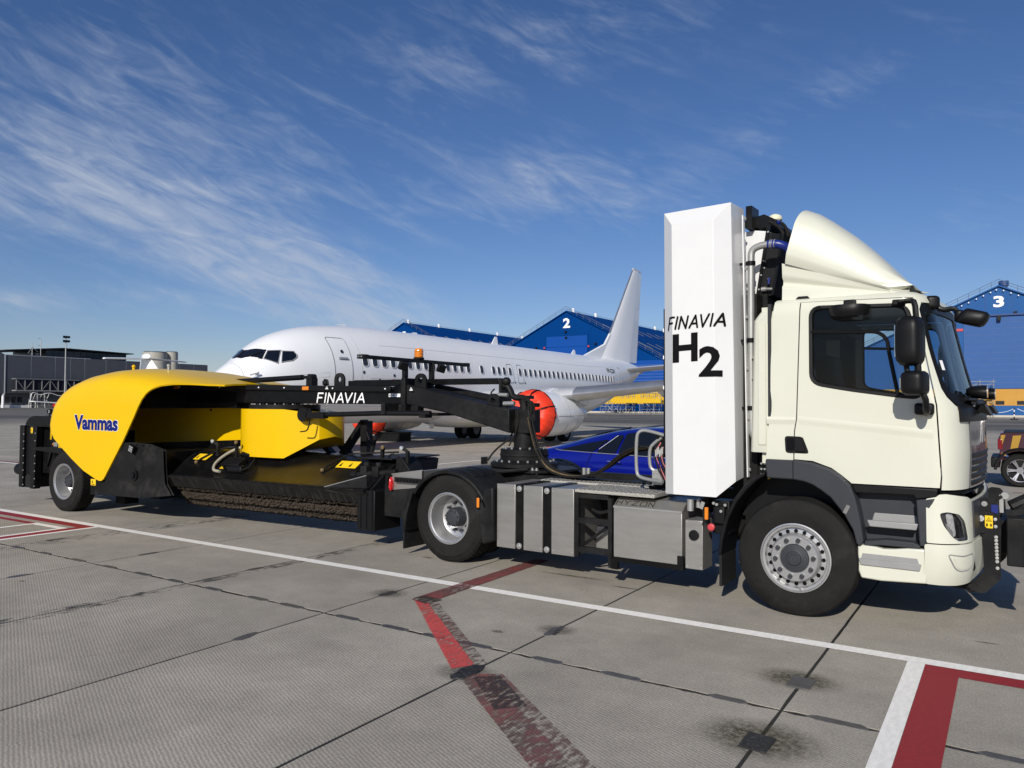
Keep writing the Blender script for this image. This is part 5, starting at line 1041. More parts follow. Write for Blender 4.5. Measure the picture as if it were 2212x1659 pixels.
shell_box((.955, -.90, 2.69), (.12, .12, .11), R(20), FM, 'base', p=.7); MB().tube([(.98, -.90, 2.68), (1.03, -.90, 2.62), (1.12, -.90, 2.635), (1.14, -.90, 2.60)], .022, 8, smooth=1).build('arm', 'black_plastic', FM)
shell_box((1.155, -.90, 2.565), (.07, .08, .10), 0, FM, 'knuckle', p=.8)
MB().loft([[Vector((1.255 + a * .105 * k + .030 * b, -.90 + c * .11 * k, 2.545 + b * .055 - .22 * a * .10)) for a, c in [(math.copysign(abs(math.cos(t)) ** .5, math.cos(t)), math.copysign(abs(math.sin(t)) ** .5, math.sin(t))) for t in [6.28318 * i / 24 for i in range(24)]]] for b, k in ((-1, .72), (-.8, .93), (-.2, 1), (.6, .95), (1, .7))]).build('housing', 'black_plastic', FM, sharp=60)
# ---- wheel-arch trim and steps
ARO = [(-.334, 1.342), (-.078, 1.346), (.06, 1.332), (.217, 1.283), (.30, 1.226), (.368, 1.160), (.41, 1.06), (.436, .946), (.458, .82), (.473, .704)]
ARI = [(.452, .655), (.419, .670), (.393, .783), (.325, .908), (.215, 1.046), (.140, 1.10), (.074, 1.141), (0, 1.166), (-.086, 1.178), (-.320, 1.180)]
ws_ = MB().prism(ARO + ARI, 'y', -1.225, -.86).build('wheel_arch_trim', 'anthracite', T, bevel=.012)
MB().box(-.094, -.088, -1.2275, -1.20, 1.18, 1.345).build('trim_joint', 'ink', ws_)
MB().obox((.345, -1.226, .955), (.03, .012, .075), Matrix.Rotation(R(25), 3, 'Y')).build('reflector', 'chrome', ws_)
STP = part(T, 'entry_steps')
MB().box(.40, .99, -1.06, -.90, .60, 1.165).build('step_well', 'anthracite', STP)
MB().prism([(.372, 1.165), (1.018, 1.163), (1.005, 1.095), (.86, 1.07), (.84, 1.10), (.62, 1.095), (.40, 1.09)], 'y', -1.17, -1.061).build('upper_lip', 'black_plastic', STP, bevel=.01)
MB().prism([(.862, 1.068), (1.0, 1.09), (.955, .98), (.93, .70), (.885, .70), (.872, .9)], 'y', -1.19, -1.061).build('pillar_trim', 'anthracite', STP, bevel=.01)
MB().prism([(.475, .70), (.64, .725), (.84, .722), (.89, .70), (.885, .66), (.80, .675), (.60, .675), (.475, .655)], 'y', -1.185, -1.061).build('lower_lip', 'anthracite', STP, bevel=.008)
def tray(x0, x1, z, ydeep, zlip, m, name='step_plate'):
    s_ = MB().prism([(x0, z + .012), (x0 + .018, z - .042), (x1 - .012, z - .042), (x1, z + .012)], 'y', -1.215, -1.195).box(x0 + .01, x1 - .01, -1.194, ydeep, z - .03, z - .012)
    s_.prism([(x0 + .01, z - .012), (x0 + .03, z + zlip), (x1 - .03, z + zlip), (x1 - .01, z - .012)], 'y', ydeep, ydeep + .02)
    o_ = s_.build(name, m, STP, bevel=.008)
    tr = MB()
    for i in range(8):
        for j in range(3): tr.box(x0 + .09 + i * (x1 - x0 - .2) / 8, x0 + .09 + (i + .62) * (x1 - x0 - .2) / 8, -1.18 + j * .032, -1.162 + j * .032, z - .0119, z - .002)
    tr.build('tread', m, o_); return o_
tray(.50, .878, .868, -1.062, .060, 'silver_grey')
BPN = part(T, 'bumper')
MB().prism([(.425, .665), (.56, .66), (.62, .648), (.70, .655), (.80, .672), (.935, .678), (.935, .405), (.60, .385), (.45, .392), (.425, .46)], 'y', -1.20, -1.10).build('step_skirt', 'cream', BPN, bevel=.012)
MB().box(.43, .93, -1.09, -.90, .37, .70).build('inner_skirt', 'black_plastic', BPN)
tray(.432, .90, .545, -1.202, .055, 'silver_grey')
def bum(s, z, off=0.0):
    """bumper skin: flank, round corner, front"""
    pull = ip([(.36, .10), (.42, .06), (.50, .025), (.62, .0), (.70, .004), (1.12, .035)], z); xe, w, a, b = .97 - pull * .5, 1.205 - pull * .55, .27, .36
    if s <= 0: return Vector((xe + s, -w - off, z))
    if s <= 1: t = s * math.pi / 2; return Vector((xe + (a + off) * math.sin(t) , -(w - b) - (b + off) * math.cos(t), z))
    u = s - 1; return Vector((xe + a + off + .05 * (1 - (1 - u) ** 2), -(w - b) * (1 - u), z))
HL = rounded([(.20, .965), (.33, .985), (.56, .955), (.72, .88), (.80, .755), (.60, .745), (.46, .79), (.30, .87)], .04, 3)
HL = rounded([(.16, .972), (.30, .985), (.52, .965), (.66, .90), (.74, .755), (.48, .752), (.36, .79), (.22, .88)], .04, 3)
panel(rounded([(-.03, .735), (2, .735), (2, 1.06), (.98, 1.06), (.75, 1.095), (.30, 1.125), (.18, 1.12), (.12, 1.10), (-.02, 1.085)], .012, 2), lambda u, v: bum(u, v), [HL], .06, .02).mirror_y().build('corner_panel', 'cream', BPN, sharp=50)
panel(rounded([(-.045, .727), (2, .727), (2, .42), (.9, .40), (.5, .395), (.2, .40), (-.045, .405)], .02, 2), lambda u, v: bum(u, v, .012), res=.06, thick=.025).mirror_y().build('lower_valance', 'cream', BPN, sharp=50)
fo = rounded([(.26, .655), (.55, .635), (.80, .65), (.79, .56), (.70, .52), (.50, .515), (.40, .54)], .05, 3)
fq = densify(fo, .06); MB().tube([bum(u, v, .012) for u, v in fq] + [bum(*fq[0], .012)], .006, 5).build('fog_lamp_seam', 'silver_grey', BPN)
panel(rounded([(.34, .640), (.55, .622), (.76, .635), (.75, .565), (.66, .535), (.50, .53), (.44, .55)], .04, 3), lambda u, v: bum(u, v, .016), res=.06, thick=.006).build('fog_lamp_blank', 'cream', BPN, sharp=50)
for sg in (-1, 1):
    hl = part(BPN, 'headlight')
    def hb(u, v, o=0.0): p = bum(u, v, o); return Vector((p.x, sg * -p.y * -1 if False else (p.y if sg < 0 else -p.y), p.z))
    panel(HL, lambda u, v: hb(u, v, -.05), res=.06, thick=.005).build('housing', 'headlamp_dark', hl, sharp=60)
    panel(rounded([(.30, .97), (.44, .965), (.50, .80), (.45, .78), (.34, .81)], .03), lambda u, v: hb(u, v, -.035), res=.06, thick=.01).build('reflector', 'lamp', hl, sharp=60)
    panel(rounded([(.53, .945), (.62, .90), (.68, .78), (.55, .78)], .03), lambda u, v: hb(u, v, -.035), res=.06, thick=.01).build('reflector', 'headlamp_dark', hl, sharp=60)
    panel(rounded([(.26, .90), (.42, .83), (.42, .79), (.34, .80)], .02), lambda u, v: hb(u, v, -.028), res=.06, thick=.008).build('projector', 'chrome', hl, sharp=60)
    q = densify(rounded([(.47, .955), (.58, .925), (.66, .86), (.69, .775)], .02), .05)
    MB().tube([hb(.50, .965, -.02), hb(.61, .915, -.02), hb(.66, .84, -.02), hb(.69, .77, -.02)], .007, 5).build('light_strip', 'lamp', hl)
    panel([(.46, .775), (.72, .775), (.73, .757), (.47, .755)], lambda u, v: hb(u, v, -.02), res=.06, thick=.005).build('indicator', 'lamp', hl, sharp=60)
    panel(HL, lambda u, v: hb(u, v, -.004), res=.08, thick=0).build('lens', 'glass_lens', hl, flip=False)
MB().loft([[bum(s, 1.125, -.01), bum(s, 1.15, -.05), bum(s, 1.15, -.12), bum(s, 1.06, -.12)] for s in (.2, .5, .8, 1, 1.5, 2.0)]).mirror_y().build('upper_gap_trim', 'black_plastic', BPN, sharp=50)
MB().box(.60, 1.0, -1.0, 1.0, .42, 1.1).build('crash_beam', 'black_plastic', BPN)
panel([(.99, 1.05), (2, 1.05), (2, .76), (.99, .76)], lambda u, v: bum(u, v, .012), res=.1, thick=.01).mirror_y().build('lower_grille', 'anthracite', BPN, sharp=50)
# ---- interior
IN = part(T, 'cab_interior')
MB().box(-.30, 1.0, -1.08, 1.08, 1.32, 1.42).build('floor', 'interior', IN)
for y in (-.62, .62): MB().box(-.10, .35, y - .24, y + .24, 1.43, 1.80).build('seat', 'interior', IN, bevel=.06); MB().obox((-.14, y, 2.05), (.14, .46, .62), Matrix.Rotation(R(-8), 3, 'Y')).build('seat_back', 'interior', IN, bevel=.05)
MB().box(.72, 1.05, -1.02, 1.02, 1.45, 1.86).build('dashboard', 'interior', IN, bevel=.06); MB().box(-.3, .05, -1.08, 1.08, 2.56, 2.70).build('overhead_shelf', 'interior', IN)
MB().lathe([(.215, -.015), (.235, 0), (.215, .015)], (0, 0, 0), 'z', 28, close=True).beam((-.21, 0, 0), (.21, 0, 0), .03, .03).build('steering_wheel', 'black_plastic', IN, mtx=Matrix.Translation((.55, .62, 1.95)) @ Matrix.Rotation(R(-35), 4, 'Y'))
MB().box(-.29, -.02, 1.06, 1.13, 1.42, 2.6).box(-.29, -.02, -1.13, -1.06, 1.42, 2.6).build('pillar_lining', 'interior', IN)
# ---- wheels
def tyre(par, r, w, n=64):
    p = [(.292, -w / 2 + .02), (.305, -w / 2 - .002), (.36, -w / 2 - .012), (.43, -w / 2 - .012), (r - .045, -w / 2 + .004), (r - .015, -w / 2 + .018), (r - .004, -w / 2 + .034)]
    gv = []
    for k in range(-2, 3): c = k * w * .165; gv += [(r, c - .024), (r, c - .006), (r - .013, c - .005), (r - .013, c + .005), (r, c + .006), (r, c + .024)] if k % 2 == 0 else [(r, c)]
    full = p + gv + [(a, -b) for a, b in reversed(p)]
    t = MB().lathe(full, (0, 0, 0), 'y', n).build('tyre', 'rubber', par, sharp=30)
    return t
def blocks(par, r, w, rows=5, n=54):
    mb = MB()
    for j in range(rows):
        y0 = -w / 2 + .03 + j * (w - .06) / rows
        for i in range(n):
            a = 6.28318 * (i + .5 * (j % 2)) / n; da = 6.28318 / n * .42; y1 = y0 + (w - .06) / rows * .86
            mb.add([(rd * math.cos(a + s), y, rd * math.sin(a + s)) for rd in (r - .004, r + .009) for s, y in ((-da, y0), (da, y0), (da, y1), (-da, y1))], [(4, 5, 6, 7), (0, 1, 5, 4), (1, 2, 6, 5), (2, 3, 7, 6), (3, 0, 4, 7)])
    mb.build('tread_blocks', 'rubber', par, kind='stuff', flip=False)
def hole_disc(profile, holes, name, par, m):
    """lathe with dark hole discs set just proud of it"""
    d = MB().lathe(profile, (0, 0, 0), 'y', 56).build(name, m, par, sharp=35)
    for (rad, off, hr, cnt, ph, tilt) in holes:
        for i in range(cnt):
            a = 6.28318 * i / cnt + ph; c = Vector((rad * math.cos(a), off, rad * math.sin(a))); ax = Vector((math.cos(a) * math.sin(tilt), -math.cos(tilt), math.sin(a) * math.sin(tilt)))
            MB().cyl(c - ax * .01, c + ax * .0015, hr, n=14).build('vent_hole', 'ink', d)
    return d
def front_wheel(x, sg):
    w = part(T, 'wheel', (x, sg * 1.095, .505), 0 if sg < 0 else math.pi); tyre(w, .505, .30)
    d = hole_disc([(.300, -.150), (.298, -.162), (.288, -.164), (.280, -.150), (.262, -.148), (.258, -.125), (.250, -.115), (.215, -.120), (.200, -.172), (.192, -.180), (.125, -.180), (.118, -.165), (.05, -.165)], [(.229, -.123, .0165, 20, 0, R(14))], 'rim', w, 'alu')
    nb = MB(); nw = MB()
    for i in range(10):
        a = 6.28318 * i / 10 + .1; c = Vector((.160 * math.cos(a), -.181, .160 * math.sin(a))); nw.cyl(c, c + Vector((0, -.004, 0)), .0262, n=16); nb.cyl(c + Vector((0, -.0041, 0)), c + Vector((0, -.03, 0)), .0205, .017, n=12)
    nb.build('wheel_nuts', 'anthracite', d); nw.build('nut_washers', 'galv', d)
    MB().lathe([(.118, -.163), (.116, -.178), (.10, -.182), (.08, -.184), (.062, -.19), (.055, -.205), (.04, -.206), (.036, -.200), (.001, -.200)], (0, 0, 0), 'y', 36).build('hub_cap', 'anthracite', w)
    MB().cyl((.05, -.152, -.272), (.04, -.175, -.245), .006, n=6).build('valve', 'zinc', d); return w
def rear_wheel(par, x, yc, z, sg, dual=True, blocks_=True):
    w = part(par, 'wheel', (x, yc, z), 0 if sg < 0 else math.pi); wd = .29; tyre(w, .498, wd)
    if blocks_: blocks(w, .497, wd)
    d = hole_disc([(.300, -.140), (.298, -.158), (.286, -.160), (.278, -.145), (.266, -.140), (.258, -.06), (.250, .0), (.235, .035), (.205, .052), (.14, .055), (.10, .055)], [(.2475, .018, .027, 10, .3, R(-72)), (.222, .046, .030, 10, .3, R(-28))], 'rim', w, 'alu')
    nb = MB()
    for i in range(10): a = 6.28318 * i / 10; c = Vector((.165 * math.cos(a), .053, .165 * math.sin(a))); nb.cyl(c, c + Vector((0, -.05, 0)), .019, .015, n=10)
    nb.build('wheel_nuts', 'anthracite', d)
    h_ = MB().lathe([(.115, .054), (.112, -.03), (.10, -.075), (.085, -.082), (.001, -.084)], (0, 0, 0), 'y', 30).build('hub', 'anthracite', w)
    hb_ = MB()
    for i in range(8): a = 6.28318 * i / 8 + .2; c = Vector((.082 * math.cos(a), -.08, .082 * math.sin(a))); hb_.cyl(c, c + Vector((0, -.014, 0)), .011, n=6)
    hb_.build('hub_bolts', 'anthracite', h_)
    if dual:
        w2 = part(par, 'inner_wheel', (x, yc - sg * .34, z), 0 if sg < 0 else math.pi); tyre(w2, .498, wd); MB().lathe([(.29, -.14), (.27, .1), (.1, .1)], (0, 0, 0), 'y', 32).build('rim', 'alu', w2)
    return w
for sg in (-1, 1): front_wheel(-.07, sg); rear_wheel(T, -3.95, sg * 1.10, .505, sg)
MB().tube([(-3.95, -.9, .505), (-3.95, .9, .505)], .11, 14).sphere((-3.95, 0, .505), .24, (1, 1, 1), 16).build('rear_axle', 'black_worn', T); MB().tube([(-.07, -.95, .45), (-.07, .95, .45)], .07, 10).build('front_axle', 'black_worn', T)
# ---- frame
FR = part(T, 'chassis_frame')
for sg in (-1, 1): MB().box(-4.75, .75, sg * .40 - .04, sg * .40 + .04, .72, .98).build('rail', 'black_worn', FR)
for x in (-4.6, -3.2, -2.2, -1.0, .3): MB().box(x - .05, x + .05, -.359, .359, .76, .94).build('cross_member', 'black_worn', FR)
for x in (-3.5, -3.0): pass
MB().box(.15, .70, -.55, .55, .5, 1.25).build('engine_block', 'dust_black', FR); MB().box(-.9, .1, -.33, .33, .45, 1.3).build('drive_unit', 'dust_black', FR)
MB().box(-.62, .42, -.88, -.80, .62, 1.25).box(-.62, .42, .80, .88, .62, 1.25).build('inner_arch_wall', 'black_plastic', FR)
for sg in (-1, 1): MB().tube([(-4.4, sg * .55, .62), (-3.5, sg * .55, .62)], .06, 8).cyl((-4.25, sg * .55, .6), (-4.25, sg * .55, .93), .13, n=16).build('air_spring', 'rubber', FR)
# rear overhang: galvanised bumper plate, tail lamp, black side box
MB().box(-4.62, -4.56, -1.02, 1.02, .74, 1.0).build('rear_cross_plate', 'steel', FR)
MB().prism([(-5.08, .735), (-5.08, .94), (-4.56, 1.015), (-4.56, .80)], 'y', -1.01, -.99).build('rear_side_plate', 'steel', FR)
MB().box(-5.09, -5.06, -1.10, -.80, .80, .93).build('lamp_bracket', 'black_plastic', FR)
MB().sphere((-5.06, -1.03, .815), .09, (.35, .5, 1), 14).build('tail_light', 'red_lens', FR)
MB().box(-5.51, -5.20, -1.18, -.70, .22, .725).build('side_box', 'black_plastic', FR, bevel=.01)
for k in range(3): MB().box(-5.505 + .1 * k + .05, -5.485 + .1 * k + .05, -1.19, -1.179, .24, .71).build('box_rib', 'black_plastic', FR)
MB().box(-5.20, -4.70, -1.0, -.75, .40, .80).build('side_guard', 'black_worn', FR)
sp_ = MB().box(-4.98, -4.45, -1.06, -1.03, .845, .905); sp_.build('slotted_bar', 'black_worn', FR)
hh_ = MB()
for i in range(9): hh_.cyl((-4.93 + .055 * i, -1.061, .875), (-4.93 + .055 * i, -1.064, .875), .016, n=10)
hh_.build('slot_holes', 'ink', FR)
# mudguards over the rear wheels
for sg in (-1, 1):
    MG = part(T, 'rear_mudguard')
    ys = (sg * 1.26, sg * .60); y0, y1 = min(ys), max(ys)
    def arcp(r, a0, a1, n): return [(-3.97 + r * 1.05 * math.cos(R(a0 + (a1 - a0) * i / n)), .47 + r * math.sin(R(a0 + (a1 - a0) * i / n))) for i in range(n + 1)]
    MB().prism(arcp(.585, 20, 150, 22) + list(reversed(arcp(.545, 20, 150, 22))), 'y', y0, y1).build('arch', 'black_worn', MG, bevel=.012)
    for k in range(3): MB().prism(arcp(.592, 62, 128, 14) + list(reversed(arcp(.5855, 62, 128, 14))), 'y', y0 + .14 + .17 * k, y0 + .22 + .17 * k).build('rib', 'black_worn', MG)
    MB().prism([(-3.50, .70), (-3.42, .88), (-3.31, .905), (-3.30, .31), (-3.46, .26), (-3.50, .45)], 'y', y0, y1).build('front_flap', 'black_worn', MG, bevel=.02)
    MB().prism([(-4.49, .80), (-4.56, .78), (-4.67, .50), (-4.665, .30), (-4.61, .30), (-4.60, .48)], 'y', y0, y1).build('rear_flap', 'black_worn', MG, bevel=.015)
    MB().box(-4.66, -4.64, y0 + .02, y1 - .02, .08, .34).build('spray_flap', 'rubber_flap', MG)
    if sg < 0:
        MB().box(-3.525, -3.490, -1.275, -1.255, .665, .775).build('side_marker', 'amber', MG, bevel=.006); MB().box(-3.53, -3.485, -1.268, -1.25, .655, .80).build('marker_base', 'black_plastic', MG)
# ---- front wheel housing behind the wheel
ar = [(-.767, .447), (-.75, .62), (-.70, .80), (-.62, .97), (-.52, 1.10), (-.42, 1.185), (-.335, 1.235)]
ari = [(-.335, 1.20), (-.41, 1.15), (-.49, 1.07), (-.585, .95), (-.665, .79), (-.715, .61), (-.735, .447)]
for y0, y1 in ((-1.23, -.80), (.80, 1.23)): MB().prism(ar + ari, 'y', y0, y1).build('front_mudguard', 'black_plastic', T, bevel=.012); MB().box(-.76, -.735, y0 + .02, y1 - .02, .16, .45).build('spray_flap', 'rubber_flap', T)
# ---- stainless side boxes
SB = part(T, 'stainless_locker')
MB().box(-3.285, -2.31, -1.19, -.48, .25, .938).build('carcass', 'steel', SB)
for x0, x1 in ((-3.29, -3.045), (-2.935, -2.693), (-2.58, -2.308)):
    p = MB().box(x0, x1, -1.206, -1.191, .247, .945).build('side_panel', 'steel', SB, bevel=.004)
    bolts(MB(), [(x, -1.206, z) for x in (x0 + .018, x1 - .018) for z in (.285, .905)], 'y', .008, .005).build('rivets', 'zinc', p)
for x0, x1 in ((-3.036, -2.944), (-2.685, -2.589)):
    p = MB().box(x0, x1, -1.204, -1.191, .238, .950).box(x0, x1, -1.190, -.5, .9385, .9505).build('strap', 'black', SB)
    for z in (.285, .905): MB().lathe([(.034, 0), (.032, -.010), (.02, -.012), (.014, -.018), (.001, -.018)], ((x0 + x1) / 2, -1.204, z), 'y', 14).build('clamp_bolt', 'zinc', p)
MB().box(-3.28, -2.32, -.485, -.47, .25, .93).build('back_plate', 'steel', SB)
OF = part(T, 'equipment_frame')
for a in ((-2.300, -2.255, -1.2, -1.155, .26, .92), (-1.915, -1.870, -1.2, -1.155, .20, .88), (-2.2549, -1.9151, -1.195, -1.15, .60, .66), (-2.2549, -1.9151, -1.195, -1.15, .30, .36), (-2.2549, -1.9151, -1.195, -1.15, .86, .905)): MB().box(*a).build('frame_bar', 'black_worn', OF)
MB().box(-2.25, -1.86, -.72, -.46, .25, .9).build('pump_block', 'black', OF); MB().box(-2.16, -2.0, -1.0, -.725, .32, .56).build('filter_box', 'steel', OF, bevel=.01)
MB().cyl((-1.95, -.95, .36), (-1.95, -.95, .52), .05, n=12).build('coupling', 'galv', OF); MB().beam((-2.24, -1.10, .37), (-1.93, -1.10, .60), .04, .03).build('brace', 'black_worn', OF); MB().tube([(-2.2, -1.0, .72), (-2.1, -1.02, .69), (-1.95, -1.0, .74)], .018, 6, smooth=2).build('hose', 'rubber', OF)
HB = part(T, 'fuel_cell_box')
MB().box(-1.851, -1.125, -1.20, -.5, .30, .806).build('carcass', 'steel', HB, bevel=.006)
MB().prism([(-1.205, .808), (-1.085, .885), (-.5, .892), (-.5, .808)], 'x', -1.853, -1.122).build('lid', 'steel', HB, bevel=.004)
sl_ = math.atan2(.077, .12); strokes('HYZON', .062, .40, .009, 0, lambda x, y, d: Vector((-1.835 + x, -1.205 + (y + .035) * math.cos(sl_) - d * math.sin(sl_), .808 + (y + .035) * math.sin(sl_) + d * math.cos(sl_))), round_=False).build('engraving', 'engraved', HB, flip=False)
MB().box(-1.88, -1.11, -1.21, -.5, .255, .298).build('base_rail', 'black', HB); MB().box(-1.17, -1.110, -1.212, -1.18, .30, .39).box(-1.87, -1.80, -1.212, -1.18, .18, .30).build('corner_bracket', 'black', HB)
MB().box(-1.851, -1.125, -1.207, -1.2005, .795, .812).build('lid_seam', 'galv', HB)
JBX = part(T, 'junction_box')
MB().box(-1.093, -.921, -1.20, -.95, .280, .739).build('carcass', 'steel', JBX, bevel=.004); bolts(MB(), [(x, -1.20, z) for x in (-1.075, -.94) for z in (.30, .722)], 'y', .009, .006).build('screws', 'zinc', JBX)
MB().lathe([(.050, 0), (.048, -.018), (.001, -.020)], (-1.005, -1.20, .60), 'y', 20).build('round_cap', 'black_plastic', JBX)
EL = part(T, 'electrical_gear')
MB().box(-.86, -.70, -1.10, -.9, .62, .93).box(-.83, -.73, -1.15, -1.10, .72, .88).build('breaker_box', 'black_plastic', EL, bevel=.01); MB().box(-.905, -.872, -1.20, -1.17, .755, .87).build('side_marker', 'amber', EL, bevel=.005)
MB().lathe([(.035, 0), (.035, -.02), (.02, -.03), (.001, -.03)], (-.846, -1.17, .688), 'y', 8).build('isolator_knob', 'red_plastic', EL)
MB().cyl((-1.06, -1.15, .82), (-1.06, -1.15, .93), .032, n=14).cyl((-1.0, -1.1, .85), (-1.0, -1.1, .93), .025, n=12).build('connector', 'galv', EL); MB().tube([(-.93, -1.18, .86), (-.91, -1.2, .78), (-.92, -1.2, .70)], .008, 6, smooth=2).tube([(-.75, -1.15, .62), (-.72, -1.16, .68), (-.74, -1.15, .75)], .012, 6, smooth=2).build('cable', 'rubber', EL)
for (x, z) in ((-.80, .90), (-.72, .90), (-.76, .84), (-.71, .70), (-.83, .91)): MB().cyl((x, -1.152, z), (x, -1.165, z), .014, n=8).build('stud', 'zinc', EL)
MB().obox((-.93, -1.19, .885), (.035, .006, .07), Matrix.Rotation(R(20), 3, 'Y')).build('lug', 'galv', EL)
# ---- decks
M['grating'] = mat('perforated aluminium tread', (.46, .44, .39), .5, metal=.5, bump=1.0, bs=110, var=.12, vs=40)
DK = part(T, 'walkway')
def deck(x0, x1, y0, y1, z, nx, ny):
    p = MB().box(x0, x1, y0, y1, z - .034, z).build('deck_plate', 'grating', DK, bevel=.003); mb = MB(); hl_ = MB()
    for i in range(nx):
        for j in range(ny):
            x, y = x0 + (i + .5 + .5 * (j % 2) * .9) * (x1 - x0) / (nx + .5), y0 + (j + .5) * (y1 - y0) / ny
            (mb if (i + j) % 2 else hl_).cyl((x, y, z + .0005), (x, y, z + (.004 if (i + j) % 2 else .001)), .011, .007 if (i + j) % 2 else .011, n=6)
    mb.build('tread_studs', 'grating', p, kind='stuff', flip=False); hl_.build('tread_holes', 'ink', p, kind='stuff', flip=False)
deck(-2.300, -1.410, -1.2, -.66, .950, 34, 20); deck(-3.08, -1.62, -.64, -.42, .958, 50, 8); MB().box(-1.62, -1.34, -.64, .4, .86, .90).build('inner_plate', 'black_worn', DK)
MB().tube([(-1.66, -.78, .97), (-1.5, -.7, .98), (-1.45, -.55, 1.0), (-1.62, -.5, .99), (-1.72, -.62, 1.0), (-1.6, -.74, 1.02), (-1.46, -.66, 1.03), (-1.5, -.52, 1.04), (-1.66, -.55, 1.03)], .02, 7, smooth=2).build('coiled_hose', 'rubber', DK)
MB().tube([(-1.41, -1.0, 1.06), (-1.55, -.96, 1.065), (-1.70, -.93, 1.085), (-1.735, -.92, 1.14), (-1.735, -.92, 1.50), (-1.70, -.91, 1.56), (-1.62, -.90, 1.565), (-1.36, -.90, 1.50)], .018, 10, smooth=2).build('grab_rail', 'galv', DK)
MB().tube([(-1.475, -.86, 1.50), (-1.555, -.86, 1.44), (-1.615, -.86, 1.38), (-1.615, -.86, 1.2), (-1.575, -.85, 1.15), (-1.495, -.85, 1.16)], .018, 10, smooth=2).build('coolant_pipe', 'galv', DK)
MB().prism([(-1.555, 1.02), (-1.445, 1.02), (-1.435, 1.06), (-1.495, 1.16), (-1.555, 1.16)], 'y', -.93, -.91).build('connector_plate', 'galv', DK); bolts(MB(), [(x, -.93, z) for x in (-1.54, -1.50) for z in (1.04, 1.09, 1.14)], 'y', .009, .008).build('plate_screws', 'zinc', DK)
cb = MB(); pk = MB(); rnd = random.Random(9)
for k in range(9):
    x = -1.515 + .012 * k; q = [(x, -.88 + .01 * k, 1.44), (x - .03 + rnd.uniform(-.02, .02), -.90, 1.35), (x - .01 + rnd.uniform(-.02, .03), -.90, 1.24), (x + .03, -.88, 1.12 + .01 * k), (x + .06, -.85, 1.05)]
    (pk if k in (2, 6) else cb).tube(q, .009, 6, smooth=2)
cb.build('cable_bundle', 'rubber', DK); pk.build('pink_lines', 'pink', DK); MB().box(-1.545, -1.33, -.86, -.78, 1.36, 1.54).cyl((-1.515, -.87, 1.50), (-1.515, -.89, 1.50), .02, n=10).build('valve_block', 'black', DK, bevel=.006)
mf = MB()
for k in range(6): mf.cyl((-1.525 + .014 * k, -.905, 1.30 + .015 * (k % 3)), (-1.525 + .014 * k, -.905, 1.37 + .015 * (k % 3)), .010, n=8)
mf.build('hose_fittings', 'galv', DK)
# ---- tall white H2 box
HX = part(T, 'hydrogen_box')
fz0, fz1 = .976, 3.555
Fv = [(-1.192, -1.25, fz0), (-.772, -1.25, fz0), (-.800, -1.25, fz1), (-1.207, -1.25, fz1)]
Ov = [(-1.322, -1.13, .962), (-.628, -1.13, 1.120), (-.668, -1.13, 3.722), (-1.336, -1.13, 3.706)]
Bv = [(-1.322, -.76, .962), (-.636, -.76, 1.150), (-.668, -.76, 3.735), (-1.336, -.76, 3.716)]
MB().add(Fv + Ov + Bv, [(0, 1, 2, 3), (0, 4, 5, 1), (1, 5, 6, 2), (2, 6, 7, 3), (3, 7, 4, 0), (4, 8, 9, 5), (5, 9, 10, 6), (6, 10, 11, 7), (7, 11, 8, 4), (8, 11, 10, 9)]).build('cover', 'white', HX, sharp=5, bevel=.002)
st = MB().prism([(-.845, 1.16), (-.815, 1.16), (-.885, 3.63), (-.915, 3.63)], 'x', -.645, -.60) if 0 else MB().loft([[(-.652, -.80 + .0, z), (-.60, -.80, z), (-.60, -.79, z), (-.652, -.79, z)] for z in (1.16, 3.62)])
sp_ = MB().loft([[(-.622 + k, -.962 , z), (-.610 + k, -.962, z), (-.610 + k, -.905, z), (-.622 + k, -.905, z)] for z, k in ((1.15, .04), (3.63, 0))]).build('edge_strip', 'white', HX, bevel=.004)
bolts(MB(), [(lerp(-.570, -.610, (z - 1.15) / 2.48), -.935, z) for z in (1.22, 1.70, 2.17, 2.66, 3.12, 3.60)], 'x', .016, .02).build('strip_bolts', 'zinc', sp_)
def hfront(x, z, d):
    k = (z - fz0) / (fz1 - fz0); xr = lerp(-.772, -.800, k); xl = lerp(-1.192, -1.207, k)
    return Vector((x, -1.25 - d + max(0, x - xr) * .83 + max(0, xl - x) * .925, z))
strokes('FINAVIA', .112, .555, .0185, .22, lambda x, y, d: hfront(-1.263 + x, 2.548 + y + .016 * (x / .55), d), lift=.005).build('company_lettering', 'ink', HX, flip=False)
letters('H', .250, .272, lambda x, y, d: hfront(-1.197 + x, 2.226 + y + .012 * (x / .25), d), bold=.036, lift=.003).build('letter_h', 'ink', HX, flip=False)
letters('2', .212, .285, lambda x, y, d: hfront(-.936 + x, 2.090 + y, d), bold=.030, lift=.006, cut=(.146, .150, .154)).build('digit_two', 'ink', HX, flip=False)
RK = part(T, 'cooling_rack')
MB().box(-1.39, -1.342, -1.02, -.80, 1.35, 2.78).build('side_post', 'black', RK)
for z in (2.55, 2.28, 1.98): MB().box(-1.394, -1.385, -1.025, -.99, z, z + .035).build('bracket_tab', 'white_ink', RK)
MB().box(-1.40, -1.345, -.95, -.80, 1.45, 1.62).box(-1.395, -1.345, -.9, -.8, 1.2, 1.4).build('rack_block', 'black', RK)
MB().box(-.80, -.46, -.70, .70, 1.0, 2.90).build('rack_core', 'black_plastic', RK)
MB().box(-.632, -.50, -.90, -.72, 1.05, 2.88).build('rack_column', 'dust_black', RK)
MB().prism([(-.80, 2.905), (-.572, 2.905), (-.46, 3.52), (-.60, 3.545), (-.80, 3.54)], 'y', -.62, .62).build('white_tank_panel', 'white', RK, bevel=.01)
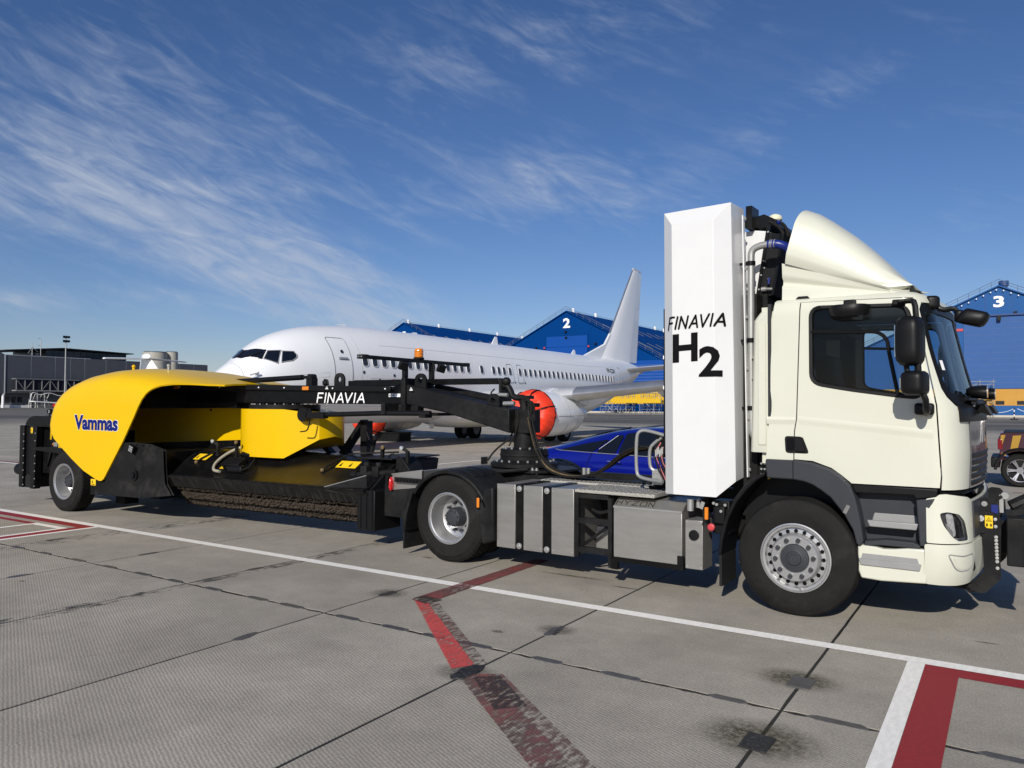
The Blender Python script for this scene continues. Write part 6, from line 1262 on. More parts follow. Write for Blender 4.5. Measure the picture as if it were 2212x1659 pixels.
rad_ = MB().prism([(-.560, 2.89), (-.415, 2.885), (-.315, 3.46), (-.455, 3.50)], 'y', -.66, .66).build('radiator', 'black_plastic', RK)
MB().prism([(-.575, 2.89), (-.548, 2.89), (-.438, 3.56), (-.468, 3.56)], 'y', -.685, -.661).prism([(-.43, 2.885), (-.405, 2.885), (-.305, 3.46), (-.33, 3.46)], 'y', -.685, -.661).build('radiator_rail', 'black', rad_)
bolts(MB(), [(lerp(-.545, -.455, t), -.685, lerp(2.95, 3.50, t)) for t in (.0, .25, .5, .75, 1)] + [(-.50, -.66, 3.16), (-.49, -.66, 3.22), (-.46, -.66, 3.05)], 'y', .009, .006).build('rail_bolts', 'zinc', rad_)
MB().prism([(-.735, 3.60), (-.735, 3.655), (-.52, 3.70), (-.40, 3.63), (-.40, 3.58), (-.55, 3.56)], 'y', -.60, .60).build('top_beam', 'black', RK, bevel=.008); MB().box(-.66, -.60, -.72, -.50, 3.55, 3.77).build('top_bracket', 'black', RK)
MB().tube([(-.47, -.6, 3.62), (-.38, -.6, 3.56), (-.33, -.6, 3.48), (-.35, -.6, 3.42)], .016, 8, smooth=2).tube([(-.42, -.55, 3.63), (-.33, -.55, 3.58), (-.30, -.55, 3.46)], .016, 8, smooth=2).build('hose', 'rubber', RK)
MB().tube([(-.45, -.56, 3.615), (-.37, -.57, 3.605)], .02, 8).build('blue_hose', 'hose_blue', RK); MB().sphere((-.44, -.5, 3.66), .07, (1, 1, .7), 14).build('expansion_tank', 'lime', RK)
MB().box(-.42, -.34, -.70, -.64, 3.40, 3.47).build('top_manifold', 'black', RK)
MB().tube([(-.50, -.70, 2.945), (-.46, -.71, 2.945), (-.41, -.71, 2.94)], .013, 8).cyl((-.515, -.70, 2.945), (-.47, -.70, 2.945), .024, n=10).build('drain_valve', 'galv', RK); MB().cyl((-.445, -.71, 2.99), (-.440, -.71, 3.05), .012, n=8).build('valve_lever', 'hose_blue', RK)
PP = MB().tube([(-.38, -.90, 3.335), (-.47, -.90, 3.332), (-.545, -.90, 3.30), (-.556, -.90, 3.22), (-.556, -.90, 1.62), (-.55, -.90, 1.56), (-.47, -.90, 1.46), (-.36, -.88, 1.42)], .033, 14, smooth=2).build('exhaust_pipe', 'galv', RK)
MB().tube([(-.395, -.90, 3.335), (-.30, -.90, 3.33), (-.22, -.86, 3.29), (-.20, -.78, 3.22)], .041, 14, smooth=2).build('blue_elbow', 'hose_blue', RK)
for x in (-.375, -.36, -.335): MB().cyl((x, -.90, 3.335), (x + .008, -.90, 3.334), .0435, n=16).build('hose_clamp', 'zinc', RK)
for z in (3.17, 2.44, 1.80): MB().cyl((-.556, -.90, z - .02), (-.556, -.90, z + .02), .043, n=16).box(-.66, -.556, -.915, -.90, z - .012, z + .012).build('pipe_clamp', 'black', RK)
for x in (-.52, -.49): MB().tube([(x, -.86, 1.52), (x - .01, -.86, 1.35), (x + .03, -.86, 1.2), (x + .08, -.84, 1.1)], .015, 8, smooth=2).build('hose', 'rubber', RK); MB().cyl((x, -.86, 1.42), (x, -.86, 1.50), .019, n=8).build('blue_sleeve', 'hose_blue', RK)
MB().box(-.44, -.36, -1.0, -.75, 1.16, 1.36).build('valve_block', 'black', RK, bevel=.008); MB().box(-.375, -.355, -1.005, -.97, 1.15, 1.165).build('yellow_tag', 'sticker', RK)
for z in (2.27, 2.08): MB().box(-.53, -.45, -.97, -.955, z, z + .012).build('ladder_rung', 'galv', RK)
bolts(MB(), [(-.43 + .03 * (k % 3), -1.0, 1.19 + .05 * (k // 3)) for k in range(9)], 'y', .01, .015).build('valve_studs', 'zinc', RK)
# ---- fifth wheel plate under the sweeper's turntable
FW = part(T, 'fifth_wheel')
MB().prism([(-4.35, -.42), (-3.9, -.5), (-3.3, -.48), (-3.05, -.2), (-3.05, .2), (-3.3, .48), (-3.9, .5), (-4.35, .42), (-4.2, .12), (-4.2, -.12)], 'z', .995, 1.03).build('plate', 'black_worn', FW, bevel=.01); MB().prism([(-4.30, .90), (-3.2, .90), (-3.35, .994), (-4.1, .994)], 'y', -.3, .3).build('pedestal', 'black_worn', FW)
MB().tube([(-4.1, -.52, .985), (-3.8, -.56, 1.0), (-3.5, -.54, 1.03), (-3.35, -.5, 1.05)], .022, 8, smooth=1).build('release_handle', 'black_worn', FW)
MB().lathe([(.10, -.012), (.115, 0), (.10, .012)], (-4.02, -.47, 1.0), 'z', 20, close=True).build('ring', 'black_worn', FW)
for x in (-3.36, -3.30): MB().cyl((x, -.38, .985), (x, -.38, 1.04), .024, n=12).cyl((x, -.38, 1.04), (x, -.38, 1.06), .014, n=10).build('grease_cap', 'galv', FW)
for x in (-2.92, -2.86): MB().cyl((x, .1, .96), (x, .1, 1.05), .024, n=12).build('grease_cap', 'galv', FW)
MB().box(-4.75, -4.0, .55, .60, .85, 1.08).build('cross_plate', 'steel', FW); MB().box(-4.8, -4.72, .50, .62, .84, 1.08).build('rear_lamp', 'black_plastic', FW)
# ---- plough hitch on the nose
PH = part(T, 'plough_hitch')
PL = rounded([(1.233, .922), (1.262, .945), (1.36, .945), (1.385, .90), (1.385, .80), (1.412, .47), (1.412, .395), (1.299, .262), (1.175, .258), (1.160, .335), (1.215, .352), (1.290, .445), (1.284, .735), (1.262, .765), (1.235, .775)], .018, 3)
MB().prism(PL, 'y', -.58, -.55).prism(PL, 'y', .55, .58).build('side_plate', 'black_worn', PH)
UP_ = rounded([(1.255, .93), (1.262, 1.03), (1.29, 1.055), (1.37, 1.05), (1.40, 1.0), (1.415, .80), (1.405, .50), (1.37, .50)], .02, 3)
MB().prism(UP_, 'y', -.53, -.50).prism(UP_, 'y', .50, .53).build('inner_plate', 'black_worn', PH)
MB().lathe([(.022, 0), (.001, -.001)], (1.296, -.531, 1.003), 'y', 16).build('lug_hole', 'silver_grey', PH)
MB().box(1.345, 1.395, -.535, -.531, .93, 1.0).build('blue_plate', 'hose_blue', PH)
stk = MB().box(1.302, 1.358, -.583, -.5805, .808, .912).build('warning_sticker', 'sticker', PH)
MB().add([(1.330, -.584, .900), (1.308, -.584, .864), (1.352, -.584, .864)], [(0, 1, 2)]).build('sticker_triangle', 'ink', stk); MB().add([(1.330, -.5845, .893), (1.315, -.5845, .868), (1.345, -.5845, .868)], [(0, 1, 2)]).build('sticker_triangle_fill', 'sticker', stk)
MB().add([(x, -.585, z) for x, z in ((1.324, .871), (1.330, .882), (1.336, .871))], [(0, 1, 2)]).add([(x, -.584, z) for x, z in ((1.310, .822), (1.322, .822), (1.322, .846), (1.310, .846))], [(0, 1, 2, 3)]).add([(x, -.584, z) for x, z in ((1.341, .822), (1.349, .822), (1.352, .838), (1.345, .850), (1.338, .838))], [(0, 1, 2, 3, 4)]).build('sticker_symbol', 'ink', stk)
MB().lathe([(.026, 0), (.025, -.008), (.001, -.010)], (1.272, -.58, .885), 'y', 18).build('round_reflector', 'lamp', PH); MB().cyl((1.285, -.58, .795), (1.285, -.60, .795), .032, n=16).cyl((1.215, -.58, .305), (1.215, -.60, .305), .032, n=16).build('pivot_pin', 'black_worn', PH)
hp_ = MB()
for z in (.885, .825, .738, .71, .68, .652, .623, .594, .566, .536, .482): hp_.lathe([(.0155, 0), (.013, -.010), (.006, -.011), (.006, -.006), (.001, -.006)], (1.381 + (.7 - z) * .03, -.552 - .03, z), 'y', 12)
hp_.build('adjustment_bolts', 'zinc', PH)
for z, x1 in ((.955, 1.25), (.815, 1.24)): MB().cyl((1.10, -.54, z), (x1, -.54, z), .028, n=12).cyl((1.10, .54, z), (x1, .54, z), .028, n=12).build('mount_tube', 'black_worn', PH)
MB().cyl((.95, -.57, .325), (1.19, -.57, .305), .035, n=14).cyl((.95, .57, .325), (1.19, .57, .305), .035, n=14).build('lower_link', 'dust_black', PH); MB().box(1.225, 1.245, -.9, .9, .50, .66).build('push_bar', 'black_worn', PH)
MB().box(1.455, 1.58, -.62, .62, .515, .91).build('quick_coupler', 'black_worn', PH, bevel=.01); MB().box(1.40, 1.454, -.45, .45, .60, .86).build('lift_frame', 'black_worn', PH)
MB().prism([(1.59, .93), (1.72, .96), (1.76, .70), (1.72, .44), (1.59, .45)], 'y', -.66, -.62).prism([(1.59, .93), (1.72, .96), (1.76, .70), (1.72, .44), (1.59, .45)], 'y', .62, .66).box(1.581, 1.75, -.61, .61, .55, .85).build('coupler_plate', 'black', PH)
MB().tube([(1.48, -.40, .98), (1.55, -.38, 1.02), (1.62, -.36, 1.06), (1.75, -.34, 1.08)], .05, 10).beam((1.42, -.4, .82), (1.60, -.4, 1.02), .05, .03).beam((1.45, -.42, .92), (1.75, -.42, 1.0), .06, .05).build('lift_ram', 'black_worn', PH)
MB().box(1.40, 1.43, -.46, -.44, .93, 1.08).cyl((1.44, -.47, 1.075), (1.44, -.42, 1.075), .03, n=12).build('socket_bracket', 'galv', PH); MB().tube([(1.36, -.5, .97), (1.38, -.48, 1.04), (1.42, -.47, 1.07)], .012, 6, smooth=2).build('socket_cable', 'rubber', PH)
# ---- work lamps on the nose, above the grille
WL = part(T, 'auxiliary_lamps')
for sg in (-1, 1):
    lp = MB().loft([[(1.20 + x, sg * .62 + w * math.cos(6.283 * i / 18), 1.945 + h_ * math.sin(6.283 * i / 18)) for i in range(18)] for x, w, h_ in ((-.02, .05, .03), (.02, .10, .05), (.10, .115, .058), (.13, .11, .055))]).build('lamp_body', 'black_plastic', WL, sharp=60)
    MB().cyl((1.331, sg * .62, 1.945), (1.335, sg * .62, 1.945), .052, n=18).build('lens', 'lamp', lp)
    MB().box(1.18, 1.30, sg * .62 - .10, sg * .62 + .10, 1.875, 1.885).tube([(1.2, sg * .62, 1.88), (1.21, sg * .62, 1.82), (1.17, sg * .6, 1.78)], .02, 8).build('bracket', 'black_plastic', WL)
    ll = MB()
    for k in range(8): ll.obox((1.245 + .012 * k, sg * .50, 1.815 - .004 * k), (.005, .14, .085), Matrix.Rotation(R(-28), 3, 'Y'))
    ll.build('louvre_lamp', 'dust_black', WL); MB().obox((1.335, sg * .50, 1.80), (.012, .15, .09), Matrix.Rotation(R(-28), 3, 'Y')).build('louvre_face', 'anthracite', WL)
MB().tube([(1.24, -.7, 1.86), (1.24, .7, 1.86)], .02, 8).build('lamp_bar', 'black_plastic', WL); MB().sphere((1.21, -.55, 1.835), .045, (1, 1, .8), 12).build('chrome_horn', 'chrome', WL)
for s in (-.6,): MB().tube([cab(.85, 1.88, .03), cab(1.3, 1.93, .03), cab(1.85, 1.98, .03)], .009, 5).build('wiper', 'black_plastic', C_)
MB().add([cab(.52, 2.12, .0) + Vector((0, 0, 0)), cab(.60, 2.12, .0), cab(.60, 2.20, .0), cab(.52, 2.20, .0)], [(0, 1, 2, 3)]).build('windscreen_sticker', 'white_ink', C_)
# ================================================================== SWEEPER TRAILER (u forward from -9 to the kingpin at 0, w to its left, z up)
TH = R(4.0)
S = thing('runway_sweeper', 'yellow and black towed runway sweeper with a long boom coupled behind the truck', 'sweeper', (-3.68, 0, 0), TH)
# ---- hood
CR = [(-8.72, 1.70), (-8.66, 1.90), (-8.58, 2.04), (-8.45, 2.15), (-8.25, 2.24), (-7.9, 2.33), (-7.45, 2.385), (-7.0, 2.40), (-6.4, 2.355), (-5.6, 2.25), (-4.8, 2.12)]
HWU = [(-8.72, 1.20), (-8.66, 1.235), (-8.58, 1.245), (-8.4, 1.25), (-4.0, 1.25)]
def hood(u, q, off=0.0):
    cr = ip(CR, u); hw = ip(HWU, u); zs = cr - .52
    if q <= 2: z = min(q - 2 + zs if q > zs else q, zs) if False else (q if q < 1.0 else lerp(1.0, zs, (q - 1.0))); return Vector((u, -hw - off, z))
    t = (q - 2) * math.pi / 2; n = .62
    return Vector((u, -(hw + off) * max(0, math.cos(t)) ** n, zs + (cr + off - zs) * math.sin(t) ** n))
def qz(u, z):
    """hood coordinate of a point on the flank at height z"""
    cr = ip(CR, u); zs = cr - .52
    if z < 1.0: return (u, z)
    if z <= zs: return (u, 1.0 + (z - 1.0) / (zs - 1.0))
    s = min(1, (z - zs) / (cr - zs)) ** (1 / .62); return (u, 2 + math.asin(s) / (math.pi / 2))
HO = [(-8.70, 1.64), (-8.676, 1.52), (-8.640, 1.36), (-8.60, 1.29), (-8.52, 1.205), (-7.977, .886), (-7.629, .706), (-7.27, .582), (-7.19, .565), (-7.13, .567), (-7.07, .60), (-7.02, .66), (-6.578, 1.212), (-6.30, 1.605), (-6.197, 1.764), (-6.12, 1.862), (-6.03, 1.955), (-5.92, 2.035)]
run = []
for a, b in zip(HO, HO[1:]):
    n = max(1, int(math.hypot(b[0] - a[0], b[1] - a[1]) / .07)); run += [qz(a[0] + (b[0] - a[0]) * i / n, a[1] + (b[1] - a[1]) * i / n) for i in range(n)]
run.append(qz(*HO[-1]))
out = run + [(-5.80, 2.32), (-5.60, 2.42), (-5.35, 2.52), (-5.05, 2.62), (-4.85, 2.72), (-4.82, 3.0), (-8.72, 3.0), (-8.72, 2.0)]
hm = panel(out, lambda u, v: hood(u, v), res=.075, thick=.025).mirror_y()
HOOD = hm.build('hood', 'yellow', S, sharp=50)
vs_, fs_ = text_mesh('Vammas', 1.20, .245, .042, .0, 1.0)
MB().add([hood(*qz(-7.905 + x, 1.372 + y - .004 * x), .006) for x, y in vs_], fs_).build('maker_lettering', 'logo_blue', HOOD, flip=False)
MB().add([hood(*qz(-7.918 + x * 1.02, 1.366 + y * 1.05 - .004 * x), .003) for x, y in text_mesh('Vammas', 1.20, .245, .056, .0, 1.0)[0]], text_mesh('Vammas', 1.20, .245, .056, .0, 1.0)[1]).build('lettering_outline', 'white_ink', HOOD, flip=False)
for u, m in ((-7.55, 'yellow'), (-6.6, 'zinc')):
    MB().cyl((u, -.45, ip(CR, u) - .03), (u, -.45, ip(CR, u) + .05), .022, n=10).sphere((u, -.45, ip(CR, u) + .07), .032, n=10).build('lifting_eye', m, HOOD)
MB().loft([[(-8.66, -1.15, 1.3), (-8.62, -1.15, 1.3), (-8.62, 1.15, 1.3), (-8.66, 1.15, 1.3)], [(-8.70, -1.08, 1.68), (-8.66, -1.08, 1.68), (-8.66, 1.08, 1.68), (-8.70, 1.08, 1.68)]]).build('rear_panel', 'yellow', HOOD)
# black machinery under the hood
MB().box(-8.45, -6.35, -1.02, 1.15, 1.73, 1.98).box(-6.34, -5.1, -.30, 1.12, 1.74, 2.0).build('machinery_roof', 'black', S)
MB().prism([(-8.6, 1.0), (-8.6, 1.735), (-5.62, 1.735), (-5.68, 1.15)], 'y', .28, .32).build('inner_panel', 'yellow', S); MB().cyl((-6.45, .279, 1.70), (-6.45, .272, 1.70), .022, n=10).build('panel_plug', 'ink', S); MB().prism([(-8.6, .62), (-8.6, 1.06), (-5.68, 1.205), (-5.68, .62)], 'y', .22, .279).build('panel_base', 'black', S)
qb = MB()
for k in range(9): qb.cyl((-8.0 + .28 * k, .219, 1.03 + .0139 * k), (-8.0 + .28 * k, .212, 1.03 + .0139 * k), .014, n=8)
qb.build('base_bolts', 'black_worn', S)
# ---- chassis
CH = part(S, 'chassis')
MB().prism([(-8.9, .62), (-8.9, 1.0), (-6.65, 1.04), (-5.95, 1.06), (-5.95, .75), (-6.2, .55), (-7.0, .50)], 'y', -1.05, 1.12).build('main_frame', 'black', CH, bevel=.01)
MB().prism([(-9.3, .98), (-9.3, 1.03), (-8.45, 1.06), (-8.0, .90), (-8.6, .95)], 'y', -1.15, -.5).build('side_shelf', 'black', CH)
MB().prism([(-8.95, .70), (-8.88, 1.0), (-8.80, 1.0)], 'y', -1.12, -1.08).build('gusset', 'black', CH)
sk = MB().loft([[Vector((u, w, z)) for u, w, z in row] for row in ([(-6.66, -1.21, 1.19), (-6.85, -1.23, .86), (-7.05, -1.24, .56), (-7.5, -1.22, .325)], [(-6.40, -1.19, 1.20), (-6.55, -1.22, .84), (-6.62, -1.25, .55), (-6.78, -1.27, .355)], [(-6.05, -1.16, 1.18), (-6.12, -1.20, .86), (-6.10, -1.24, .55), (-6.05, -1.27, .365)], [(-5.72, -1.14, 1.10), (-5.66, -1.17, .84), (-5.58, -1.2, .6), (-5.40, -1.22, .44)])], closed=False)
sk.v += [(x, y + .05, z) for x, y, z in sk.v]; n_ = len(sk.v) // 2; sk.f += [tuple(i + n_ for i in reversed(f)) for f in sk.f]
SKO = sk.build('side_skirt', 'dust_black', S, sharp=60)
MB().prism([(-7.52, .33), (-7.52, .58), (-7.2, .58), (-6.78, .345)], 'y', -1.19, -1.14).build('lower_skirt', 'dust_black', S)
MB().lathe([(.085, 0), (.085, -.02), (.045, -.022), (.045, -.05), (.001, -.05)], (-6.28, -1.235, .70), 'y', 18).build('skirt_port', 'black_plastic', SKO)
for u in (-6.6, -6.45, -6.3, -6.15, -6.0, -5.85): MB().cyl((u, -1.19, 1.165), (u, -1.205, 1.165), .012, n=8).build('skirt_bolt', 'black_worn', SKO)
wlp = MB().obox((-6.33, -1.25, 1.105), (.11, .05, .11), Matrix.Rotation(R(20), 3, 'Y')).build('work_lamp', 'black_plastic', SKO)
ll = MB()
for i in range(3):
    for j in range(3): c = Vector((-6.33, -1.277, 1.105)) + Matrix.Rotation(R(20), 3, 'Y') @ Vector(((i - 1) * .032, 0, (j - 1) * .032)); ll.cyl(c, c + Vector((0, -.004, 0)), .013, n=8)
ll.build('lens', 'lamp', wlp)
def stick(u, w, z, a, b, par, tri=True, name='warning_sticker', my=None):
    o = MB().box(u, u + a, w - .004, w, z, z + b).build(name, 'sticker', par)
    q = MB(); s_ = min(a, b) * .8
    if a > b * 2:
        for k in (.22, .62): q.add([(u + a * k - s_ * .4, w - .005, z + b * .12), (u + a * k + s_ * .4, w - .005, z + b * .12), (u + a * k, w - .005, z + b * .85)], [(0, 1, 2)])
        for k in (.36, .80): q.add([(u + a * k, w - .005, z + b * .3), (u + a * (k + .13), w - .005, z + b * .3), (u + a * (k + .13), w - .005, z + b * .45), (u + a * k, w - .005, z + b * .45)], [(0, 1, 2, 3)])
    else:
        q.add([(u + a * .18, w - .005, z + b * .4), (u + a * .5, w - .005, z + b * .4), (u + a * .34, w - .005, z + b * .85)], [(0, 1, 2)])
        q.add([(u + a * .15, w - .005, z + b * .12), (u + a * .8, w - .005, z + b * .12), (u + a * .8, w - .005, z + b * .24), (u + a * .15, w - .005, z + b * .24)], [(0, 1, 2, 3)])
    q.build('sticker_print', 'ink', o, flip=False); return o
stick(-7.507, -1.191, .474, .135, .06 + .04, S); stick(-8.535, -1.152, 1.045, .10, .065, S); stick(-8.33, -1.152, 1.05, .04, .05, S)
# ---- rear blower housing
RB = part(S, 'rear_blower_housing')
MB().prism([(-10.06, .28), (-10.05, 1.40), (-9.91, 1.40), (-9.92, .28)], 'y', -1.02, -.90).build('rear_flange', 'black', RB, bevel=.01)
MB().prism([(-9.68, .27), (-9.62, 1.385), (-9.49, 1.385), (-9.55, .27)], 'y', -1.02, -.90).build('front_flange', 'black', RB, bevel=.01)
MB().box(-9.915, -9.66, -.97, -.5, .52, 1.375).build('side_plate', 'black_plastic', RB); MB().prism([(-9.91, .28), (-9.68, .28), (-9.68, .50), (-9.86, .52), (-9.91, .46)], 'y', -.98, -.6).build('chute', 'rubber_flap', RB)
MB().prism([(-9.92 + .34 - .34 * math.cos(R(a)), 1.385 + .19 * math.sin(R(a))) for a in range(0, 91, 10)] + [(-9.0, 1.575), (-9.0, 1.385)], 'y', -.99, .9).build('cowl', 'black', RB, sharp=40)
MB().box(-9.52, -8.75, -.88, .88, .55, 1.375).build('blower_body', 'black', RB); MB().box(-9.95, -9.53, -.5, .88, .5, 1.37).build('fan_casing', 'black', RB)
bb = MB()
for u, z in [(-9.905, .33 + .13 * k) for k in range(8)] + [(-9.525, .32 + .135 * k) for k in range(8)]: bb.sphere((u, -1.022, z), .012, n=8)
bb.build('flange_bolts', 'silver_grey', RB)
stick(-9.765, -.972, 1.26, .065, .10, RB)
MB().box(-10.17, -10.07, -.85, -.6, .70, .93).build('lamp_box', 'black_plastic', RB); MB().sphere((-10.175, -.74, .82), .075, (.4, .6, 1), 12).build('side_lamp', 'amber', RB); MB().cyl((-10.30, -.88, .585), (-10.08, -.88, .585), .105, n=20).build('round_lamp', 'black_plastic', RB)
MB().tube([(-9.32, -.9, 1.565), (-9.28, -.9, 1.62)], .012, 6).beam((-9.38, -.9, 1.575), (-9.22, -.9, 1.56), .05, .015).cyl((-9.29, -.88, 1.655), (-9.27, -.93, 1.655), .045, n=16).build('lamp_stand', 'black_plastic', RB)
fl = MB()
for a in range(4): fl.cyl((-9.279 + .02 * math.cos(R(45 + 90 * a)), -.929, 1.655 + .02 * math.sin(R(45 + 90 * a))), (-9.278 + .02 * math.cos(R(45 + 90 * a)), -.934, 1.655 + .02 * math.sin(R(45 + 90 * a))), .012, n=8)
fl.build('lamp_eyes', 'lamp', RB)
MB().box(-9.05, -8.93, -.96, -.88, 1.045, 1.115).box(-9.02, -8.98, -.975, -.9, 1.0, 1.04).build('connector', 'galv', RB); MB().cyl((-9.07, -.95, 1.08), (-9.05, -.95, 1.08), .022, n=10).build('orange_cap', 'amber', RB)
# ---- wheels
for sg in (-1, 1): rear_wheel(S, -8.19, sg * 1.10, .497, sg, dual=False)
MB().tube([(-8.19, -.9, .497), (-8.19, .9, .497)], .12, 14).build('axle', 'black_worn', S)
MB().tube([(-9.0, -.9, .33), (-8.9, -1.0, .22), (-8.75, -1.05, .20)], .04, 8).build('stabiliser_foot', 'black_worn', S); MB().box(-7.6, -7.35, -.7, -.45, .12, .55).build('support_leg', 'black_worn', S); MB().box(-7.3, -6.7, -.5, .5, .22, .5).build('under_plate', 'black_worn', S)
# ---- boom
BO = part(S, 'boom')
MB().prism([(-8.3, 1.83), (-8.3, 2.10), (-6.7, 2.125), (-1.95, 2.055), (-1.74, 2.13), (-1.74, 1.80), (-2.2, 1.815)], 'y', -.30, .30).build('main_beam', 'black', BO, bevel=.012)
MB().prism([(-6.63, 2.055), (-6.63, 2.125), (-6.2, 2.128), (-1.975, 2.06), (-1.955, 1.99), (-2.02, 1.985)], 'y', -.345, -.301).build('cable_duct', 'black_plastic', BO, bevel=.006)
bz = MB()
for u in (-6.45, -5.45, -4.55, -4.0, -3.02, -2.05): bz.sphere((u, -.348, lerp(2.09, 2.025, (u + 6.6) / 4.6)), .013, n=8)
bz.build('duct_screws', 'white_ink', BO)
for u, z in ((-6.60, 2.048), (-3.62, 2.015)): MB().box(u, u + .13, -.36, -.346, z, z + .055).build('side_marker', 'amber', BO, bevel=.006)
strokes('FINAVIA', .132, .90, .022, .20, lambda x, y, d: Vector((-3.365 + x, -.30 - d, 1.838 + y)), lift=.006).build('company_lettering', 'white_ink', BO, flip=False)
MB().box(-2.02, -1.93, -.3075, -.3015, 1.915, 1.96).box(-1.92, -1.82, -.3075, -.3015, 1.915, 1.96).build('rating_label', 'white_ink', BO)
for k, x in enumerate((-2.012, -1.99, -1.965, -1.94)): MB().box(x, x + .012, -.3085, -.3076, 1.925, 1.95).build('label_print', 'ink', BO)
for u, z in ((-3.16, 2.028), (-1.63, 2.0)):
    o_ = MB().add([(u, -.352, z), (u + .06, -.352, z), (u + .03, -.352, z + .048)], [(0, 1, 2)]).build('warning_triangle', 'white_ink', BO); MB().add([(u + .022, -.3535, z + .012), (u + .038, -.3535, z + .012), (u + .03, -.3535, z + .04)], [(0, 1, 2)]).build('triangle_print', 'ink', o_)
MB().tube([(-6.6, -.12, 2.14), (-5.9, -.12, 2.15), (-3.85, -.12, 2.215)], .042, 10).build('upper_ram', 'black_plastic', BO); MB().cyl((-3.84, -.12, 2.214), (-3.66, -.12, 2.218), .025, n=10).cyl((-3.66, -.18, 2.218), (-3.66, -.06, 2.218), .045, n=14).box(-3.72, -3.60, -.18, -.06, 2.09, 2.2).build('ram_eye', 'black_worn', BO)
def lug(u, w, z, r=.10, ax=0): 
    ring = [(u + r * math.cos(R(a)), z + r * math.sin(R(a))) for a in range(0, 181, 15)] + [(u - r, z - .14), (u + r, z - .14)]
    hole = [(u + r * .42 * math.cos(R(a)), z + r * .42 * math.sin(R(a))) for a in range(0, 360, 30)]
    return panel(ring, lambda a, b: Vector((a, w, b)), [hole], .05, .035)
for u, w, z in ((-3.02, -.22, 2.17), (-1.55, -.22, 2.14)): lug(u, w, z, .095).build('lifting_lug', 'black_worn', BO)
MB().sphere((-3.40, -.1, 2.13), .05, n=10).tube([(-3.45, -.1, 2.1), (-3.42, -.1, 2.18), (-3.36, -.1, 2.17), (-3.34, -.1, 2.09)], .012, 6).build('ball_joint', 'black_worn', BO)
MB().box(-2.95, -.45, .02, .16, 2.085, 2.165).box(-2.9, -1.75, -.16, .0, 2.07, 2.15).build('upper_tube', 'black', BO, bevel=.006)
MB().box(-1.79, -1.72, -.33, .33, 1.775, 2.17).build('end_flange', 'black_worn', BO, bevel=.006)
GN = MB().prism([(-1.725, 2.085), (-1.725, 1.815), (-1.10, 1.715), (-.10, 1.465), (-.10, 1.76), (-.35, 1.80)], 'y', -.30, .30).build('gooseneck', 'black_worn', BO, bevel=.015)
MB().prism([(-1.60, 2.10), (-.42, 1.90), (-.42, 1.83), (-1.6, 2.04)], 'y', .18, .30).build('gooseneck_rib', 'black_worn', BO)
# ---- light bar over the boom
LB = part(S, 'light_bar')
for w in (-.30, .30): MB().box(-1.775, -1.715, w - .03, w + .03, 2.171, 2.392).build('post', 'black_plastic', LB)
MB().box(-1.79, -1.70, -1.20, 1.20, 2.393, 2.438).build('bar', 'black_plastic', LB, bevel=.008)
for w0 in (-1.195, 1.10): MB().box(-1.80, -1.695, w0, w0 + .10, 2.389, 2.443).build('end_cap', 'black_worn', LB)
for k in (-.02, .02): MB().cyl((-1.745 + k, -1.2005, 2.416), (-1.745 + k, -1.203, 2.416), .010, n=8).build('cap_screw', 'galv', LB)
bc = MB().lathe([(.075, 0), (.078, .02), (.062, .03)], (-1.745, 0, 2.439), 'z', 20).build('beacon_base', 'black_plastic', LB); MB().lathe([(.060, .0), (.062, .03), (.060, .105), (.050, .122), (.001, .125)], (-1.745, 0, 2.468), 'z', 20).build('beacon', 'amber', LB)
bg_ = MB()
for k in range(4): bg_.lathe([(.0625, k * .022), (.0655, k * .022 + .006), (.0625, k * .022 + .012)], (-1.745, 0, 2.478), 'z', 20)
bg_.build('beacon_rings', 'amber', LB)
for w, u in ((-.50, -1.66), (.36, -1.66)):
    MB().obox((u + .04, w, 2.325), (.06, .12, .11), Matrix.Rotation(R(25), 3, 'Y') @ Matrix.Rotation(R(-30), 3, 'Z')).box(u - .02, u, w - .02, w + .02, 2.35, 2.40).build('flood_lamp', 'black_plastic', LB, bevel=.01)
MB().tube([(-1.69, .26, 2.40), (-1.66, .24, 2.3), (-1.69, .26, 2.2)], .012, 6, smooth=2).tube([(-1.69, -.34, 2.37), (-1.60, -.42, 2.30), (-1.62, -.48, 2.33)], .012, 6, smooth=2).build('lamp_cable', 'rubber', LB)
# ---- kingpin column with its hoses
KC = part(S, 'kingpin_column')
MB().box(-.20, .10, -.15, .15, 1.46, 1.752).build('head_block', 'black_worn', KC, bevel=.01); MB().cyl((-.05, 0, 1.24), (-.05, 0, 1.46), .138, n=28).build('column', 'black_worn', KC)
MB().lathe([(.43, 1.045), (.43, 1.085), (.40, 1.105), (.335, 1.112), (.305, 1.13), (.305, 1.255), (.285, 1.262), (.14, 1.268)], (-.05, 0, 0), 'z', 48).build('slewing_ring', 'black_worn', KC)
MB().lathe([(.308, 1.17), (.313, 1.185), (.308, 1.20)], (-.05, 0, 0), 'z', 48).build('ring_band', 'dust_black', KC)
nb = MB()
for k in range(20): a = 6.283 * k / 20; nb.cyl((-.05 + .375 * math.cos(a), .375 * math.sin(a), 1.105), (-.05 + .375 * math.cos(a), .375 * math.sin(a), 1.130), .013, n=6)
for k in range(14): a = 6.283 * k / 14 + .1; nb.cyl((-.05 + .262 * math.cos(a), .262 * math.sin(a), 1.262), (-.05 + .262 * math.cos(a), .262 * math.sin(a), 1.286), .013, n=6)
nb.build('ring_bolts', 'zinc', KC)
MB().tube([(-.05, 0, 1.75), (-.05, 0, 1.90)], .062, 16).box(-.12, .05, -.07, .07, 1.89, 1.935).build('upper_pin', 'black_worn', KC)
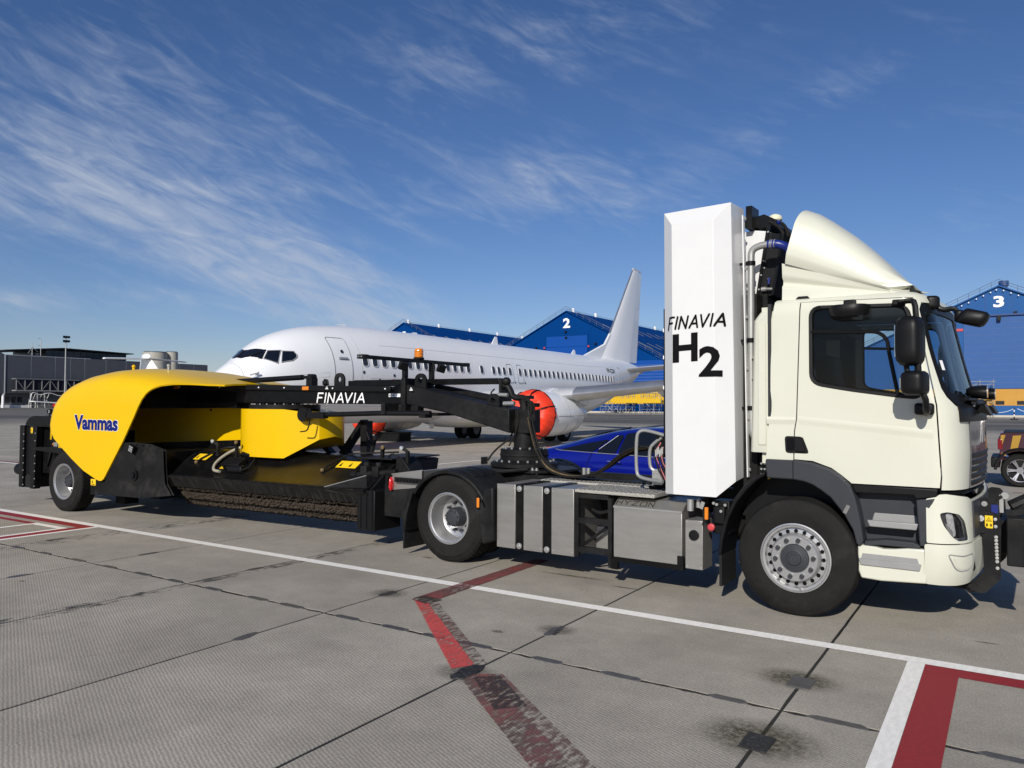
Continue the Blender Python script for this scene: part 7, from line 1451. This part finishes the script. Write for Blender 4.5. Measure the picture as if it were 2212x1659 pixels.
MB().tube([(-.06, 0, 1.905), (-.22, 0, 1.91), (-.26, 0, 2.0), (-.30, 0, 2.06), (-.40, 0, 2.06)], .042, 10, smooth=1).build('crank_arm', 'black_worn', KC); MB().sphere((-.31, -.02, 2.12), .06, (1, 1, .9), 14).box(-.40, -.36, -.06, .16, 1.82, 2.14).build('rod_end', 'black_worn', KC)
MB().cyl((-.40, -.1, 1.945), (-.24, -.1, 1.94), .026, n=10).cyl((-.30, -.1, 1.83), (-.14, -.1, 1.835), .03, n=10).build('swivel_fitting', 'galv', KC); MB().tube([(-.44, -.1, 2.02), (-.50, -.1, 1.97), (-.49, -.1, 1.9), (-.42, -.1, 1.87)], .010, 6, smooth=2).build('thin_hose', 'rubber', KC)
lug(-.40, -.2, 1.875, .085).build('lifting_lug', 'black_worn', KC)
MB().tube([(.02, -.12, 1.86), (.08, -.14, 1.88), (.12, -.14, 1.84), (.13, -.14, 1.74), (.10, -.14, 1.66), (.13, -.14, 1.62)], .02, 8, smooth=2).tube([(.06, -.10, 1.64), (.06, -.1, 1.80), (.10, -.1, 1.87), (.14, -.1, 1.80), (.14, -.1, 1.70)], .018, 8, smooth=2).box(.09, .18, -.14, -.02, 1.62, 1.70).box(.06, .16, -.12, .02, 1.79, 1.84).build('hose_rack', 'rubber', KC)
for k, m in enumerate(('rubber', 'rubber', 'hose_tan', 'rubber')):
    dx_, dy_ = .026 * (k % 2), -.034 * k
    MB().tube([(.12 + dx_, -.13 + dy_, 1.66), (.17 + dx_, -.16 + dy_, 1.50), (.28 + dx_, -.22 + dy_, 1.25), (.45, -.30 + dy_, 1.09 - .012 * k), (.75, -.42 + dy_, 1.005 - .006 * k), (1.05, -.52 + dy_, 1.0), (1.35, -.62 + dy_, 1.10), (1.62, -.74 + dy_, 1.28 + .01 * k), (1.90, -.88 + dy_, 1.36 + .015 * k), (2.08, -.94, 1.36), (2.20, -.95, 1.26)], .0135, 7, smooth=3).build('hydraulic_hose', m, KC)
MB().tube([(-.12, -.165, 1.73), (-.10, -.17, 1.55), (-.14, -.19, 1.40), (-.26, -.30, 1.28), (-.33, -.33, 1.20), (-.36, -.38, 1.12)], .012, 6, smooth=2).tube([(-.06, -.165, 1.74), (-.04, -.17, 1.6), (-.08, -.18, 1.45), (-.16, -.2, 1.30)], .010, 6, smooth=2).build('side_hose', 'rubber', KC); MB().tube([(-.15, -.165, 1.72), (-.15, -.168, 1.48)], .012, 6).build('side_conduit', 'black_worn', KC)
# ---- yellow swivel drum carrying the brush
DRM = part(S, 'swivel_drum', (-4.24, -.10, 0), R(0))
dr = [(-.60, -.05)] + [(-.02 + .60 * math.cos(R(a)), -.05 + .56 * math.sin(R(a))) for a in range(190, 281, 9)] + [(.30, -.585), (.52, -.50), (.64, -.44)]
pl_ = [(-.60, .10), (-.598, -.10), (-.58, -.24), (-.535, -.36), (-.45, -.46), (-.33, -.535), (-.14, -.575), (.12, -.59), (.40, -.585), (.58, -.56)]
far = [(1.02, -.30), (1.07, -.20), (1.09, -.05), (1.07, .12), (.98, .26), (.3, .45), (-.3, .45), (-.55, .3)]
tp = pl_ + far
z0l = [1.03] * len(pl_) + [1.30, 1.32, 1.34, 1.3, 1.2, 1.1, 1.03, 1.03]; z1l = [1.735] * len(pl_) + [1.66, 1.66, 1.66, 1.66, 1.68, 1.735, 1.735, 1.735]
n_ = len(tp); MB().add([(x, y, z) for (x, y), z in zip(tp, z0l)] + [(x, y, z) for (x, y), z in zip(tp, z1l)], [tuple(range(n_ - 1, -1, -1)), tuple(range(n_, 2 * n_))] + [(i, (i + 1) % n_, n_ + (i + 1) % n_, n_ + i) for i in range(n_)]).build('drum_casing', 'yellow', DRM, sharp=26)
MB().cyl((0, 0, 1.736), (0, 0, 1.80), .53, n=40).cyl((0, 0, .96), (0, 0, 1.03), .46, n=32).build('bearing', 'black_worn', DRM)
bb = MB()
for k in range(24): a = 6.283 * k / 24; bb.cyl((.49 * math.cos(a), .49 * math.sin(a), 1.80), (.49 * math.cos(a), .49 * math.sin(a), 1.815), .014, n=6)
bb.build('bearing_bolts', 'zinc', DRM); MB().cyl((.15, -.572, 1.665), (.15, -.582, 1.665), .018, n=12).build('casing_screw', 'galv', DRM)
# ---- swing ram between boom and drum, chain and crank
LK = part(S, 'swing_ram')
MB().tube([(-3.25, -.55, 1.655), (-2.0, -.50, 1.695), (-1.2, -.45, 1.70)], .035, 10).cyl((-3.36, -.60, 1.66), (-3.36, -.50, 1.66), .10, n=24).box(-3.30, -2.95, -.60, -.50, 1.61, 1.70).build('ram', 'black_plastic', LK); MB().box(-2.25, -1.2, -.30, .3, 1.665, 1.70).box(-1.95, -1.88, -.55, -.25, 1.68, 1.83).box(-1.35, -1.25, -.50, -.35, 1.64, 1.69).build('ram_bracket', 'black_worn', LK)
for u in (-1.83, -1.62): MB().box(u, u + .12, -.33, -.2, 1.72, 1.80).build('hinge_block', 'black_worn', LK)
cn = MB()
for k in range(8): cn.lathe([(.012, -.003), (.016, 0), (.012, .003)], (-2.99 + .012 * (k % 2), -.50, 1.81 - .022 * k), 'x' if k % 2 else 'y', 10, close=True)
cn.build('chain', 'galv', LK); MB().tube([(-3.20, -.60, 1.60), (-3.22, -.62, 1.46), (-3.24, -.64, 1.43), (-3.33, -.66, 1.42)], .010, 6, smooth=1).build('crank_handle', 'dust_black', LK)
# ---- brush unit
BR = part(S, 'brush_unit')
u0, u1 = -5.82, -1.62
def hoodsec(u, k=0): return [Vector((u, w, z)) for w, z in ((.45, 1.06), (-.28, 1.075), (-.52, 1.03), (-.80, .86), (-1.00, .748), (-1.08, .735), (-1.10, .71), (-1.00, .60), (-.98, .60), (-1.07, .705), (-.97, .715), (-.78, .83), (-.50, 1.0), (-.28, 1.045), (.45, 1.03))]
MB().loft([hoodsec(u) for u in (u0 + .05, -4.8, -3.9, -3.0, -2.32, u1 - .14)]).build('brush_hood', 'black', BR, sharp=25)
MB().prism([(.45, 1.05), (-.28, 1.07), (-.52, 1.025), (-.80, .855), (-.98, .73), (-1.08, .68), (-1.03, .56), (-.6, .45), (.3, .45)], 'x', u1 - .139, u1 - .10).prism([(.45, 1.05), (-.28, 1.07), (-.52, 1.025), (-.80, .855), (-.98, .73), (-1.08, .68), (-1.03, .56), (-.6, .45), (.3, .45)], 'x', u0 + .01, u0 + .049).build('end_plate', 'black_worn', BR)
MB().loft([[Vector((u, -1.095, z0)), Vector((u, -1.107, z0)), Vector((u, -.985, .545)), Vector((u, -.97, .545))] for u, z0 in ((u0 + .1, .725), (-2.6, .73), (u1 - .14, .735))]).build('deflector_lip', 'streaked', BR)
MB().add([(-2.40, -1.10, .73), (-1.80, -1.0, .90), (-1.775, -1.01, .60), (-2.40, -1.10, .68)], [(0, 1, 2, 3)]).build('corner_gusset', 'black_worn', BR); MB().tube([(-2.42, -1.105, .735), (-1.80, -1.0, .905)], .006, 5).build('gusset_edge', 'galv', BR)
# the brush: cassette rows of bristles round a drum
bx, bz_, br_ = -.50, .70, .50
MB().cyl((u0 + .12, bx, bz_), (u1 - .16, bx, bz_), .20, n=20).build('brush_core', 'black_worn', BR)
bs = MB(); rnd = random.Random(3); rows_ = 8
for k in range(rows_):
    a0 = R(199 + 21 * k)
    for i in range(250):
        u = u0 + .14 + (u1 - u0 - .32) * (i + rnd.uniform(-.4, .4)) / 250
        for j in range(5):
            a = a0 + (j - 2) * .050 + rnd.uniform(-.03, .03); L_ = br_ * (1 - .02 * abs(j - 2)) + rnd.uniform(-.018, .008); du = rnd.uniform(-.012, .012); da = .02
            bs.add([(u - .011, bx + .19 * math.cos(a), bz_ + .19 * math.sin(a)), (u + .011, bx + .19 * math.cos(a), bz_ + .19 * math.sin(a)), (u + du + .009, bx + L_ * math.cos(a + .01), bz_ + L_ * math.sin(a + .01)), (u + du - .009, bx + L_ * math.cos(a - .01), bz_ + L_ * math.sin(a - .01))], [(0, 1, 2, 3)])
bs.build('bristles', 'bristle', BR, kind='stuff', flip=False)
# fittings on the brush hood
def onh(u, t, up=0.0):
    pts = [(-.28, 1.076), (-.52, 1.031), (-.80, .861), (-.98, .736)]; k = min(2, int(t * 3)); a, b = pts[k], pts[k + 1]; f = t * 3 - k
    d = Vector((0, b[0] - a[0], b[1] - a[1])).normalized(); n = Vector((0, d.z, -d.y)); n = n if n.z > 0 else -n
    return Vector((u, lerp(a[0], b[0], f), lerp(a[1], b[1], f))) + n * up
def hstick(u, a, t0, t1):
    MB().add([onh(u, t0, .003), onh(u + a, t0, .003), onh(u + a, t1, .003), onh(u, t1, .003)], [(0, 1, 2, 3)]).build('warning_sticker', 'sticker', BR)
    q = MB(); d = t1 - t0
    for k in (.10, .58): q.add([onh(u + a * k, t1 - d * .2, .005), onh(u + a * (k + .13), t1 - d * .2, .005), onh(u + a * (k + .065), t0 + d * .2, .005)], [(0, 1, 2)])
    q.build('sticker_print', 'ink', BR, flip=False)
hstick(-5.92 + .28, .30, .36, .52); hstick(-2.66, .36, .34, .50); hstick(-4.83, .10, .62, .72)
MB().obox(onh(-4.55, .62, .05), (.36, .18, .10), Matrix.Rotation(R(35), 3, 'X')).obox(onh(-4.45, .40, .06), (.20, .14, .12), Matrix.Rotation(R(35), 3, 'X')).cyl(onh(-4.5, .8, .05), onh(-4.2, .8, .06), .06, n=16).build('drive_motor', 'black_plastic', BR, bevel=.01)
MB().tube([onh(-4.40, .0, .12), onh(-4.66, .02, .13), onh(-4.92, .3, .07), onh(-4.98, .6, .05), onh(-4.86, .86, .04), onh(-4.66, .90, .05)], .022, 8, smooth=3).build('grey_hose', 'hose_grey', BR)
MB().tube([onh(-4.6, .75, .06), onh(-4.35, .9, .07), onh(-4.1, .8, .08), onh(-4.2, .55, .06), onh(-4.3, .4, .05)], .012, 6, smooth=2).tube([onh(-4.7, .5, .05), onh(-4.5, .3, .07), onh(-4.3, .2, .06)], .012, 6, smooth=2).build('motor_hose', 'rubber', BR)
for u in (-5.40, -2.75): MB().tube([onh(u - .06, .62, .01), onh(u - .02, .48, .03), onh(u + .12, .12, .06), onh(u + .22, .0, .05), onh(u + .8, -.0, .06) + Vector((0, .12, .02))], .014, 7, smooth=1).build('stay_rod', 'black_worn', BR); MB().sphere(onh(u - .06, .60, .015), .03, n=8).build('stay_joint', 'hose_tan', BR)
for u, w, rust in ((-5.0, -.72, 0), (-4.58, -.72, 1), (-1.96, -.5, 1), (-1.53, -.5, 0)):
    MB().box(u - .02, u + .02, w - .02, w + .02, 1.02, 1.20).beam((u, w, 1.19), (u + (-.06 if not rust else .05), w - .03, 1.235), .035, .04).build('marker_stand', 'dust_black', BR); MB().lathe([(.030, 0), (.027, -.018), (.001, -.022)], (u + (-.06 if not rust else .05), w - .05, 1.24), 'y', 14).build('marker_lens', 'hose_tan' if rust else 'lamp', BR)
MB().beam((-3.45, .35, 1.05), (-3.02, .35, 1.56), .06, .16, (0, 1, 0)).box(-3.05, -2.93, .28, .42, 1.05, 1.56).beam((-3.6, .3, 1.3), (-3.25, .3, 1.03), .06, .12, (0, 1, 0)).beam((-4.0, .3, 1.3), (-3.6, .3, 1.03), .06, .12, (0, 1, 0)).build('lift_frame', 'black_worn', BR)
MB().tube([(-2.85, .3, 1.08), (-2.80, .3, 1.25), (-2.78, .3, 1.34)], .035, 8).sphere((-2.78, .3, 1.30), .04, n=10).tube([(-2.86, .25, 1.3), (-2.90, .25, 1.4), (-2.82, .25, 1.2)], .012, 6).build('valve', 'black_worn', BR)
MB().box(-2.30, -1.70, -.62, .45, 1.08, 1.10).prism([(-1.70, .93), (-1.68, 1.12), (-1.60, 1.12), (-1.45, .95), (-1.62, .90)], 'y', -.55, -.25).build('end_bracket', 'black_worn', BR, bevel=.006)
MB().cyl((-2.18, -.75, .875), (-1.55, -.70, .94), .04, n=12).cyl((-2.26, -.755, .868), (-2.17, -.75, .876), .055, n=16).build('end_ram', 'dust_black', BR); MB().cyl((-2.275, -.756, .866), (-2.26, -.755, .868), .032, n=14).build('ram_nut', 'hose_tan', BR)
for u in (-2.10, -1.90): MB().box(u, u + .10, -.78, -.62, .82, 1.0).cyl((u + .05, -.7, 1.0), (u + .05, -.7, 1.05), .04, n=12).build('hinge_block', 'black_worn', BR, bevel=.006)
MB().tube([(-1.72, -.7, .80), (-1.78, -.72, .70), (-1.74, -.7, .58), (-1.70, -.6, .52)], .022, 8, smooth=2).tube([(-1.66, -.5, 1.12), (-1.8, -.5, 1.16), (-1.9, -.45, 1.10)], .012, 6, smooth=1).build('end_hose', 'rubber', BR)
# ================================================================== pieces that lie apart become objects of their own
def islands(me):
    n = len(me.vertices); p = list(range(n))
    def find(a):
        while p[a] != a: p[a] = p[p[a]]; a = p[a]
        return a
    for f in me.polygons:
        vs = f.vertices; a = find(vs[0])
        for b in vs[1:]: p[find(b)] = a
    ids = [find(i) for i in range(n)]; box = {}
    for i, v in enumerate(me.vertices):
        b = box.setdefault(ids[i], [v.co.copy(), v.co.copy()])
        for k in range(3): b[0][k] = min(b[0][k], v.co[k]); b[1][k] = max(b[1][k], v.co[k])
    return ids, box
def split_apart(o):
    me = o.data
    if len(me.vertices) > 30000 or o.get('kind'): return
    ids, box = islands(me); keys = list(box)
    if len(keys) < 2 or len(keys) > 400: return
    root = {k: k for k in keys}
    def find(a):
        while root[a] != a: a = root[a]
        return a
    for i, a in enumerate(keys):
        for b in keys[i + 1:]:
            A, B = box[a], box[b]; gap = Vector([max(0, A[0][k] - B[1][k], B[0][k] - A[1][k]) for k in range(3)]).length
            if gap < .45 * max((A[1] - A[0]).length, (B[1] - B[0]).length): root[find(a)] = find(b)
    groups = {}
    for k in keys: groups.setdefault(find(k), []).append(k)
    if len(groups) < 2: return
    big = max(max((box[k][1] - box[k][0]).length for k in g) for g in groups.values())
    if big < .075 or len(groups) > 40: o['kind'] = 'stuff'; return
    sub = {}
    for k, g in groups.items():
        for q in g: sub[q] = k
    for k in list(groups)[1:]:
        m2 = me.copy(); b = bmesh.new(); b.from_mesh(m2); b.verts.ensure_lookup_table()
        bmesh.ops.delete(b, geom=[v for v in b.verts if sub[ids[v.index]] != k], context='VERTS'); b.to_mesh(m2); b.free()
        c = o.copy(); c.data = m2; COL.objects.link(c)
    k = list(groups)[0]; b = bmesh.new(); b.from_mesh(me); b.verts.ensure_lookup_table()
    bmesh.ops.delete(b, geom=[v for v in b.verts if sub[ids[v.index]] != k], context='VERTS'); b.to_mesh(me); b.free()
for o in list(COL.objects):
    if o.type == 'MESH' and o.name.split('.')[0] not in ('company_lettering', 'maker_lettering', 'lettering_outline', 'registration', 'number', 'engraving', 'sticker_print', 'sticker_symbol', 'label_print', 'digit_two', 'ground'): split_apart(o)
